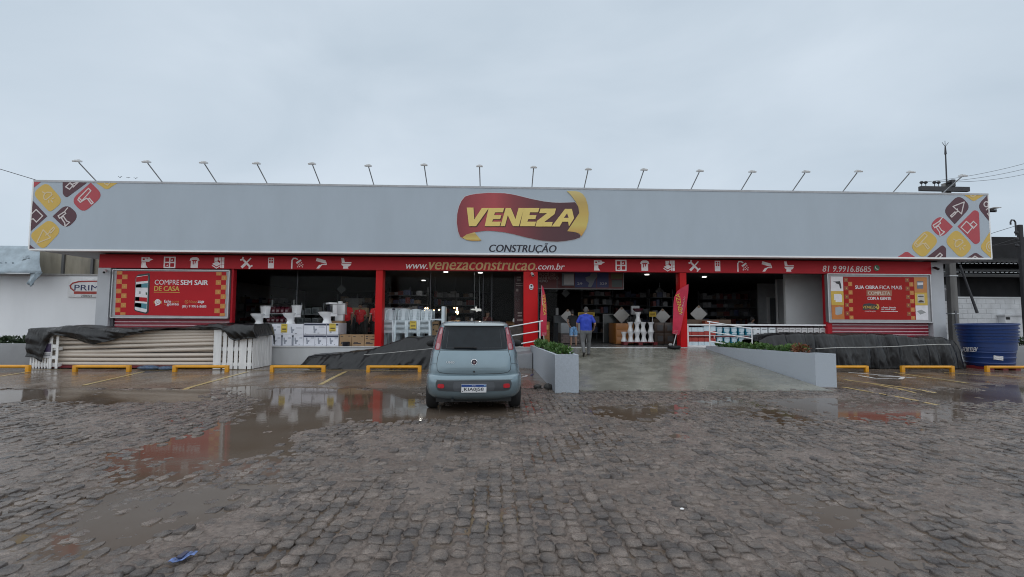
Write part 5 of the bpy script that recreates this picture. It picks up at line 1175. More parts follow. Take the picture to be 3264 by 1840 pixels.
def line(name, pts, w, mat, off=.005, parent=car):
    P = [Vector(p) for p in pts]; full = []
    for a, b in zip(P[:-1], P[1:]):
        n = max(2, int((b-a).length/.03)); full += [a.lerp(b, k/n) for k in range(n)]
    full.append(P[-1])
    return put(G().tube([(p.x, rear_y(p.x, p.y)-off+w*.4, p.y) for p in full], w/2, 6), name, mat, parent, local=True, smooth=60)
# rear window and tail lamps
win = patch('rear_window', [(-.56,1.02),(.56,1.02),(.525,1.40),(-.525,1.40)], gls, 24, 12, .006, rnd=.05)
line('defroster_frame', [(-.46,1.05),(.46,1.05),(.43,1.36),(-.43,1.36),(-.46,1.05)], .006, M('window_band', (.04,.045,.05), .3), .0075, win)
for s, nm_ in ((-1, 'left'), (1, 'right')):
    c = [(s*.672,1.012),(s*.565,1.012),(s*.53,1.395),(s*.602,1.38)]
    if s > 0: c = [c[1], c[0], c[3], c[2]]
    tl_ = patch('tail_light', c, lensr, 6, 14, .012, .05, rnd=.12)
    for z0, z1_ in ((1.03,1.12),(1.265,1.37)):
        f = lambda z: ((.672-.07*(z-1.012)/.37)-.018, (.565-.035*(z-1.012)/.37)+.016)
        a, b = f(z0), f(z1_); c2 = [(s*a[0],z0),(s*a[1],z0),(s*b[1],z1_),(s*b[0],z1_)]
        if s > 0: c2 = [c2[1], c2[0], c2[3], c2[2]]
        patch('lens', c2, lensp, 5, 5, .016, .01, tl_, rnd=.35)
    # mirror
    t_ = put(G().ball((s*.885,2.22,1.02), .105, .075, .075, 16, 10), 'wing_mirror', blk, car, local=True, smooth=60)
    put(G().cyl((s*.70,2.26,.98), (s*.82,2.24,1.0), .03, .025, 8), 'mirror_arm', blk, t_, local=True)
    # side glass
    g = G(); vs = []
    for (y0, y1, z) in ((.85, 2.55, 1.03), (.80, 2.05, 1.36)):
        for k in range(7): vs.append((s*(lvl(z)[1]+.004), y0+(y1-y0)*k/6, z))
    g.add(vs, [(k, k+1, 8+k, 7+k) if s > 0 else (7+k, 8+k, k+1, k) for k in range(6)]); put(g, 'side_window', gls, car, local=True)
    put(G().box(s*.765-.012, s*.765+.012, 1.15, 1.30, .80, .835), 'door_handle', paint, car, local=True, bevel=.008)
put(G().box(-.44,.44,2.0,2.02,1.08,1.09), 'interior_bar', blk, car, local=True)
vs = []
for (z, o_) in ((1.04,.0),(1.12,.0),(1.25,0),(1.36,0),(1.40,0)):
    L_ = lvl(z)
    for k in range(11):
        x = (-.82+1.64*k/10)*L_[1]; t = abs(x)/L_[1]; vs.append((x, L_[3]-.35*(1-(1-t**2.8)**(1/2.8))+.006, z))
put(G().add(vs, [(j*11+k+1, j*11+k, (j+1)*11+k, (j+1)*11+k+1) for j in range(4) for k in range(10)]), 'windscreen', gls, car, local=True, smooth=60)
patch('roof_spoiler', [(-.56,1.415),(.56,1.415),(.53,1.455),(-.53,1.455)], M('car_silver_lit', (.34,.38,.39), .3, metal=.5, var=.05, coat=.5), 20, 4, .03, .06, rnd=.05)  # lighter copy of the body paint: light on the spoiler put into its colour
patch('spoiler_gap', [(-.515,1.395),(.515,1.395),(.515,1.412),(-.515,1.412)], seamm, 20, 2, .010)
# seams of the tailgate, bumper line
line('tailgate_seam', [(-.565,1.005),(-.60,.90),(-.612,.78),(-.60,.69),(-.565,.655),(-.45,.638),(0,.632),(.45,.638),(.565,.655),(.60,.69),(.612,.78),(.60,.90),(.565,1.005)], .010, seamm, .002)
line('window_seam', [(-.66,1.008),(-.3,1.012),(.3,1.012),(.66,1.008)], .008, seamm, .003)
line('body_crease', [(-.56,.735),(-.3,.722),(.3,.722),(.56,.735)], .004, M('crease', (.12,.16,.17), .3, metal=.5), .0005)
for s in (-1, 1): line('bumper_seam', [(s*.612,.79),(s*.68,.785),(s*.745,.755)], .006, seamm, .002)
ins_ = patch('bumper_insert', [(-.60,.365),(.60,.365),(.63,.545),(-.63,.545)], plast, 26, 8, .006, .02, rnd=.12)
patch('plate_recess', [(-.335,.372),(.335,.372),(.335,.52),(-.335,.52)], M('recess_grey', (.075,.082,.092), .5), 16, 6, .012, .01, ins_, rnd=.12)
for s in (-1, 1):
    x = s*.53; patch('reflector', [(x-.055,.415),(x+.055,.415),(x+.055,.485),(x-.055,.485)], M('reflector_red', (.42,.01,.02), .2, coat=.4), 5, 4, .018, .012, ins_, rnd=.3)
line('insert_edge', [(-.63,.545),(-.4,.553),(0,.555),(.4,.553),(.63,.545)], .008, M('edge_grey', (.18,.22,.24), .4), .006)
yp = -.028
pl = put(G().box(-.20, .20, yp, yp+.03, .352, .482), 'number_plate', M('plate_white', (.66,.67,.69), .4), car, local=True, bevel=.004)
put(G().box(-.198, .198, yp-.003, yp+.001, .443, .480), 'plate_band', M('plate_blue', (.01,.05,.22), .35), pl, local=True)
put(text_g('BRASIL', -.03, .03, .456, .466, yp-.005), 'lettering', whitet, pl, local=True)
put(text_g('KIA0J58', -.155, .155, .366, .432, yp-.003, mat_bold=.01), 'lettering', M('plate_black', (.01,.01,.012), .5), pl, local=True)
for dx in (-.18,): put(G().box(dx-.006, dx+.006, yp-.003, yp+.001, .366, .38), 'plate_mark', MATS['plate_black'], pl, local=True)
put(G().box(.16, .19, yp-.0045, yp+.001, .452, .470), 'plate_flag', M('plate_pale', (.2,.35,.5), .5), pl, local=True)
yb = rear_y(0, .825)
bd = put(G().loft([[(r*math.cos(2*PI*k/28), yb-y_, .825+r*math.sin(2*PI*k/28)) for k in range(28)] for r, y_ in ((.05,-.01),(.052,.008),(.045,.014),(.04,.010))]), 'badge', chrome, car, local=True, smooth=40)
put(G().loft([[(r*math.cos(2*PI*k/28), yb-y_, .825+r*math.sin(2*PI*k/28)) for k in range(28)] for r, y_ in ((.041,.005),(.04,.0125),(.001,.013))]), 'badge_field', M('badge_navy', (.02,.02,.04), .2), bd, local=True)
put(G().prismY([(-.021,.846),(.021,.846),(.017,.806),(0,.798),(-.017,.806)], yb-.0155, yb-.01), 'badge_shield', M('badge_maroon', (.10,.02,.03), .3), bd, local=True)
put(text_g('FIAT', -.018, .018, .812, .842, yb-.017), 'lettering', chrome, bd, local=True)
for k, ch in enumerate('UNO'):
    x = -.43+k*.045; y_ = rear_y(x, .82)
    put(text_g(ch, x-.018, x+.018, .805, .838, y_-.012, mat_bold=.03), 'lettering', M('letter_silver', (.6,.62,.64), .3), car, local=True)
put(G().lathe([(.016,-.006),(.016,.006)], (0,0,0), 14).xf(Matrix.Translation((0, rear_y(0,.672)-.002, .672)) @ Matrix.Rotation(PI/2, 4, 'X')), 'key_lock', seamm, car, local=True)
w_ = put(G().bar((-.335, rear_y(-.33,1.065)-.03, 1.062), (.01, rear_y(0,1.055)-.035, 1.058), .02, .016), 'wiper', blk, car, local=True)
put(G().ball((.015, rear_y(0,1.05)-.03, 1.057), .028, .022, .02, 10, 6), 'wiper_pivot', blk, w_, local=True)
put(G().cyl((-.35,.25,.215), (-.35,.06,.215), .022, n=10), 'exhaust', blk, car, local=True)
put(G().box(-.45,.45,.3,.9,.19,.26), 'silencer', blk, car, local=True)
put(G().cyl((0,.55,1.48), (0,.42,1.60), .004, n=5), 'aerial', blk, car, local=True)
# ================================================================== GOODS ON THE PLATFORM
FLR = PF+.021
cer = M('white_ceramic', (.78,.79,.80), .12, var=.02, coat=.4); boxw = M('white_carton', (.72,.73,.79), .7, var=.05, scale=4); boxn = M('carton_navy', (.03,.035,.07), .6); brownc = M('brown_carton', (.34,.22,.12), .8, var=.12, scale=5); ink = M('carton_ink', (.30,.32,.37), .7); inkd = M('carton_dark_ink', (.02,.02,.03), .7); tagy = M('price_yellow', (.62,.46,.07), .55, var=.05)
def z3(x, y): return (800+x*.16304, 940+y*.16304)
GYB = 15.66
def goods_box(pa, pb, za, zb, mat, label, deco, dep=.5, Y=GYB, cat='box', group='cartons on the platform', name='carton', shift=0.0):
    x0, x1 = XY(pa, 1060, Y)+.004, XY(pb, 1060, Y)-.004
    t = thing(name, label, cat, ((x0+x1)/2, Y+dep/2, za), shift, group)
    put(G().box(x0, x1, Y, Y+dep, za+.001, zb-.003), 'box', mat, t, bevel=.006, seg=1)
    w, h = x1-x0, zb-za; R = lambda a, b, c, d, m, n_, o=.003: put(G().box(x0+a*w, x0+b*w, Y-o, Y+.001, za+c*h, za+d*h), n_, m, t)
    if 'band' in deco: R(.01, .99, .80, .96, boxn if 'top' not in deco else boxn, 'printed_band')
    if 'side' in deco: R(.0, .16, .02, .98, ink, 'printed_panel'); R(.02, .13, .78, .95, inkd, 'printed_mark')
    if 'toilet' in deco:
        cxx, czz, s = x0+(.38 if w < .5 else .5)*w, za+.45*h, h*.36
        P = [(-.6,1.0),(-.2,1.05),(-.1,.25),(.7,.2),(.55,-.25),(.15,-.45),(.2,-1.0),(-.45,-1.0),(-.4,-.4),(-.55,0)]
        put(G().prismY([(cxx+a*s*.7, czz+b*s*.8) for a, b in P], Y-.003, Y+.001), 'printed_picture', ink, t)
        if w > .5: R(.66, .9, .68, .70, ink, 'printed_line'); R(.66, .95, .6, .62, ink, 'printed_line')
        else: R(.66, .93, .74, .77, ink, 'printed_line'); R(.66, .93, .64, .67, ink, 'printed_line')
    if 'foot' in deco: R(.62, .7, .12, .16, inkd, 'printed_mark'); R(.05,.09,.1,.14, ink, 'printed_mark')
    if 'sym' in deco: R(.1, .3, .82, .88, inkd, 'printed_mark'); R(.72, .9, .84, .9, inkd, 'printed_mark'); R(.12, .75, .16, .24, inkd, 'printed_line'); R(.15, .5, .28, .34, inkd, 'printed_line')
    if 'sym2' in deco: R(.12, .3, .62, .68, inkd, 'printed_mark'); R(.55, .9, .56, .62, inkd, 'printed_line'); R(.2, .8, .86, .89, inkd, 'printed_line')
    return t, x0, x1
zA, zB, zC = FLR, FLR+.355, FLR+.715
bx = lambda a: z3(a, 0)[0]
goods_box(bx(395), bx(592), zA, zB, boxw, 'leftmost white carton of the lower row with a toilet drawing', 'toilet')
goods_box(bx(592), bx(803), zA, zB, boxw, 'second white carton of the lower row with a grey printed side strip', 'side toilet')
goods_box(bx(803), bx(1026), zA, zB, boxw, 'third white carton of the lower row with a grey strip and small foot mark', 'side toilet foot')
goods_box(bx(1028), bx(1252), zA, zB, boxw, 'white carton of the lower row with dark band, left of three alike', 'band toilet')
goods_box(bx(1254), bx(1482), zA, zB, boxw, 'white carton of the lower row with dark band, middle of three alike', 'band toilet foot')
goods_box(bx(1486), bx(1716), zA, zB, boxw, 'white carton of the lower row with dark band, next to the brown cartons', 'band toilet foot')
goods_box(bx(240), bx(366), zB, zC-.03, boxw, 'white carton end peeping out behind the bunched tarpaulin', 'foot')
goods_box(bx(368), bx(586), zB, zC, boxw, 'left white carton of the upper row with a toilet drawing', 'side toilet')
t1, *_ = goods_box(bx(590), bx(1026), zB, zC, boxw, 'wide white carton of the upper row behind the left yellow price card', 'toilet foot')
goods_box(bx(1030), bx(1470), zB+.01, zC+.03, boxw, 'wide white carton of the upper row with dark top band', 'band toilet foot')
t2, *_ = goods_box(bx(1474), bx(1708), zB+.01, zC+.03, boxw, 'upper white carton with dark band behind the right yellow price card', 'band toilet', dep=.85)
goods_box(bx(1732), bx(1972), FLR, FLR+.37, brownc, 'left brown carton beside the white cartons, with a dark basin in front', 'sym')
goods_box(bx(1975), bx(2217), FLR, FLR+.37, brownc, 'middle brown carton of the three beside the red column', 'sym')
goods_box(bx(2220), bx(2440), FLR, FLR+.37, brownc, 'right brown carton touching the red column', 'sym2')
def price_card(pts, label, Y):
    a, b = onY(*pts[0], Y), onY(*pts[1], Y); t = thing('price_card', label, 'price card', ((a.x+b.x)/2, Y, b.z), 0, 'yellow price cards')
    put(G().prismY(roundpoly([(a.x, b.z),(b.x, b.z),(b.x, a.z),(a.x, a.z)], .02), Y-.008, Y-.003), 'card', tagy, t)
    w, h = b.x-a.x, a.z-b.z
    put(G().box(a.x+.18*w, b.x-.14*w, Y-.011, Y-.007, b.z+.34*h, b.z+.46*h), 'price_print', inkd, t)
    put(G().box(a.x+.15*w, b.x-.2*w, Y-.011, Y-.007, b.z+.80*h, b.z+.88*h), 'print_line', M('card_ink', (.30,.22,.03), .6), t); put(G().box(a.x+.2*w, b.x-.15*w, Y-.011, Y-.007, b.z+.06*h, b.z+.11*h), 'print_line', inkd, t)
price_card((z3(595,570), z3(708,738)), 'yellow price card on the left of the white cartons', GYB); price_card((z3(1535,560), z3(1656,716)), 'yellow price card on the right of the white cartons', GYB)
g = G().lathe([(.10,0),(.115,.02),(.12,.12),(.125,.14),(.11,.14),(.10,.03),(.0,.03)], (XY(bx(1855),1090,15.5), 15.52, FLR), 24, (True, False)); tag(put(g, 'basin', M('dark_plastic', (.02,.02,.026), .3), smooth=40), 'small dark basin standing in front of the left brown carton', 'basin')

# toilets
def egg(cx_, cy_, z, rx, ry, n=24, front=1.0): return [(cx_+rx*math.cos(2*PI*k/n)*(front if math.cos(2*PI*k/n) < 0 else 1), cy_+ry*math.sin(2*PI*k/n), z) for k in range(n)]
def toilet(pbowl, z0, rot, label, Y, kind=0, s=1.0):
    x = XY(pbowl, 1010, Y); t = thing('toilet', label, 'toilet', (x, Y, z0), rot, 'display toilets on the cartons'); t.scale = (s, s, s)
    gb_ = G().loft([egg(.03,0,0,.165,.12), egg(.03,0,.03,.16,.115), egg(.03,0,.12,.125,.095), egg(.02,0,.20,.14,.11,front=1.1), egg(-.01,0,.27,.18,.15,front=1.15), egg(-.02,0,.33,.205,.175,front=1.15), egg(-.02,0,.36,.21,.178,front=1.15)], (True, True)); gb_.box(.05,.33,-.13,.13,.24,.355)
    put(gb_, 'bowl', cer, t, local=True, smooth=60)
    put(G().loft([egg(-.03,0,.362,.22,.185,front=1.15), egg(-.03,0,.385,.225,.19,front=1.15), egg(-.03,0,.40,.20,.17,front=1.15)], (True, True)), 'seat', cer, t, local=True, smooth=50)
    if kind == 0:
        tk = put(G().loft([[(a*w_+.24, b*d_, z) for a, b in ((-.5,-.5),(.5,-.5),(.5,.5),(-.5,.5))] for w_, d_, z in ((.15,.31,.34),(.17,.34,.42),(.19,.40,.66))]), 'tank', cer, t, local=True, bevel=.02)
        put(G().box(.135,.345,-.21,.21,.662,.69), 'tank_lid', cer, tk, local=True, bevel=.012)
    else:
        tk = put(G().loft([[(a*w_+.24, b*d_, z) for a, b in ((-.5,-.5),(.5,-.5),(.5,.5),(-.5,.5))] for w_, d_, z in ((.15,.30,.34),(.15,.32,.66))]), 'tank', cer, t, local=True, bevel=.015)
        put(G().box(.06,.10,-.19,.19,.40,.62), 'raised_seat', M('dark_seat', (.02,.022,.03), .3), t, local=True, bevel=.01)
        put(G().box(.02,.30,-.2,.2,.665,.73), 'tank_lid', cer, tk, local=True, bevel=.012)
toilet(z3(150,0)[0], zC-.03, .95, 'left white toilet on the cartons, half behind the bunched tarpaulin', 15.95, s=.92)
toilet(z3(765,0)[0], zC, .9, 'middle white toilet standing on the white cartons', 15.95, s=.92)
toilet(z3(1475,0)[0], zC+.03, .65, 'right white toilet with raised dark seat on the cartons', 15.95, 1, s=.95)
a = XY(z3(1640,0)[0], 1000, 16.4); t = thing('toilet', 'small white toilet tank behind the right one, next to the staff', 'toilet', (a+.16, 16.45, 1.42), 0, 'display toilets on the cartons')
put(G().box(-.16,.2,-.12,.12,.22,.56), 'tank', cer, t, local=True, bevel=.02); put(G().box(-.17,.21,-.13,.13,.565,.6), 'tank_lid', cer, t, local=True, bevel=.01); put(G().lathe([(.06,.6),(.09,.63),(.07,.68)], (0,0,0), 16), 'flush_knob', cer, t, local=True); put(G().box(-.14,.14,-.1,.1,0,.22), 'pedestal', cer, t, local=True, bevel=.02)
goods_box(bx(1560), bx(1770), FLR, 1.42, brownc, 'tall brown carton under the rear toilet tank', 'sym2', .5, 16.3)
# shelves behind the glass on the left
shm = M('shelf_white', (.55,.55,.56), .5); redp = M('red_pack', (.14,.012,.03), .4, var=.2, scale=8); packl = M('pack_label', (.55,.42,.44), .5)
SHY_ = 17.3
a, b = XY(845,1000,SHY_), XY(920,1000,SHY_); zt1, zt2 = ZY(880,998,SHY_), ZY(880,1029,SHY_)
t = thing('display_shelf', 'white display shelf with red packs behind the toilets', 'shelf', ((a+b)/2, SHY_, PF))
for z in (PF+.15, zt2, zt1): put(G().box(a, b, SHY_, SHY_+.5, z-.04, z), 'shelf_board', shm, t)
for x in (a, b-.04): put(G().box(x, x+.04, SHY_+.46, SHY_+.5, PF, zt1+.5), 'post', shm, t)
for r_, (z, h) in enumerate(((zt1, .24), (zt2, .24))):
    for k in range(5):
        w = (b-a-.04)/5; x = a+.02+k*w
        t = thing('red_pack', '%s red pack from the left on the %s shelf behind the toilets' % (ORD[k], ('upper','lower')[r_]), 'pack', (x+w/2, SHY_+.1, z), 0, 'red packs on the display shelf')
        put(G().loft([[(x+.02, SHY_+.06, z+.001),(x+w-.02, SHY_+.06, z+.001),(x+w-.02, SHY_+.34, z+.001),(x+.02, SHY_+.34, z+.001)], [(x+.01, SHY_+.05, z+h*.7),(x+w-.01, SHY_+.05, z+h*.7),(x+w-.01, SHY_+.35, z+h*.7),(x+.01, SHY_+.35, z+h*.7)], [(x+.05, SHY_+.15, z+h),(x+w-.05, SHY_+.15, z+h),(x+w-.05, SHY_+.25, z+h),(x+.05, SHY_+.25, z+h)]]), 'pack', redp, t, bevel=.01)
        put(G().box(x+w*.25, x+w*.75, SHY_+.045, SHY_+.056, z+.05, z+.12), 'label', packl, t)
a, b = XY(942,1000,SHY_), XY(1018,1000,SHY_); t = thing('display_shelf', 'dark display shelf with grey crates behind the middle toilet', 'shelf', ((a+b)/2, SHY_, PF))
for z in (PF+.15, zt2, zt1-.03): put(G().box(a, b, SHY_, SHY_+.5, z-.03, z), 'shelf_board', M('shelf_dark', (.12,.13,.14), .5), t)
for x in (a, b-.04): put(G().box(x, x+.04, SHY_+.46, SHY_+.5, PF, zt1+.4), 'post', MATS['shelf_dark'], t)
crm = M('grey_crate', (.10,.115,.12), .5, var=.3, scale=9)
for r_, z in enumerate((zt1-.03, zt2)):
    for k in range(3):
        w = (b-a-.05)/3; x = a+.02+k*w; h = (.16,.22,.25)[k] if r_ == 0 else .18
        t = thing('crate', '%s grey crate from the left on the %s dark shelf' % (ORD[k], ('upper','lower')[r_]), 'crate', (x+w/2, SHY_+.2, z), 0, 'grey crates on the dark shelf')
        put(G().box(x+.02, x+w-.02, SHY_+.05, SHY_+.4, z+.001, z+h), 'crate', crm, t, bevel=.01)
        for q in range(4): put(G().box(x+.05+q*(w-.1)/4, x+.05+(q+.55)*(w-.1)/4, SHY_+.044, SHY_+.052, z+.03, z+h*.8), 'slot', M('crate_slot', (.03,.03,.035), .6), t)
# racking deep in the shop, faint
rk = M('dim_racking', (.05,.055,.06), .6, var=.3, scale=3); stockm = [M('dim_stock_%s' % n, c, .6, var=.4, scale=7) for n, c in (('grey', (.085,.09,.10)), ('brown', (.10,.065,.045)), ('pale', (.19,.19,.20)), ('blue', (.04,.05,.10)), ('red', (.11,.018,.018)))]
def racking(pa, pb, Y, label, rows, seed):
    r = random.Random(seed); a, b = XY(pa,980,Y), XY(pb,980,Y); t = thing('racking', label, 'shelves', ((a+b)/2, Y, PF))
    for z in rows: put(G().box(a, b, Y, Y+.6, z-.03, z), 'shelf_board', rk, t)
    for x in (a, (a+b)/2, b-.05): put(G().box(x, x+.05, Y+.5, Y+.55, PF, rows[-1]+.4), 'post', rk, t)
    for z in rows:
        x = a+.05
        while x < b-.3:
            w = r.uniform(.12, .32); h = r.uniform(.14, .3)
            if r.random() < .85: put(G().box(x, x+w-.02, Y+.05, Y+.45, z+.001, z+h), 'stock_item', r.choice(stockm), t)
            x += w
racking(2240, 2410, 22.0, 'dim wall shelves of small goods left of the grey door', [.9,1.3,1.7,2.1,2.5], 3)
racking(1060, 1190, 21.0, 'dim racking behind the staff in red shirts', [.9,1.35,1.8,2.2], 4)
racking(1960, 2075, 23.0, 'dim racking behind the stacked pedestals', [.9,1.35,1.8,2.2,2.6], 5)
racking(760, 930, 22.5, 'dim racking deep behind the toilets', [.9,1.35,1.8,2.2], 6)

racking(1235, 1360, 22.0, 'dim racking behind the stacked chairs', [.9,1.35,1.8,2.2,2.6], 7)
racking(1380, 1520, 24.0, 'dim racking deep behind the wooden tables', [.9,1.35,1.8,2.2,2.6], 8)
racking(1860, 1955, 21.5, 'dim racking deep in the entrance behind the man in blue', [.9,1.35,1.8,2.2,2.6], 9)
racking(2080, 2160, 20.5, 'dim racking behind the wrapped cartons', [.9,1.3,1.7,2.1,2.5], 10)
a, b = onY(1098,951,19.6), onY(1143,1010,19.6); tag(put(G().box(a.x, b.x, 19.6, 20.0, PF+.02, a.z), 'storage_cabinet', M('cabinet_dim_grey', (.12,.12,.12), .6), bevel=.01), 'grey storage cabinet behind the two staff in red', 'cabinet')
a, b = onY(1125,981,19.2), onY(1172,1010,19.2); t = thing('display_case', 'pale wooden case on a dark base behind the middle person in red', 'display case', ((a.x+b.x)/2, 19.25, PF))
put(G().box(a.x, b.x, 19.1, 19.4, b.z, a.z), 'case', M('pale_wood_panel', (.4,.27,.14), .6), t, bevel=.01); put(G().box(a.x+.03, b.x-.03, 19.12, 19.38, PF+.02, b.z-.002), 'base', rk, t)
# stacks of white plastic chairs
chm = M('white_chair_plastic', (.62,.70,.74), .35, var=.03)
def chair_proto():
    g = G(); n = 12
    seat = [(-.20,-.21),(.20,-.21),(.205,.20),(-.205,.20)]
    ms = G().hexa([(-.195,-.20,.425),(.195,-.20,.425),(.185,.20,.405),(-.185,.20,.405)], [(-.20,-.21,.442),(.20,-.21,.442),(.19,.20,.42),(-.19,.20,.42)])
    ms.box(-.20,.20,-.213,-.20,.418,.44); ms.box(-.205,-.192,-.2,.19,.418,.44); ms.box(.192,.205,-.2,.19,.418,.44)
    me_seat = ms.mesh('seat', .012, seg=2)
    gb = G()
    def bk(x, z): return (x, .19+.13*(z-.42)/.40+.035*(1-(x/.19)**2)*.6, z)
    def strip(pts0, pts1):
        vs = []
        for p, q in zip(pts0, pts1):
            a, b = bk(*p), bk(*q); vs += [a, b, (b[0], b[1]+.012, b[2]), (a[0], a[1]+.012, a[2])]
        m = len(pts0); f = []
        for i in range(m-1):
            for k in range(4): f.append((4*i+k, 4*i+(k+1) % 4, 4*(i+1)+(k+1) % 4, 4*(i+1)+k))
        f += [(3,2,1,0),(4*m-4,4*m-3,4*m-2,4*m-1)]; gb.add(vs, f)
    out_, in_ = [], []
    for k in range(17):
        a = PI*k/16; cx_, cz_ = -.19*math.cos(a), .70+.13*math.sin(a)**.8
        out_.append((cx_, cz_)); in_.append((-.158*math.cos(a), .70+.095*math.sin(a)**.8))
    strip([(-.175,.42),(-.19,.56)]+out_, [(-.143,.42),(-.158,.56)]+in_); strip([(.143,.42),(.158,.56),(.158,.70)], [(.175,.42),(.19,.56),(.19,.70)])
    strip([(-.07,.44),(-.055,.6),(-.075,.79)], [(.07,.44),(.055,.6),(.075,.79)])
    for s in (-1, 1):
        for k in range(6):
            z = .46+.055*k; strip([(s*.06,z),(s*.15,z+.004)] if s > 0 else [(-.15,z+.004),(-.06,z)], [(s*.06,z+.012),(s*.15,z+.016)] if s > 0 else [(-.15,z+.016),(-.06,z+.012)])
    me_back = gb.mesh('backrest', smooth=40)
    def leg(sx, front):
        y0, y1 = (-.205, -.25) if front else (.19, .25); x0, x1 = sx*.185, sx*.225
        d = -.03 if front else .03; w = -sx*.05
        rings = []
        for x, y, z, k in ((x1, y1, 0, .75), (x0+sx*.01, y0, .43, 1.15)):
            rings.append([(x, y, z), (x+w*k, y, z), (x+w*k, y-d*.35, z), (x+w*.2, y-d*.35, z), (x+w*.2, y-d*1.2, z), (x, y-d*1.2, z)])
        return G().loft(rings).mesh('leg', smooth=30)
    t = thing('plastic_chair', '', 'chair', (0,0,0))
    link('seat', me_seat, chm, t); link('backrest', me_back, chm, t)
    for sx in (-1, 1):
        for f in (True, False): link('leg', leg(sx, f), chm, t)
    return t
proto = chair_proto(); used = [False]
def stack(px, Y, n, name):
    x = XY(px, 1060, Y)
    for k in range(n):
        o = proto if not used[0] else copy_tree(proto); used[0] = True
        o.location = (x+random.uniform(-.003,.003), Y-.004*k, FLR+.0415*k); o['group'] = 'white plastic chairs in stacks'; o['category'] = 'chair'
        o['label'] = ('topmost' if k == n-1 else 'lowest' if k == 0 else ORD[n-1-k]+' from the top')+' white plastic chair '+name
cz = lambda x: 1200+x/8.587
for (zx, Y, nm_) in ((345,16.05,'in the leftmost front stack by the red column'),(690,16.05,'in the second front stack from the left'),(1012,16.05,'in the third front stack, with the price card'),(1335,16.05,'in the rightmost front stack')): stack(cz(zx), Y, 11, nm_)
for (zx, Y, nm_) in ((470,16.55,'in the rear stack behind the first one'),(800,16.55,'in the rear stack behind the second one'),(1100,16.55,'in the rear stack behind the price card stack'),(1420,16.55,'in the rear stack at the right')): stack(cz(zx), Y, 11, nm_)
price_card(((cz(915), 950+640/8.587), (cz(1090), 950+850/8.587)), 'yellow price card on the third stack of chairs', 15.80)
g = G().prismY([(XY(cz(395),986,16.0), 1.80), (XY(cz(480),986,16.0), 1.80), (XY(cz(470),986,16.0), 1.86), (XY(cz(405),986,16.0), 1.86)], 16.18, 16.22); tag(put(g, 'clip_tag', M('navy_plastic', (.03,.035,.06), .4)), 'small dark tag on top of the leftmost chair stack', 'tag')
a, b = onY(1218,981,16.95), onY(1297,1000,16.95)
tag(put(G().box(a.x, b.x, 17.0, 17.6, PF+.02, a.z), 'white_cabinet', M('pale_cabinet', (.42,.42,.44), .5), bevel=.01), 'pale cabinet behind the stacked chairs', 'cabinet')
# plastic table on end and a carton
a, b = onY(1408,977,16.0), onY(1416.5,1090,16.0)
t = thing('plastic_table', 'white plastic table standing on its edge beside the chairs', 'table', (a.x, 16.0, FLR))
put(G().box(a.x, b.x, 15.95, 16.65, FLR, a.z), 'tabletop', chm, t, bevel=.01)
for y in (15.99, 16.56):
    for z in (ZY(1390,1019,16.0), FLR+.12): put(G().loft([[(a.x, y, z-.03),(a.x, y+.06, z-.03),(a.x, y+.06, z+.03),(a.x, y, z+.03)], [(XY(1374,1019,16.0), y+.01, z-.012),(XY(1374,1019,16.0), y+.045, z-.012),(XY(1374,1019,16.0), y+.045, z+.018),(XY(1374,1019,16.0), y+.01, z+.018)]]), 'leg', chm, t)
goods_box(1377, 1398, FLR, ZY(1388,1025,16.2), brownc, 'brown carton between the chairs and the upright table', 'sym2', .4, 16.2)

# wooden tables behind the glass
tabm = M('orange_wood', (.26,.13,.045), .4, var=.2, scale=4, streak=.4); legm = M('dark_leg', (.02,.02,.02), .5)
for k, (pa, pb, py) in enumerate(((1424,1464,1023),(1486,1530,1023),(1551,1594,1024),(1614,1660,1026))):
    Y = 18.6; x0, x1 = XY(pa,py,Y), XY(pb,py,Y); z = ZY(1500,py+7,Y)+.02
    t = thing('wooden_table', '%s orange wooden table from the left behind the glass' % ORD[k], 'table', ((x0+x1)/2, Y+.3, PF), 0, 'wooden tables behind the glass')
    put(G().hexa([(x0,Y,z-.05),(x1,Y,z-.05),(x1,Y+.75,z-.01),(x0,Y+.75,z-.01)], [(x0,Y,z),(x1,Y,z),(x1,Y+.75,z+.08),(x0,Y+.75,z+.08)]), 'tabletop', tabm, t)
    for x in (x0+.06, x1-.06):
        for y in (Y+.06, Y+.65): put(G().box(x-.025, x+.025, y-.025, y+.025, PF, z-.03), 'leg', legm, t)
a, b = XY(1618,1070,16.3), XY(1668,1070,16.3)
tag(put(G().box(a, b-.01, 16.32, 16.7, PF+.02, ZY(1640,1041,16.3)), 'marble_counter', M('brown_marble', (.07,.055,.045), .25, var=.5, scale=3, bump=.05)), 'dark brown marble counter left of the wide red column', 'counter')
for k, (px, lab) in enumerate(((1504,'small white napkin holder on the second wooden table'),(1638,'small white bottle on the fourth wooden table'))):
    p = onY(px, 1021, 18.8); tag(put(G().lathe([(.05,0),(.055,.08),(.03,.12),(.02,.16)], (p.x, 18.8, ZY(1500,1030,18.6)+.045), 10), 'table_bottle', cer, smooth=40), lab, 'bottle')
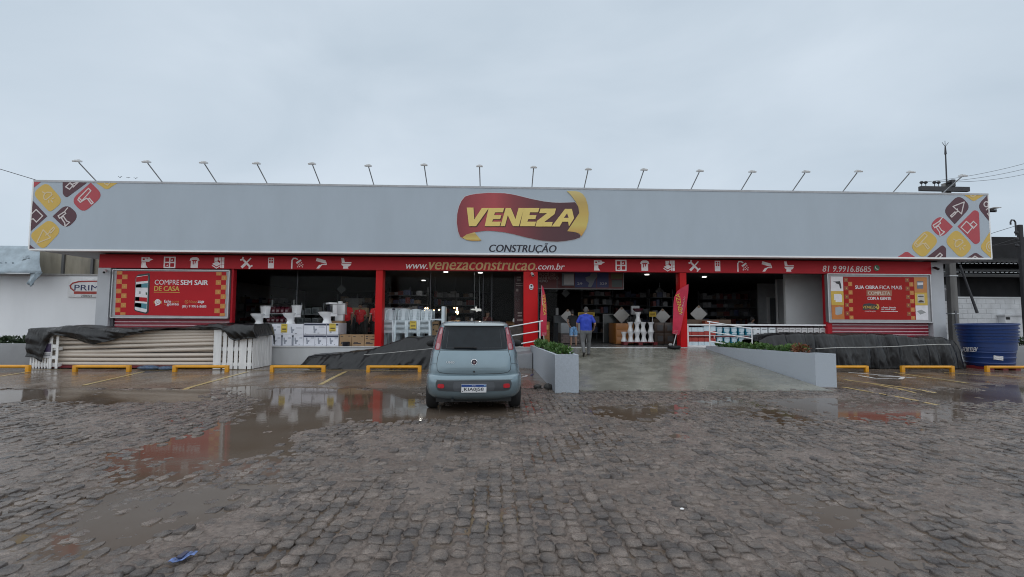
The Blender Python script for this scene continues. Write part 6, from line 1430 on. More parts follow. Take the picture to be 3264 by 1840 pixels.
# lit lamp displays
bulb = M('lit_bulb', (1,.8,.5), .3, emit=(1,.62,.3), estr=14)
for k, (pts, lab) in enumerate((([(1356,983),(1362.5,983),(1355,990),(1366,990)],'cluster of lit warm bulbs above the rightmost chairs'),([(1383,990),(1400,988)],'pair of small lit bulbs beside the upright table'),([(1448.5,982),(1456.5,982),(1457,987.5),(1453.5,994.5),(1460,994.5),(1458.5,1000)],'tall cluster of lit bulbs above the wooden tables'))):
    c = onY(*pts[0], 20.0); t = thing('bulb_lamp', lab, 'lamp', (c.x, 20.0, c.z), 0, 'lit lamps inside the shop')
    put(G().cyl((c.x+.04, 20.06, c.z-.1), (c.x+.04, 20.06, 3.27), .008, n=6), 'cord', legm, t)
    for (px, py) in pts: p = onY(px, py, 20.0); put(G().ball(p, .03, n=10, m=6), 'bulb', bulb, t); 
    for (px, py) in pts[1:]: p = onY(px, py, 20.0); put(G().cyl((c.x+.04, 20.06, c.z+.1), (p.x, 20.03, p.z+.02), .006, n=5), 'branch', legm, t)
OY = 17.2; a = onY(1519, 988, OY)
orn = [(1499,987),(1508,984),(1513,986),(1515,978),(1519,977),(1521,984),(1531,984),(1535,988),(1533,993),(1526,991),(1519,995),(1516,990),(1506,989)]
t = thing('hanging_ornament', 'white cut out ornament hanging behind the glass above the tables', 'ornament', (a.x, OY, a.z))
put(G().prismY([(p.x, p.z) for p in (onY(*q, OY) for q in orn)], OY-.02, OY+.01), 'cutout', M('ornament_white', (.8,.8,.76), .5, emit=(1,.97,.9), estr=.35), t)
for px in (1512, 1528): put(G().cyl((XY(px,980,OY), OY, a.z+.05), (XY(px,980,OY), OY, 3.26), .004, n=5), 'cord', alu, t)
# dark poster strip left of the wide column
a, b = onY(1640,872,16.95), onY(1666,1035,16.95)
t = thing('wall_poster', 'tall dark red poster with small white print left of the wide red column', 'poster', ((a.x+b.x)/2, 16.95, b.z))
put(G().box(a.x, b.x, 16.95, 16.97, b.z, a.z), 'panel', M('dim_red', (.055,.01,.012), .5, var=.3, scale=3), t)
pk = M('dim_print', (.34,.24,.22), .6)
for (px0, px1, py, h) in ((1647,1661,882,5),(1648,1660,891,4),(1645,1666,903,3),(1645,1666,909,3),(1645,1652,921,8),(1650,1664,995,5),(1650,1664,1004,5),(1648,1666,1017,7)):
    p, q = onY(px0,py,16.95), onY(px1,py+h,16.95); put(G().box(p.x, q.x, 16.944, 16.951, q.z, p.z), 'print_line', pk, t)
# hanging banner in the entrance
BNY = 17.0
def on(px0, py0, px1, py1, mat, name, t, off=.004):
    p, q = onY(px0,py0,BNY), onY(px1,py1,BNY); put(G().box(p.x, q.x, BNY-off, BNY+.001, q.z, p.z), name, mat, t)
a, b = onY(1716,868,BNY), onY(1987,921,BNY)
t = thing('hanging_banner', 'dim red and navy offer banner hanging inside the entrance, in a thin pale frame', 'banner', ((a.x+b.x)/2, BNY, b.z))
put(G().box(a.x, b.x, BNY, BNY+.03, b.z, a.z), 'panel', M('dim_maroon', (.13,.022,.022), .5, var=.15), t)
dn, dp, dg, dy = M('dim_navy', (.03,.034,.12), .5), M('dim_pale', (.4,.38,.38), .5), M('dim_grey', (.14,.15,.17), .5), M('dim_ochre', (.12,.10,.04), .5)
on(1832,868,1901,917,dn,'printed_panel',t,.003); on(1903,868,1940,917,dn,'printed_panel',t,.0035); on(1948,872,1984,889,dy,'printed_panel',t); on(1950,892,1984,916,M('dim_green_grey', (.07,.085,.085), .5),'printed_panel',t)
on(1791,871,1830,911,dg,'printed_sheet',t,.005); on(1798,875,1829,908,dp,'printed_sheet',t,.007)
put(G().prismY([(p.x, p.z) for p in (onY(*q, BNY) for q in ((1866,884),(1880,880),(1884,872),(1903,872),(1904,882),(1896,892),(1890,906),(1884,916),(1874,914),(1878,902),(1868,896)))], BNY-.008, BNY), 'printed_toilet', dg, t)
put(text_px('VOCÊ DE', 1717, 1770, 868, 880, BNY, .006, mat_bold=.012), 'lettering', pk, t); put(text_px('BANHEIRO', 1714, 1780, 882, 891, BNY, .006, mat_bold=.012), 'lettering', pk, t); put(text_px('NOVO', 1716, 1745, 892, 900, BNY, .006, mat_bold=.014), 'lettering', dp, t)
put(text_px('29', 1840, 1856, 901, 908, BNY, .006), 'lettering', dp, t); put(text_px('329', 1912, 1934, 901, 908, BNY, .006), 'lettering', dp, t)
fr = M('pale_frame', (.3,.3,.3), .5)
for bx_ in ((a.x-.02,b.x+.02,b.z-.025,b.z),(b.x,b.x+.02,b.z,a.z)): put(G().box(bx_[0], bx_[1], BNY-.01, BNY+.035, bx_[2], bx_[3]), 'frame', fr, t)
# sample tiles on points
tilem = M('sample_tile', (.42,.405,.385), .3, var=.08, scale=6)
for k, (px, py, r_, Y, m_, lab) in enumerate(((1809.5,1008,22,18,tilem,'sample tile on its point left of the man in blue'),(1981,1005,26.5,18,tilem,'sample tile on its point above the orange wooden cabinet'),(2112,1009,25,18,tilem,'sample tile on its point right of the yellow notice'),(2227,1001,28,17.6,tilem,'sample tile on its point above the paint rack'),
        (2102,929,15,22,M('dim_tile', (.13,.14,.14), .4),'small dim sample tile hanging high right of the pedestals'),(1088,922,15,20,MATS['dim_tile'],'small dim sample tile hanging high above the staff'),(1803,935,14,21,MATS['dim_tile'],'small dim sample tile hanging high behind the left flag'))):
    c = onY(px, py, Y); s = r_*Y/F_PX; t = thing('sample_tile', lab, 'tile', (c.x, Y, c.z), 0, 'sample tiles hung on their points')
    put(G().prismY([(c.x, c.z-s),(c.x+s, c.z),(c.x, c.z+s),(c.x-s, c.z)], Y-.012, Y+.01), 'tile', m_, t, bevel=.004)
    if Y < 19: put(G().prismY([(c.x+.05*math.cos(j*PI/8), c.z+s*.82+.05*math.sin(j*PI/8)) for j in range(16)], Y-.02, Y-.013), 'hook_disc', M('hook_brass', (.25,.16,.1), .4), t)
    if Y < 19: put(G().box(c.x-.02, c.x+.02, Y+.012, Y+.05, PF, c.z), 'stand', legm, t)
    else: put(G().cyl((c.x, Y, c.z+s*.9), (c.x, Y, 3.27), .006, n=5), 'cord', alu, t)
# orange cabinet, wrapped cartons, pedestals on a red pallet
a, b, c = XY(1963,1060,17.2), XY(2012,1060,17.2), ZY(1990,1031,17.2)
t = thing('wood_cabinet', 'orange wooden cabinet left of the stacked pedestals', 'cabinet', ((a+b)/2, 17.4, PF))
put(G().box(a, b+.1, 17.2, 18.3, PF+.02, c), 'carcass', M('orange_cabinet', (.30,.115,.025), .4, var=.15, scale=3, streak=.4), t, bevel=.008)
for k in range(3): put(G().box(a+.03, b+.07, 17.18, 17.199, PF+.06+k*.25, PF+.27+k*.25), 'drawer', MATS['orange_cabinet'], t, bevel=.005)
tag(put(G().ball((b-.05, 17.5, c+.07), .09, .09, .08, 12, 6), 'dark_pot', legm), 'dark pots on top of the orange cabinet', 'pot')
wrapm = M('wrapped_brown', (.085,.055,.042), .35, var=.3, scale=3, streak=3)
x0, x1 = XY(2086,1060,17.4), XY(2150,1060,17.4)
for j in range(2):
    for k in range(2):
        w = (x1-x0)/2; z = FLR+j*.4
        t = thing('wrapped_carton', '%s %s dark brown wrapped carton behind the right flag' % (('lower','upper')[j], ('left','right')[k]), 'carton', (x0+w*(k+.5), 17.6, z), 0, 'dark brown wrapped cartons')
        put(G().box(x0+w*k+.006, x0+w*(k+1)-.006, 17.4, 17.95, z+.001, z+.397), 'box', wrapm, t, bevel=.01)
        put(G().box(x0+w*k+w*.3, x0+w*k+w*.85, 17.393, 17.401, z+.1, z+.3), 'label', M('dim_label', (.10,.095,.10), .5), t)
# pedestals
pprof = [(.115,0),(.118,.02),(.10,.06),(.072,.15),(.066,.19),(.078,.26),(.115,.345),(.12,.36)]
pm = G().lathe(pprof, (0,0,0), 20).mesh('pedestal', smooth=50); pm.materials.append(cer)
PZ = 16.95; k_ = 0; zb = ZY(2030,1090,PZ)
pw = {0: 'bottom', 1: 'second', 2: 'top'}
rp = thing('red_pallet', 'red plastic pallet under the stacked white pedestals', 'pallet', (XY(2035,1092,PZ), PZ+.2, FLR))
x0, x1 = XY(1984,1092,PZ), XY(2092,1092,PZ)
put(G().box(x0, x1, PZ-.16, PZ+.5, zb-.025, zb-.002), 'deck', MATS['red_plastic'], rp)
for x in (x0+.08, (x0+x1)/2, x1-.08): put(G().box(x-.07, x+.07, PZ-.16, PZ+.5, FLR-.005, zb-.026), 'runner', MATS['red_plastic'], rp)
for row, xs in ((0, (1994,2010,2031,2052,2074)), (1, (2015,2031,2050,2075)), (2, (2034,))):
    for q, px in enumerate(xs):
        o = bpy.data.objects.new('pedestal', pm); COL.objects.link(o); o.location = (XY(px,1060,PZ), PZ+(.22 if px in (1994,2015) else 0), zb+row*.363); k_ += 1
        tag(o, 'white ceramic pedestal, %s from the left in the %s row of the pile' % (ORD[q], pw[row]) if row < 2 else 'single white ceramic pedestal on top of the pile', 'pedestal', 'stacked white pedestals')
c = XY(2034,990,PZ); tag(put(G().lathe([(.08,0),(.17,.06),(.20,.13),(.17,.13),(.1,.06)], (c, PZ, zb+3*.363), 24), 'washbasin', M('maroon_ceramic', (.06,.015,.025), .15), smooth=40), 'maroon washbasin on the top pedestal', 'basin')
a, b = onY(2013,975,17.5), onY(2039,1003,17.5); t = thing('wall_cabinet', 'white mirror cabinet behind the top pedestal', 'cabinet', ((a.x+b.x)/2, 17.5, PF))
put(G().box(a.x, b.x, 17.5, 17.62, b.z, a.z), 'door', M('cabinet_white', (.4,.41,.42), .4), t, bevel=.008); put(G().box(a.x+.1, b.x-.1, 17.52, 17.6, PF, b.z-.002), 'stand', legm, t)
a, b = onY(2069,994,16.9), onY(2091,1010,16.9); t = thing('notice_stand', 'yellow notice on a thin post above the pedestals', 'notice', ((a.x+b.x)/2, 16.9, FLR))
put(G().box(a.x, b.x, 16.88, 16.9, b.z, a.z), 'board', M('notice_yellow', (.42,.28,.025), .5), t); put(G().box(a.x+.04, b.x-.04, 16.876, 16.881, b.z+.05, a.z-.06), 'print_block', M('card_ink2', (.22,.14,.01), .6), t); put(G().cyl(((a.x+b.x)/2, 16.91, FLR), ((a.x+b.x)/2, 16.91, b.z), .012, n=6), 'post', shm, t)
# left side of the entrance: counter, tile stack
a, b = XY(1788,1060,17.6), XY(1850,1060,17.6); z0, z1_, z2 = PF+.021, ZY(1820,1063,17.6), ZY(1820,1030,17.6)
t = thing('shop_counter', 'pale counter with pinkish brick patterned base behind the person in shorts', 'counter', ((a+b)/2, 17.8, PF))
put(G().box(a, b, 17.6, 18.4, z0, z1_), 'base', M('mortar_pink', (.10,.085,.08), .7), t); put(G().box(a, b, 17.58, 18.42, z1_+.002, z2), 'upper_panel', M('pale_panel', (.30,.32,.34), .5), t, bevel=.006)
brk = G().box(-.072,.072,-.012,.01,-.035,.035).mesh('brick', .004, seg=1); brk.materials.append(M('pink_brick', (.20,.155,.145), .7, var=.2, scale=8))
for r_ in range(int((z1_-z0)/.08)):
    for q in range(int((b-a)/.155)):
        x = a+.08+q*.155+(.07 if r_ % 2 else 0)
        if x < b-.07: o = bpy.data.objects.new('brick', brk); COL.objects.link(o); o.parent = t; o.location = wm(t).inverted() @ Vector((x, 17.598, z0+.045+r_*.08))
a, b, z = XY(1734,1060,15.95), XY(1752,1060,15.95), ZY(1740,1024,15.95)
t = thing('tile_stack', 'stack of orange tile packs behind the left flag', 'tile stack', ((a+b)/2, 16.1, FLR)); n = int((z-FLR)/.075)
for k in range(n): put(G().box(a, b, 15.95, 16.4, FLR+k*.075+.003, FLR+(k+1)*.075-.003), 'tile_pack', M('orange_pack', (.30,.125,.03), .5, var=.15), t, bevel=.006, seg=1)
p, q = onY(1741,1037,15.94), onY(1748,1051,15.94); put(G().box(p.x, q.x, 15.935, 15.949, q.z, p.z), 'label', M('pack_ochre', (.5,.36,.1), .5), t)
a, b = onY(1769,1006,18.3), onY(1795,1095,18.3); t = thing('display_unit', 'dim grey display unit left of the person in shorts', 'display', ((a.x+b.x)/2, 18.3, PF))
put(G().box(a.x, b.x+.2, 18.45, 18.9, PF+.02, ZY(1780,1030,18.3)), 'base', rk, t); put(G().hexa([(a.x,18.3,ZY(1780,1030,18.3)+.002),(b.x+.2,18.3,ZY(1780,1030,18.3)+.002),(b.x+.2,18.8,ZY(1780,1030,18.3)+.002),(a.x,18.8,ZY(1780,1030,18.3)+.002)], [(a.x,18.6,a.z),(b.x+.2,18.6,a.z),(b.x+.2,18.8,a.z),(a.x,18.8,a.z)]), 'sloped_panel', M('dim_panel', (.17,.18,.19), .4), t)
p, q = onY(1772,982,18.5), onY(1780,1005,18.5); put(G().box(p.x, q.x, 18.5, 18.56, q.z, p.z), 'small_sign', M('dim_white', (.3,.3,.3), .5), t)
a, b = onY(1842,996,17.7), onY(1895,1008,17.7); t = thing('notice_stand', 'orange and yellow notice half hidden by the man in blue', 'notice', ((a.x+b.x)/2, 17.7, FLR))
put(G().box(a.x, b.x, 17.68, 17.7, b.z, a.z), 'board', MATS['notice_yellow'], t); put(G().box(a.x+.05, b.x-.04, 17.676, 17.681, b.z+.03, a.z-.03), 'print_block', MATS['card_ink2'], t); put(G().cyl(((a.x+b.x)/2, 17.71, FLR), ((a.x+b.x)/2, 17.71, b.z), .012, n=6), 'post', shm, t)
# a glass panel leaning and dark floor display inside
a, b = onY(1923,1003,18.4), onY(1963,1060,18.4); t = thing('framed_panel', 'dark glass panel in a thin pale frame left of the orange cabinet', 'panel', ((a.x+b.x)/2, 18.4, PF))
put(G().box(a.x, b.x, 18.4, 18.43, PF+.02, a.z), 'panel', M('dim_glass_panel', (.03,.035,.035), .2), t)
for (x0, x1, z0, z1_) in ((a.x-.015,a.x,PF+.02,a.z),(a.x-.015,b.x,a.z,a.z+.015)): put(G().box(x0, x1, 18.38, 18.44, z0, z1_), 'frame', fr, t)

# paint rack in the right bay
RKY = 15.6
xa_, xb_ = XY(2190,1060,RKY), XY(2641,1060,RKY)
zt_ = ZY(2400,1034,RKY)
t = thing('paint_rack', 'long low white framed rack of paint between the red column and the right board', 'rack', ((xa_+xb_)/2, RKY, FLR))
put(G().box(xa_, xb_, RKY-.02, RKY+.45, zt_-.05, zt_), 'top_rail', whitet, t, bevel=.004); put(G().box(xa_, xb_, RKY-.02, RKY+.45, FLR, FLR+.05), 'bottom_rail', whitet, t, bevel=.004)
for x in (xa_, xb_-.05): put(G().box(x, x+.05, RKY-.015, RKY+.45, FLR+.051, zt_-.051), 'post', whitet, t)
zm = FLR+.385
put(G().box(xa_+.051, xb_-.051, RKY, RKY+.44, zm-.035, zm), 'middle_shelf', M('rack_red', (.22,.02,.025), .45), t)
put(G().box(xa_+.051, xb_-.051, RKY-.012, RKY-.001, zm-.012, zm+.003), 'shelf_edge', whitet, t)
for px in (2276, 2351, 2423, 2500): put(G().box(XY(px,1070,RKY)-.008, XY(px,1070,RKY)+.008, RKY-.014, RKY-.001, zm-.10, zm-.013), 'price_hook', whitet, t)
put(G().box(xa_+.051, xb_-.051, RKY+.445, RKY+.46, FLR+.05, zt_-.05), 'back_panel', M('rack_back', (.08,.02,.025), .6), t)
labw = M('tin_white', (.68,.71,.73), .4); tinred = M('tin_red', (.36,.04,.03), .4, var=.1); tinteal = M('tin_teal', (.015,.22,.32), .35, var=.1); tingrey = M('tin_grey', (.55,.53,.53), .45); tinbr = M('tin_brown', (.07,.05,.05), .5); tinlt = M('tin_light_blue', (.55,.66,.72), .4)
PXT = [(2196,2206),(2206,2226),(2226,2245),(2245,2265),(2265,2283)]
def tin_box(x0, x1, z, h, top, bot, label, frac=.5):
    t = thing('paint_tin', label, 'paint tin', ((x0+x1)/2, RKY+.14, z), 0, 'paint tins on the rack')
    put(G().box(x0+.006, x1-.006, RKY+.02, RKY+.26, z+.001, z+h*frac), 'lower_label', bot, t, bevel=.006, seg=1); put(G().box(x0+.006, x1-.006, RKY+.02, RKY+.26, z+h*frac+.001, z+h), 'upper_label', top, t, bevel=.006, seg=1)
for k, (p0, p1) in enumerate(PXT):
    x0, x1 = max(XY(p0,1060,RKY), xa_+.055), XY(p1,1060,RKY)
    tin_box(x0, x1, zm+.004, .27 if k < 3 else .31, tinlt, tinred, '%s red and pale square tin from the left on the upper tier' % ORD[k], .45)
    tin_box(x0, x1, FLR+.052, .265, tinred, tinlt, '%s red and pale square tin from the left on the lower tier' % ORD[k], .46)
def pail(xc, w, z, h, base, lab, cap, label, kind):
    t = thing('paint_pail', label, 'paint pail', (xc, RKY+.15, z), 0, 'paint pails on the rack'); r1 = w/2-.004
    if kind == 'teal':
        put(G().lathe([(r1*.9,.001),(r1*.94,h*.1),(r1,h*.86),(r1*1.0,h*.9)], (xc, RKY+.15, z), 20), 'pail', base, t, smooth=40)
        put(G().lathe([(r1*1.02,h*.9),(r1*1.02,h*.99),(r1*.9,h)], (xc, RKY+.15, z), 20), 'lid', cap, t, smooth=40)
        vs = []; rr = lambda f: r1*(.94+.06*(f-.1)/.76)+.003
        for f in (.5, .62, .84):
            for j in range(9): a = -PI/2+(-.9+1.8*j/8); ff = f-(.12*math.cos((j-3)/8*PI) if f == .5 else 0); vs.append((xc+rr(ff)*math.cos(a), RKY+.15+rr(ff)*math.sin(a), z+h*ff))
        put(G().add(vs, [(i*9+j, i*9+j+1, (i+1)*9+j+1, (i+1)*9+j) for i in range(2) for j in range(8)]), 'label', lab, t)
        vs = []
        for f in (.12, .3):
            for j in range(7): a = -PI/2+(-.75+1.5*j/6); ff = f+(.07*math.sin(PI*j/6) if f == .3 else 0); vs.append((xc+rr(ff)*math.cos(a), RKY+.15+rr(ff)*math.sin(a), z+h*ff))
        put(G().add(vs, [(j, j+1, 8+j, 7+j) for j in range(6)]), 'label', lab, t)
    else:
        put(G().box(xc-r1, xc+r1, RKY+.02, RKY+.27, z+.001, z+h), 'pail', base, t, bevel=.008)
        put(G().box(xc-r1*.7, xc+r1*.7, RKY+.014, RKY+.021, z+h*.72, z+h*.78), 'print_line', inkd, t)
        if kind == 'grey': put(G().prismY([(xc+r1*.85*math.cos(PI*j/10), z+h*.2+h*.28*math.sin(PI*j/10)) for j in range(11)], RKY+.013, RKY+.021), 'print_arch', cap, t)
        else: put(G().box(xc-r1*.1, xc+r1*.6, RKY+.014, RKY+.021, z+h*.22, z+h*.32), 'print_line', tinbr, t)
for k in range(5):
    xc = XY(2297+k*23.5,1060,RKY); w = XY(2320,1060,RKY)-XY(2297,1060,RKY)
    pail(xc, w, zm+.004, .285, tinteal, tinlt, tinlt, '%s teal paint pail from the left on the upper tier' % ORD[k], 'teal'); pail(xc, w, FLR+.052, .285, tinteal, tinlt, tinlt, '%s teal paint pail from the left on the lower tier' % ORD[k], 'teal')
for k, px in enumerate((2414, 2437, 2463)): pail(XY(px,1060,RKY), .235, zm+.004, .27, labw, labw, tinbr, '%s plain white pail right of the teal ones on the upper tier' % ORD[k], 'white')
for k in range(8): pail(XY(2488+k*19.4,1060,RKY), .198, zm+.004, .27, tingrey, tingrey, tinbr, '%s grey pail with brown arch, counted from the white pails' % ORD[k], 'grey')
a, b = XY(2190,1026,16.6), XY(2330,1026,16.6)
tag(put(G().box(a, b, 16.6, 17.1, PF+.02, ZY(2250,1019,16.6)), 'wood_counter', M('dark_counter', (.11,.065,.04), .5, var=.2, scale=4)), 'brown wooden counter behind the paint rack', 'counter')
p, q = onY(2240,1023,16.5), onY(2283,1033,16.5); tag(put(G().box(p.x, q.x, 16.3, 16.55, q.z-.3, p.z), 'orange_box', M('orange_red_box', (.32,.07,.03), .5)), 'orange red box on the counter behind the rail end', 'box')

# ---- feather flags
flagm = M('flag_red', (.50,.012,.05), .5, var=.12, scale=5, bump=.1, bscale=20); fgold = M('flag_gold', (.60,.40,.05), .5); fpink = M('flag_pale', (.62,.45,.48), .5)
def flag(outline, pole, Y, label, twist, texts, base):
    P = [onY(*q, Y) for q in outline]; q0 = onY(*pole[0], Y); q1 = onY(*pole[1], Y); t = thing('feather_flag', label, 'flag', (q1.x, Y, base))
    cxx = sum(p.x for p in P)/len(P)
    put(G().cyl((q1.x, Y+.02, base), (q0.x, Y+.02, q0.z), .016, .008, n=8), 'pole', shm, t)
    g = G().prismY([(p.x, p.z) for p in P], Y-.004, Y+.004)
    me = bpy.data.meshes.new('c'); me.from_pydata(g.v, [], g.f); bm = bmesh.new(); bm.from_mesh(me); bmesh.ops.triangulate(bm, faces=bm.faces); bmesh.ops.subdivide_edges(bm, edges=bm.edges, cuts=3); 
    wav = lambda v: v[1]+twist*math.sin(v[2]*4.5+v[0]*7)
    for v in bm.verts: v.co.y = wav(v.co)
    vs = [tuple(v.co) for v in bm.verts]; fs = [tuple(v.index for v in f.verts) for f in bm.faces]; bm.free()
    cl = put(G().add(vs, fs), 'cloth', flagm, t, smooth=60)
    for s, c, w, h, spin, m_, bold in texts:
        c = onY(*c, Y); k = Y/F_PX; g = text_g(s, c.x-w*k/2, c.x+w*k/2, c.z-h*k/2, c.z+h*k/2, Y, mat_bold=bold, shear=.1, spin=spin)
        g.v = [(v[0], wav((v[0], Y-.03, v[2])), v[2]) for v in g.v]; put(g, 'lettering', m_, cl)
    return t
z2_ = lambda x, y: (1640+x*.31679, 820+y*.31679)
flag([z2_(*p) for p in [(275,280),(292,310),(312,390),(322,480),(324,600),(322,700),(323,790),(268,795),(262,700),(258,600),(266,460),(272,360)]], (z2_(272,285), z2_(300,880)), 15.15, 'narrow red feather flag with gold print standing in the left planter', .03,
     [('VENEZA', z2_(300,480), 66, 9, -PI/2+.05, fgold, .02), ('você', z2_(298,762), 13, 5, 0, fpink, .01), ('tem', z2_(296,782), 13, 4, 0, fpink, .01)], .60)
flag([z2_(*p) for p in [(1752,270),(1748,330),(1730,470),(1690,640),(1668,740),(1655,785),(1592,770),(1592,640),(1598,480),(1610,400),(1640,340),(1680,310)]], (z2_(1750,275), z2_(1594,872)), 15.3, 'red feather flag with gold and white print by the right red column', .02,
     [('VENEZA', z2_(1655,470), 66, 13, -PI/2+PI+.16, fgold, .02), ('CONSTRUÇÃO', z2_(1690,490), 60, 6, -PI/2+PI-.2, fpink, .01), ('sempre', z2_(1620,745), 15, 3.5, .05, fpink, .01), ('com você', z2_(1618,763), 16, 3.5, .05, fpink, .01)], .565)
c = onY(2148,1100,15.3); tag(put(G().lathe([(.10,0),(.19,.01),(.22,.05),(.19,.10),(.10,.10)], (c.x, 15.28, .565), 24), 'tyre', blk, smooth=50), 'black tyre weighing down the right flag', 'tyre')
tag(put(G().ball((XY(2137,1090,15.3), 15.3, .69), .07, .06, .05, 10, 6), 'weight_bag', M('grey_bag', (.3,.3,.3), .7)), 'small pale bag resting on the black tyre', 'bag')

# ================================================================== THE TWO ADVERTISING BOARDS
alf = M('bright_aluminium', (.45,.45,.46), .35, metal=.6)
pred = M('poster_red', (.46,.016,.024), .55, spec=.2, var=.05, scale=2); pdk = M('poster_dark_red', (.36,.014,.012), .55, spec=.2, var=.05, scale=2); por = M('poster_orange', (.55,.22,.055), .45, var=.06); poy = M('poster_ochre', (.60,.40,.06), .45); pow_ = M('poster_pale', (.74,.72,.74), .45); pgold = M('poster_gold', (.58,.36,.06), .45); pblk = M('poster_black', (.015,.014,.018), .35); pteal = M('poster_teal', (.06,.22,.27), .45)
ADY = SY-.03
def board(px, label, base):
    """px: outer frame corners tl,tr,br,bl"""
    t = thing('advert_board', label, 'billboard', (onY(*px[3], ADY).x, ADY, onY(*px[3], ADY).z))
    x0, x1 = onY(*px[0], ADY).x*.5+onY(*px[3], ADY).x*.5, onY(*px[1], ADY).x*.5+onY(*px[2], ADY).x*.5; z1_ = (ZY(*px[0], ADY)+ZY(*px[1], ADY))/2; z0 = (ZY(*px[2], ADY)+ZY(*px[3], ADY))/2
    put(G().box(x0, x1, ADY-.01, ADY+.10, z0, z1_), 'backing', M('board_grey', (.36,.36,.37), .5), t)
    w = .03
    for b in ((x0-.02,x1+.02,z1_,z1_+w),(x0-.02,x1+.02,z0-w,z0),(x0-w,x0-.001,z0,z1_),(x1+.001,x1+w,z0,z1_)): put(G().box(b[0], b[1], ADY-.05, ADY+.1, b[2], b[3]), 'frame', alf, t)
    return t, x0, x1, z0, z1_
def adp(t, conv, pts, mat, name, off, r=0): return put(G().prismY(roundpoly([(p.x, p.z) for p in (onY(*conv(*q), ADY) for q in pts)], r) if r else [(p.x, p.z) for p in (onY(*conv(*q), ADY) for q in pts)], ADY-.012-off, ADY-.008), name, mat, t)
def adt(t, conv, s, x0, x1, y0, y1, mat, off=.006, **k): a, b = conv(x0, y0), conv(x1, y1); return put(text_px(s, a[0], b[0], a[1], b[1], ADY-.012, off, **k), 'lettering', mat, t)
cA = lambda x, y: (340+x*.16304, 860+y*.16304)
t, *_ = board([cA(145,8), cA(2400,25), cA(2370,945), cA(110,915)], 'red advertising board with a phone picture at the left of the shopfront', 0)
ban = adp(t, cA, [(205,25),(2345,45),(2305,912),(170,885)], pred, 'banner', .002)
for sx, cols in ((0, None),):
    for k in range(10):
        y = 0+k*92
        for side in (0, 1):
            # left pair of columns lean with the board, as printed
            xl = 215-k*5+ (0 if side == 0 else 105); xr = 2150-k*4.5+(0 if side == 0 else 108)
            if (k % 2 == 0) == (side == 0):
                y0, y1 = max(30, y+5), min(y+95, 885)
                if y1-y0 > 15:
                    adp(ban, cA, [(xl,y0),(xl+100,y0),(xl+98,y1),(xl-4,y1)], por, 'checker_square', .005); adp(ban, cA, [(xr,y0+18),(xr+102,y0+18),(xr+99,y1+18 if y1 < 870 else 905),(xr-3,y1+18 if y1 < 870 else 905)], por, 'checker_square', .005)
                    for xx, dy in ((xl,0),(xr,18)):
                        if y1-y0 > 60: adp(ban, cA, [(xx+45,y0+35+dy),(xx+72,y0+35+dy),(xx+66,y0+62+dy),(xx+50,y0+68+dy)], pgold, 'checker_mark', .008)
adp(ban, cA, [(620,95),(850,68),(852,180),(828,835),(780,868),(560,808),(545,780),(572,150)], pblk, 'phone_body', .006, .03)
sc_ = adp(ban, cA, [(600,135),(820,105),(822,200),(795,815),(770,838),(575,790),(558,760),(582,160)], pow_, 'phone_screen', .009, .025)
for pts, m_ in (([(585,150),(820,110),(818,220),(584,240)],pred),([(582,290),(815,262),(812,352),(580,350)],pteal),([(582,290),(690,278),(690,350),(580,350)],pred),([(570,530),(800,548),(797,630),(567,610)],pred),([(570,530),(650,535),(645,610),(567,605)],pblk),([(566,645),(795,665),(790,770),(560,725)],pteal),([(566,645),(690,658),(688,740),(560,722)],pred)): adp(ban, cA, pts, m_, 'screen_block', .012)
adp(ban, cA, [(640,425),(675,425),(672,475),(640,475)], M('poster_grey', (.3,.3,.3), .5), 'screen_block', .012); adp(ban, cA, [(772,445),(804,445),(800,492),(775,492)], M('poster_green', (.03,.08,.04), .5), 'screen_block', .0125)
adt(ban, cA, 'COMPRE', 940, 1422, 200, 292, pow_, mat_bold=.0); adt(ban, cA, 'SEM SAIR', 1448, 1985, 205, 298, pow_, mat_bold=.035)
adt(ban, cA, 'DE CASA', 932, 1425, 325, 415, pgold, mat_bold=.035); adp(ban, cA, [(930,434),(1438,440),(1438,450),(930,444)], pgold, 'underline', .006)
P = [(1005+58*math.cos(k*PI/12), 635+58*math.sin(k*PI/12)) for k in range(24)]; adp(ban, cA, P, pow_, 'smile_badge', .006); adp(ban, cA, [(960,680),(1010,690),(962,712)], pow_, 'smile_tail', .0065)
g = G(); stroke(g, [(p.x, p.z) for p in (onY(*cA(x, y), ADY) for x, y in arc(1005,628,32,15,165,8))], .012, ADY-.022, ADY-.017); stroke(g, [(p.x, p.z) for p in (onY(*cA(x, y), ADY) for x, y in arc(982,622,11,200,340,5))], .01, ADY-.022, ADY-.017); stroke(g, [(p.x, p.z) for p in (onY(*cA(x, y), ADY) for x, y in arc(1028,622,11,200,340,5))], .01, ADY-.022, ADY-.017); put(g, 'smile_mark', pdk, ban)
for xx in (928, 1068): adp(ban, cA, [(xx,610),(xx+20,610),(xx+20,662),(xx,662)], por, 'headset', .006, .01)
adt(ban, cA, 'fale', 1122, 1262, 590, 645, pow_, mat_bold=.03); adt(ban, cA, 'com', 1275, 1412, 610, 645, por); adt(ban, cA, 'a', 1122, 1160, 665, 692, por); adt(ban, cA, 'gente', 1178, 1412, 655, 715, pow_, mat_bold=.03)
adt(ban, cA, 'Vene', 1615, 1770, 600, 655, por, shear=.15); adt(ban, cA, 'zap', 1778, 1905, 608, 672, pow_, mat_bold=.03, shear=.15)
g = G(); stroke(g, [(p.x, p.z) for p in (onY(*cA(x, y), ADY) for x, y in arc(1568,628,32,0,360,14))], .012, ADY-.018, ADY-.013); stroke(g, [(p.x, p.z) for p in (onY(*cA(x, y), ADY) for x, y in ((1555,612),(1562,630),(1582,640)))], .016, ADY-.018, ADY-.013); put(g, 'phone_badge', por, ban)
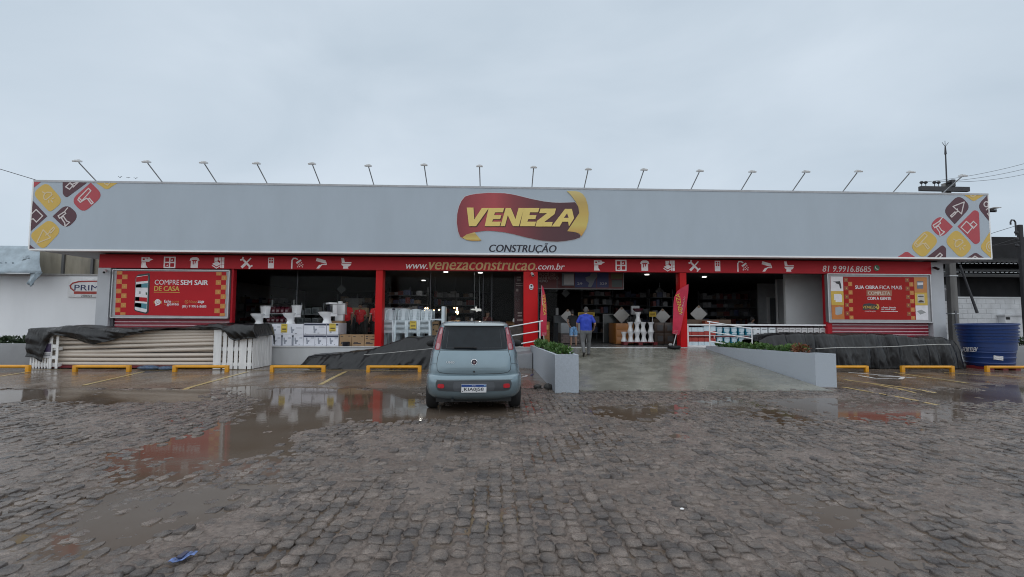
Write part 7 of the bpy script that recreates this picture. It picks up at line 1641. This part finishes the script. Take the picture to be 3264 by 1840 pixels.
adt(ban, cA, '(81) 9 9916-8685', 1475, 1952, 695, 755, pow_, mat_bold=.012)
cB = lambda x, y: (2620+x*.15152, 860+y*.15152)
t, *_ = board([cB(112,100), cB(2255,118), cB(2280,1095), cB(140,1100)], 'red advertising board with product pictures at the right of the shopfront', 0)
ban = adp(t, cB, [(165,145),(2195,160),(2230,1058),(205,1045)], pdk, 'banner', .002)
def prod(pts, m_): adp(ban, cB, pts, m_, 'product_panel', .005)
prod([(172,145),(432,148),(442,450),(180,450)], pow_); prod([(180,452),(443,452),(455,745),(195,745)], poy); prod([(195,747),(455,747),(468,1046),(207,1044)], M('poster_deep_orange', (.52,.17,.03), .45))
prod([(1925,160),(2195,162),(2205,480),(1940,478)], por); prod([(1940,481),(2205,482),(2215,750),(1955,748)], poy); prod([(1957,752),(2216,752),(2230,1058),(1972,1054)], pow_)
adp(ban, cB, [(222,252),(370,242),(385,290),(402,392),(375,398),(350,310),(290,290),(275,268)], pblk, 'product_drill', .009)
adp(ban, cB, [(242,512),(385,512),(412,545),(412,680),(280,680),(278,640),(248,640)], pow_, 'product_paper', .009)
adp(ban, cB, [(272,795),(355,778),(425,795),(412,930),(320,958),(275,940)], M('poster_tank_grey', (.36,.38,.4), .5), 'product_tank', .009)
adp(ban, cB, [(1985,245),(2120,245),(2118,400),(1990,400)], M('poster_slate', (.14,.17,.22), .45), 'product_pail', .009); adp(ban, cB, [(1995,270),(2115,270),(2112,320),(1998,330)], pow_, 'product_label', .012)
adp(ban, cB, [(1995,520),(2140,520),(2150,705),(2005,700)], M('poster_cream', (.55,.52,.45), .45), 'product_bag', .009); adp(ban, cB, [(2010,550),(2125,550),(2125,570),(2010,570)], pblk, 'product_label', .012); adp(ban, cB, [(2012,688),(2025,655),(2070,640),(2120,655),(2138,690)], M('poster_brown', (.07,.035,.02), .45), 'product_label', .0125)
adp(ban, cB, [(1990,870),(2080,842),(2180,900),(2060,945)], MATS['poster_grey'], 'product_slab', .009)
for k in range(10):
    y = 170+k*88.5
    if k % 2 == 0: xa2, xb2 = 455+k*4, 1740+k*5
    else: xa2, xb2 = 540+k*3.5, 1822+k*5
    m_ = por if k % 2 else M('poster_rust', (.30,.075,.03), .45)
    adp(ban, cB, [(xa2,y),(xa2+82,y),(xa2+85,min(y+86,1045)),(xa2+4,min(y+86,1045))], m_, 'checker_square', .005); adp(ban, cB, [(xb2,y+8),(xb2+84,y+8),(xb2+88,min(y+94,1053)),(xb2+4,min(y+94,1053))], m_, 'checker_square', .005)
    for xx in (xa2, xb2): adp(ban, cB, [(xx+32,y+32),(xx+56,y+32),(xx+50,y+58),(xx+36,y+60)], pgold, 'checker_mark', .008)
adt(ban, cB, 'SUA OBRA', 698, 1178, 335, 405, pow_, mat_bold=.035); adt(ban, cB, 'FICA MAIS', 1212, 1678, 338, 410, pow_, mat_bold=.005)
adp(ban, cB, [(930,432),(1464,434),(1464,555),(930,552)], M('poster_tan', (.36,.13,.075), .45), 'highlight', .005); adt(ban, cB, 'COMPLETA', 965, 1425, 460, 527, M('poster_beige', (.60,.52,.42), .45), .009, mat_bold=.035)
adt(ban, cB, 'COM A GENTE', 958, 1448, 575, 635, pow_, mat_bold=.035)
adp(ban, cB, [(870,720),(1000,705),(1130,735),(1195,740),(1200,800),(1160,850),(1000,835),(850,850),(848,780)], pblk, 'emblem_ribbon', .005, .02); adp(ban, cB, [(1130,715),(1180,730),(1196,790),(1185,832),(1140,835),(1165,780)], pgold, 'emblem_fold', .0085)
adt(ban, cB, 'VENEZA', 855, 1150, 762, 816, pgold, .011, mat_bold=.02, shear=.3); adt(ban, cB, 'CONSTRUÇÃO', 900, 1132, 862, 892, pow_, shear=.15)
adt(ban, cB, 'a bem demais', 1250, 1555, 775, 810, pow_, mat_bold=.02); adt(ban, cB, 'ter você aqui.', 1248, 1550, 815, 858, pow_, mat_bold=.02); adp(ban, cB, [(1228,872),(1590,875),(1590,885),(1228,882)], pow_, 'underline', .006)
# ================================================================== PEOPLE
skin_d = M('skin_brown', (.19,.10,.065), .5, var=.06); skin_m = M('skin_tan', (.30,.18,.125), .5, var=.06); hairb = M('hair_black', (.012,.010,.010), .5, var=.3, scale=60); hairg = M('hair_grey', (.055,.052,.05), .6, var=.4, scale=60); eyem = M('eye_dark', (.01,.008,.008), .2); lipm = M('lip', (.22,.08,.07), .5)
shred = M('red_polo', (.62,.014,.022), .7, var=.1, scale=9, bump=.2, bscale=14); shblue = M('blue_shirt', (.016,.045,.38), .7, var=.12, scale=8, bump=.4, bscale=12); shblk = M('black_top', (.008,.008,.009), .8); tgrey = M('grey_jeans', (.12,.12,.122), .8, var=.25, scale=7, bump=.4, bscale=14); tblk = M('dark_trousers', (.012,.012,.014), .8); denim = M('denim_blue', (.17,.34,.58), .8, var=.35, scale=12, bump=.3, bscale=20); hemm = M('denim_fray', (.45,.48,.52), .9); shoe = M('shoe_dark', (.03,.025,.022), .6); sole = M('shoe_pale', (.35,.33,.3), .7)
def blobs(cones, balls, voxel, name, mat, parent):
    """one continuous surface grown over tapered limbs and rounded masses"""
    g = G()
    for a, ra, b, rb in cones:
        a, b = Vector(a), Vector(b); g.cyl(a, b, ra, rb, n=14); g.ball(a, ra, n=12, m=8); g.ball(b, rb, n=12, m=8)
    for c, r, *rot in balls: g.ball(c, *r, n=16, m=10, rot=rot[0] if rot else None)
    me = bpy.data.meshes.new(name); me.from_pydata(g.v, [], g.f)
    o = bpy.data.objects.new(name, me); COL.objects.link(o)
    m = o.modifiers.new('r', 'REMESH'); m.mode = 'VOXEL'; m.voxel_size = voxel
    s = o.modifiers.new('s', 'SMOOTH'); s.factor = .5; s.iterations = 4
    dg = bpy.context.evaluated_depsgraph_get(); nm = bpy.data.meshes.new_from_object(o.evaluated_get(dg)); bpy.data.objects.remove(o); bpy.data.meshes.remove(me)
    nm.name = name; nm.shade_smooth(); return link(name, nm, mat, parent)
def hand(wr, d, palm_n, s, curl):
    """palm, four unequal fingers with a knuckle bend, a thumb from the side of the palm"""
    wr, d, nrm = Vector(wr), Vector(d).normalized(), Vector(palm_n).normalized(); side = d.cross(nrm).normalized(); C = []
    pc = wr+d*.045*s
    for k in range(4):
        b = wr+d*.085*s+side*(.027-.018*k)*s; C.append((wr+side*(.012-.008*k)*s, .017*s, b, .0125*s))
        L = (.068,.078,.072,.056)[k]*s; m = b+(d*math.cos(curl)+nrm*math.sin(curl))*L*.5; e = m+(d*math.cos(curl*2.1)+nrm*math.sin(curl*2.1))*L*.5
        C += [(b, .0105*s, m, .0095*s), (m, .0095*s, e, .008*s)]
    tb = wr+d*.03*s+side*.028*s; tm = tb+(side*.6+d*.7+nrm*.3)*.035*s; C += [(tb, .014*s, tm, .011*s), (tm, .011*s, tm+(d*.9+nrm*.4)*.03*s, .009*s)]
    return C
def person(label, loc, rot, H, J, skin, hair, shirt, sh_sleeve, trouser, tr_len, shoes, hair_kind='short', face=True, wide=.055, belly=0.0, extras=None):
    """J holds joints for a body of height 1 facing -y"""
    t = thing('person', label, 'person', loc, rot, None)
    S = lambda p: Vector(p)*H
    d = dict(pel=(0,0,.51), wst=(0,0,.60), chs=(0,0,.73), nk=(0,0,.835), hd=(0,-.01,.925), shL=(-.108,0,.80), shR=(.108,0,.80), elL=(-.14,.01,.635), elR=(.14,.01,.635), wrL=(-.145,-.04,.49), wrR=(.145,-.04,.49),
             hpL=(-.055,0,.50), hpR=(.055,0,.50), knL=(-.062,-.01,.275), knR=(.062,-.01,.275), anL=(-.06,.01,.045), anR=(.06,.01,.045)); d.update(J)
    k = {n: S(v) for n, v in d.items()}; s = H/1.7
    C = []; B = []
    for sd in 'LR':
        C += [(k['sh'+sd], .038*s, k['el'+sd], .037*s), (k['el'+sd], .036*s, k['wr'+sd], .025*s), (k['hp'+sd], .083*s, k['kn'+sd], .055*s), (k['kn'+sd], .052*s, k['an'+sd], .036*s)]
        a = k['an'+sd]; fd = Vector(d.get('ft'+sd, (0,-1,0))); C += [(a+Vector((0,.01,-.035))*s, .034*s, a+fd*.13*s+Vector((0,0,-.045))*s, .028*s)]
        wd = (k['wr'+sd]-k['el'+sd]).normalized(); C += hand(k['wr'+sd], wd, Vector((1 if sd == 'L' else -1, -.2, 0)), s, .45)
        C += [(k['chs'], .05*s, k['sh'+sd], .038*s)]
    C += [(k['pel'], .105*s, k['wst'], .095*s), (k['wst'], .095*s, k['chs'], .095*s), (k['chs'], .075*s, k['nk'], .05*s), (k['nk'], .052*s, k['hd'], .05*s)]
    up = (k['hd']-k['nk']).normalized(); h = k['hd']
    fwd = Vector(d.get('look', (0,-1,0))).normalized(); rt = fwd.cross(up).normalized()*-1
    B += [(h+up*.02*s, (.074*s, .092*s, .10*s)), (h-up*.045*s-(-fwd)*-.0*s+fwd*.02*s, (.055*s, .06*s, .06*s)), (k['wst']+Vector((0,-.05-belly*.4,-.02))*s, (.11*s+belly*.2, .07*s+belly*.3, .11*s))]
    C += [(h+fwd*.085*s+up*.02*s, .010*s, h+fwd*.103*s-up*.012*s, .016*s)]
    for q in (-1, 1): B.append((h+rt*(.075*s*q)+up*.005*s, (.016*s, .02*s, .032*s)))
    body = blobs(C, B, .0085*max(s, .85), 'body', skin, t)
    if face:
        for q in (-1, 1): put(G().ball(h+fwd*.086*s+rt*(.03*s*q)+up*.018*s, .011*s, n=8, m=6), 'eye', eyem, body, local=True)
        put(G().ball(h+fwd*.083*s-up*.045*s, .024*s, .01*s, .008*s, n=10, m=6), 'mouth', lipm, body, local=True)
    # hair: cap over crown and back
    hb = [(h+up*.045*s-fwd*.014*s, (.083*s, .097*s, .088*s)), (h-fwd*.04*s+up*.0*s, (.079*s, .066*s, .085*s))]
    hb += [(h-fwd*.05*s-up*.045*s, (.062*s, .046*s, .062*s))]
    if hair_kind == 'long': hb += [(h-fwd*.07*s-up*.10*s, (.07*s, .045*s, .14*s))]
    if hair_kind == 'bun': hb += [(h-fwd*.05*s+up*.11*s, (.045*s, .045*s, .05*s))]
    if hair_kind == 'cap': hb += [(h+fwd*.08*s+up*.05*s, (.06*s, .06*s, .012*s))]
    blobs([], hb, .010*s, 'hair', hair, t)
    # shirt
    C = []
    for sd in 'LR':
        e = k['sh'+sd].lerp(k['el'+sd], sh_sleeve); C += [(k['sh'+sd], .052*s, e, .060*s), (k['chs'], .10*s, k['sh'+sd], .054*s), (k['nk']-Vector((0,0,.02))*s, .05*s, k['sh'+sd], .048*s)]
    C += [(k['chs']+Vector((-wide-.01,0,-.03))*s, .115*s, k['wst']+Vector((-wide,0,0))*s, .118*s), (k['chs']+Vector((wide+.01,0,-.03))*s, .115*s, k['wst']+Vector((wide,0,0))*s, .118*s), (k['wst']+Vector((-wide,0,0))*s, .12*s, k['pel']+Vector((-wide,0,.03))*s, .12*s), (k['wst']+Vector((wide,0,0))*s, .12*s, k['pel']+Vector((wide,0,.03))*s, .12*s), (k['chs'], .09*s, k['nk']-Vector((0,0,.02))*s, .06*s)]
    B = [(k['wst']+Vector((0,-.055-belly*.4,-.03))*s, (.15*s+belly*.3, .10*s+belly*.3, .15*s)), (k['wst'], (.165*s+belly, .12*s+belly*.5, .17*s))]
    C += [(k['chs'], .125*s, k['wst'], .125*s), (k['wst'], .125*s, k['pel'], .128*s)]
    so_ = blobs(C, B, .011*s, 'shirt', shirt, t)
    # trousers
    C = [(k['pel']+Vector((-wide,0,-.01))*s, .115*s, k['pel']+Vector((wide,0,-.01))*s, .115*s)]
    for sd in 'LR':
        C += [(k['hp'+sd], (.07+wide*.6)*s, k['kn'+sd].lerp(k['hp'+sd], 0 if tr_len > .5 else .1), .07*s if tr_len > .5 else .088*s)]
        if tr_len > .5: C += [(k['kn'+sd], .07*s, k['an'+sd]+Vector((0,0,.0))*s, .058*s)]
    blobs(C, [(k['pel']+Vector((0,.05,-.02))*s, (.13*s, .08*s, .11*s))], .011*s, 'shorts' if tr_len < .5 else 'trousers', trouser, t)
    if shoes:
        for sd in 'LR':
            a = k['an'+sd]; fd = Vector(d.get('ft'+sd, (0,-1,0)))
            blobs([(a+Vector((0,0,-.038))*s-fd*.03*s, .042*s, a+fd*.14*s+Vector((0,0,-.045))*s, .036*s), (a, .042*s, a+Vector((0,0,-.04))*s, .045*s)], [], .010*s, 'shoe', shoes, t)
    if extras: extras(t, k, s, so_)
    return t
def polo(t, k, s, so_):
    n = k['nk']; put(G().lathe([(.055,-.012),(.062,.0),(.056,.028),(.050,.028)], (0,0,0), 16).xf(Matrix.Translation(n-Vector((0,0,.012))*s) @ Matrix.Scale(s, 4)), 'collar', shred, so_, local=True)
    put(G().box(n.x-.012*s, n.x+.012*s, n.y-.14*s, n.y-.09*s, n.z-.09*s, n.z-.02*s), 'placket', M('placket_white', (.5,.48,.47), .7), so_, local=True)
    for sd in 'LR':
        e = k['sh'+sd].lerp(k['el'+sd], .55); v = (k['el'+sd]-k['sh'+sd]).normalized(); put(G().cyl(e, e+v*.018*s, .060*s, .060*s, n=16), 'cuff', M('cuff_white', (.55,.5,.5), .7), so_, local=True)
def badge(t, k, s, so_):
    polo(t, k, s, so_); c = k['chs']; put(G().box(c.x+.03*s, c.x+.08*s, c.y-.17*s, c.y-.155*s, c.z-.12*s, c.z-.06*s), 'name_badge', M('badge_card', (.6,.55,.55), .5), so_, local=True)
# two members of staff behind the white cartons, a third half behind the column
x = XY(1103,1030,17.7); person('person in a red polo shirt at the left of the staff, hands down', (x, 17.7, FLR), 0, ZY(1103,958,17.7)-FLR, dict(look=(.75,-.7,0), wrL=(-.15,-.03,.49), wrR=(.14,-.03,.49)), skin_d, hairb, shred, .55, tblk, 1, shoe, extras=badge)
x = XY(1147,1030,18.4); person('person in a red polo shirt in the middle, hands behind the back', (x, 18.4, FLR), 0, ZY(1147,968,18.4)-FLR, dict(look=(.25,-1,0), elL=(-.15,.05,.64), elR=(.15,.05,.64), wrL=(-.06,.11,.53), wrR=(.06,.11,.53)), skin_m, hairb, shred, .55, tblk, 1, shoe, extras=polo)
x = XY(1199,1030,17.9); person('person in a red polo shirt half hidden by the left red column, arm held forward', (x, 17.9, FLR), .3, ZY(1197,962,17.9)-FLR, dict(look=(.4,-.9,0), elL=(-.145,-.01,.64), wrL=(-.17,-.10,.52)), skin_m, hairb, shred, .55, tblk, 1, shoe, hair_kind='cap', extras=polo)
# man in blue walking up the ramp, seen from behind
MYv = 13.94; x = XY(1868,1100,MYv); z = (PF-.012)*((MYv-RY0)/(RY1-RY0))**1.02+.012
def man_extra(t, k, s, so_):
    n = k['nk']; put(G().lathe([(.062,-.02),(.072,.0),(.060,.03)], (0,0,0), 16).xf(Matrix.Translation(n-Vector((0,0,.012))*s) @ Matrix.Scale(s, 4)), 'collar', shblue, so_, local=True)
    for sd in 'LR':
        a = k['an'+sd]
person('person in a bright blue shirt and grey jeans walking up the ramp', (x, MYv, z+.004), PI-.05, 156/F_PX*MYv*1.0, dict(look=(-.25,-1,-.15), hd=(-.01,-.055,.93), nk=(0,-.02,.845), shL=(-.115,0,.805), shR=(.115,0,.805), elL=(-.18,.03,.66), elR=(.18,.0,.66), wrL=(-.175,-.07,.56), wrR=(.17,-.08,.57), anL=(-.066,-.10,.05), anR=(.062,.13,.085), knL=(-.07,-.085,.28), knR=(.07,.015,.27), ftR=(0,-.8,-.6)), skin_m, hairg, shblue, .75, tgrey, 1, shoe, face=True, belly=.03, wide=.085, extras=man_extra)
# person in black top and denim shorts leaning on the counter, from behind
def fray(t, k, s, so_):
    for sd in 'LR':
        e = k['kn'+sd].lerp(k['hp'+sd], .08); put(G().cyl(e, e-Vector((0,0,.025))*s, .092*s, .094*s, n=16), 'frayed_hem', hemm, so_, local=True)
PYv = 16.25; x = XY(1828,1080,PYv); person('person in a black top and blue denim shorts leaning towards the counter', (x, PYv, FLR-.02), PI+.1, ZY(1828,985,PYv)-FLR+.02, dict(hd=(0,-.13,.90), nk=(0,-.09,.82), chs=(0,-.06,.72), wst=(0,-.02,.60), shL=(-.10,-.08,.79), shR=(.10,-.08,.79), elL=(-.14,-.09,.65), elR=(.15,-.06,.65), wrL=(-.10,-.2,.60), wrR=(.12,.02,.55), anL=(-.07,.01,.05), anR=(.065,-.02,.05), look=(.2,-1,-.2)), skin_m, hairb, shblk, .35, denim, .4, None, hair_kind='bun', extras=fray)
# seated customer behind the glass, and a head behind the paint rack
SP = 19.3; x = XY(1553,1000,SP)
t = person('person with dark hair sitting at a table behind the glass, hand raised to the face', (x, SP, FLR), .3, 1.55, dict(pel=(0,0,.31), wst=(0,0,.40), chs=(0,-.02,.53), nk=(0,-.03,.63), hd=(0,-.05,.715), shL=(-.10,-.02,.60), shR=(.10,-.02,.60), elL=(-.13,-.12,.47), elR=(.14,-.1,.47), wrL=(-.06,-.15,.60), wrR=(.05,-.22,.46), hpL=(-.055,0,.30), hpR=(.055,0,.30), knL=(-.07,-.26,.29), knR=(.07,-.26,.29), anL=(-.07,-.24,.045), anR=(.07,-.24,.045)), skin_m, hairb, M('maroon_top', (.09,.02,.02), .8), .5, tblk, 1, shoe, hair_kind='long')
c = thing('dining_chair', 'dark chair under the seated customer behind the glass', 'chair', (x, SP, FLR), .3)
put(G().box(-.2,.2,-.2,.22,.36,.40), 'seat', legm, c, local=True); put(G().box(-.2,.2,.2,.23,.40,.85), 'backrest', legm, c, local=True)
for a in (-.17,.17):
    for b in (-.17,.19): put(G().box(a-.02,a+.02,b-.02,b+.02,0,.36), 'leg', legm, c, local=True)
SP = 17.6; x = XY(2392,1030,SP); person('person with tied dark hair sitting low behind the paint rack', (x, SP, FLR), .5, 1.5, dict(pel=(0,0,.27), wst=(0,0,.35), chs=(0,-.02,.45), nk=(0,-.03,.535), hd=(0,-.05,.61), shL=(-.10,-.02,.51), shR=(.10,-.02,.51), elL=(-.14,-.06,.38), elR=(.14,-.06,.38), wrL=(-.08,-.2,.36), wrR=(.08,-.2,.36), hpL=(-.055,0,.26), hpR=(.055,0,.26), knL=(-.07,-.25,.27), knR=(.07,-.25,.27), anL=(-.07,-.23,.045), anR=(.07,-.23,.045), look=(.8,-.6,0)), skin_m, hairb, M('pale_grey_top', (.25,.26,.28), .8), .5, tblk, 1, shoe, hair_kind='bun')
st_ = thing('stool', 'dark low stool under the person behind the paint rack', 'stool', (x, SP, FLR), .5)
put(G().box(-.17,.17,-.15,.18,.28,.31), 'seat', legm, st_, local=True)
for a in (-.14,.14):
    for b in (-.12,.15): put(G().box(a-.02,a+.02,b-.02,b+.02,0,.28), 'leg', legm, st_, local=True)
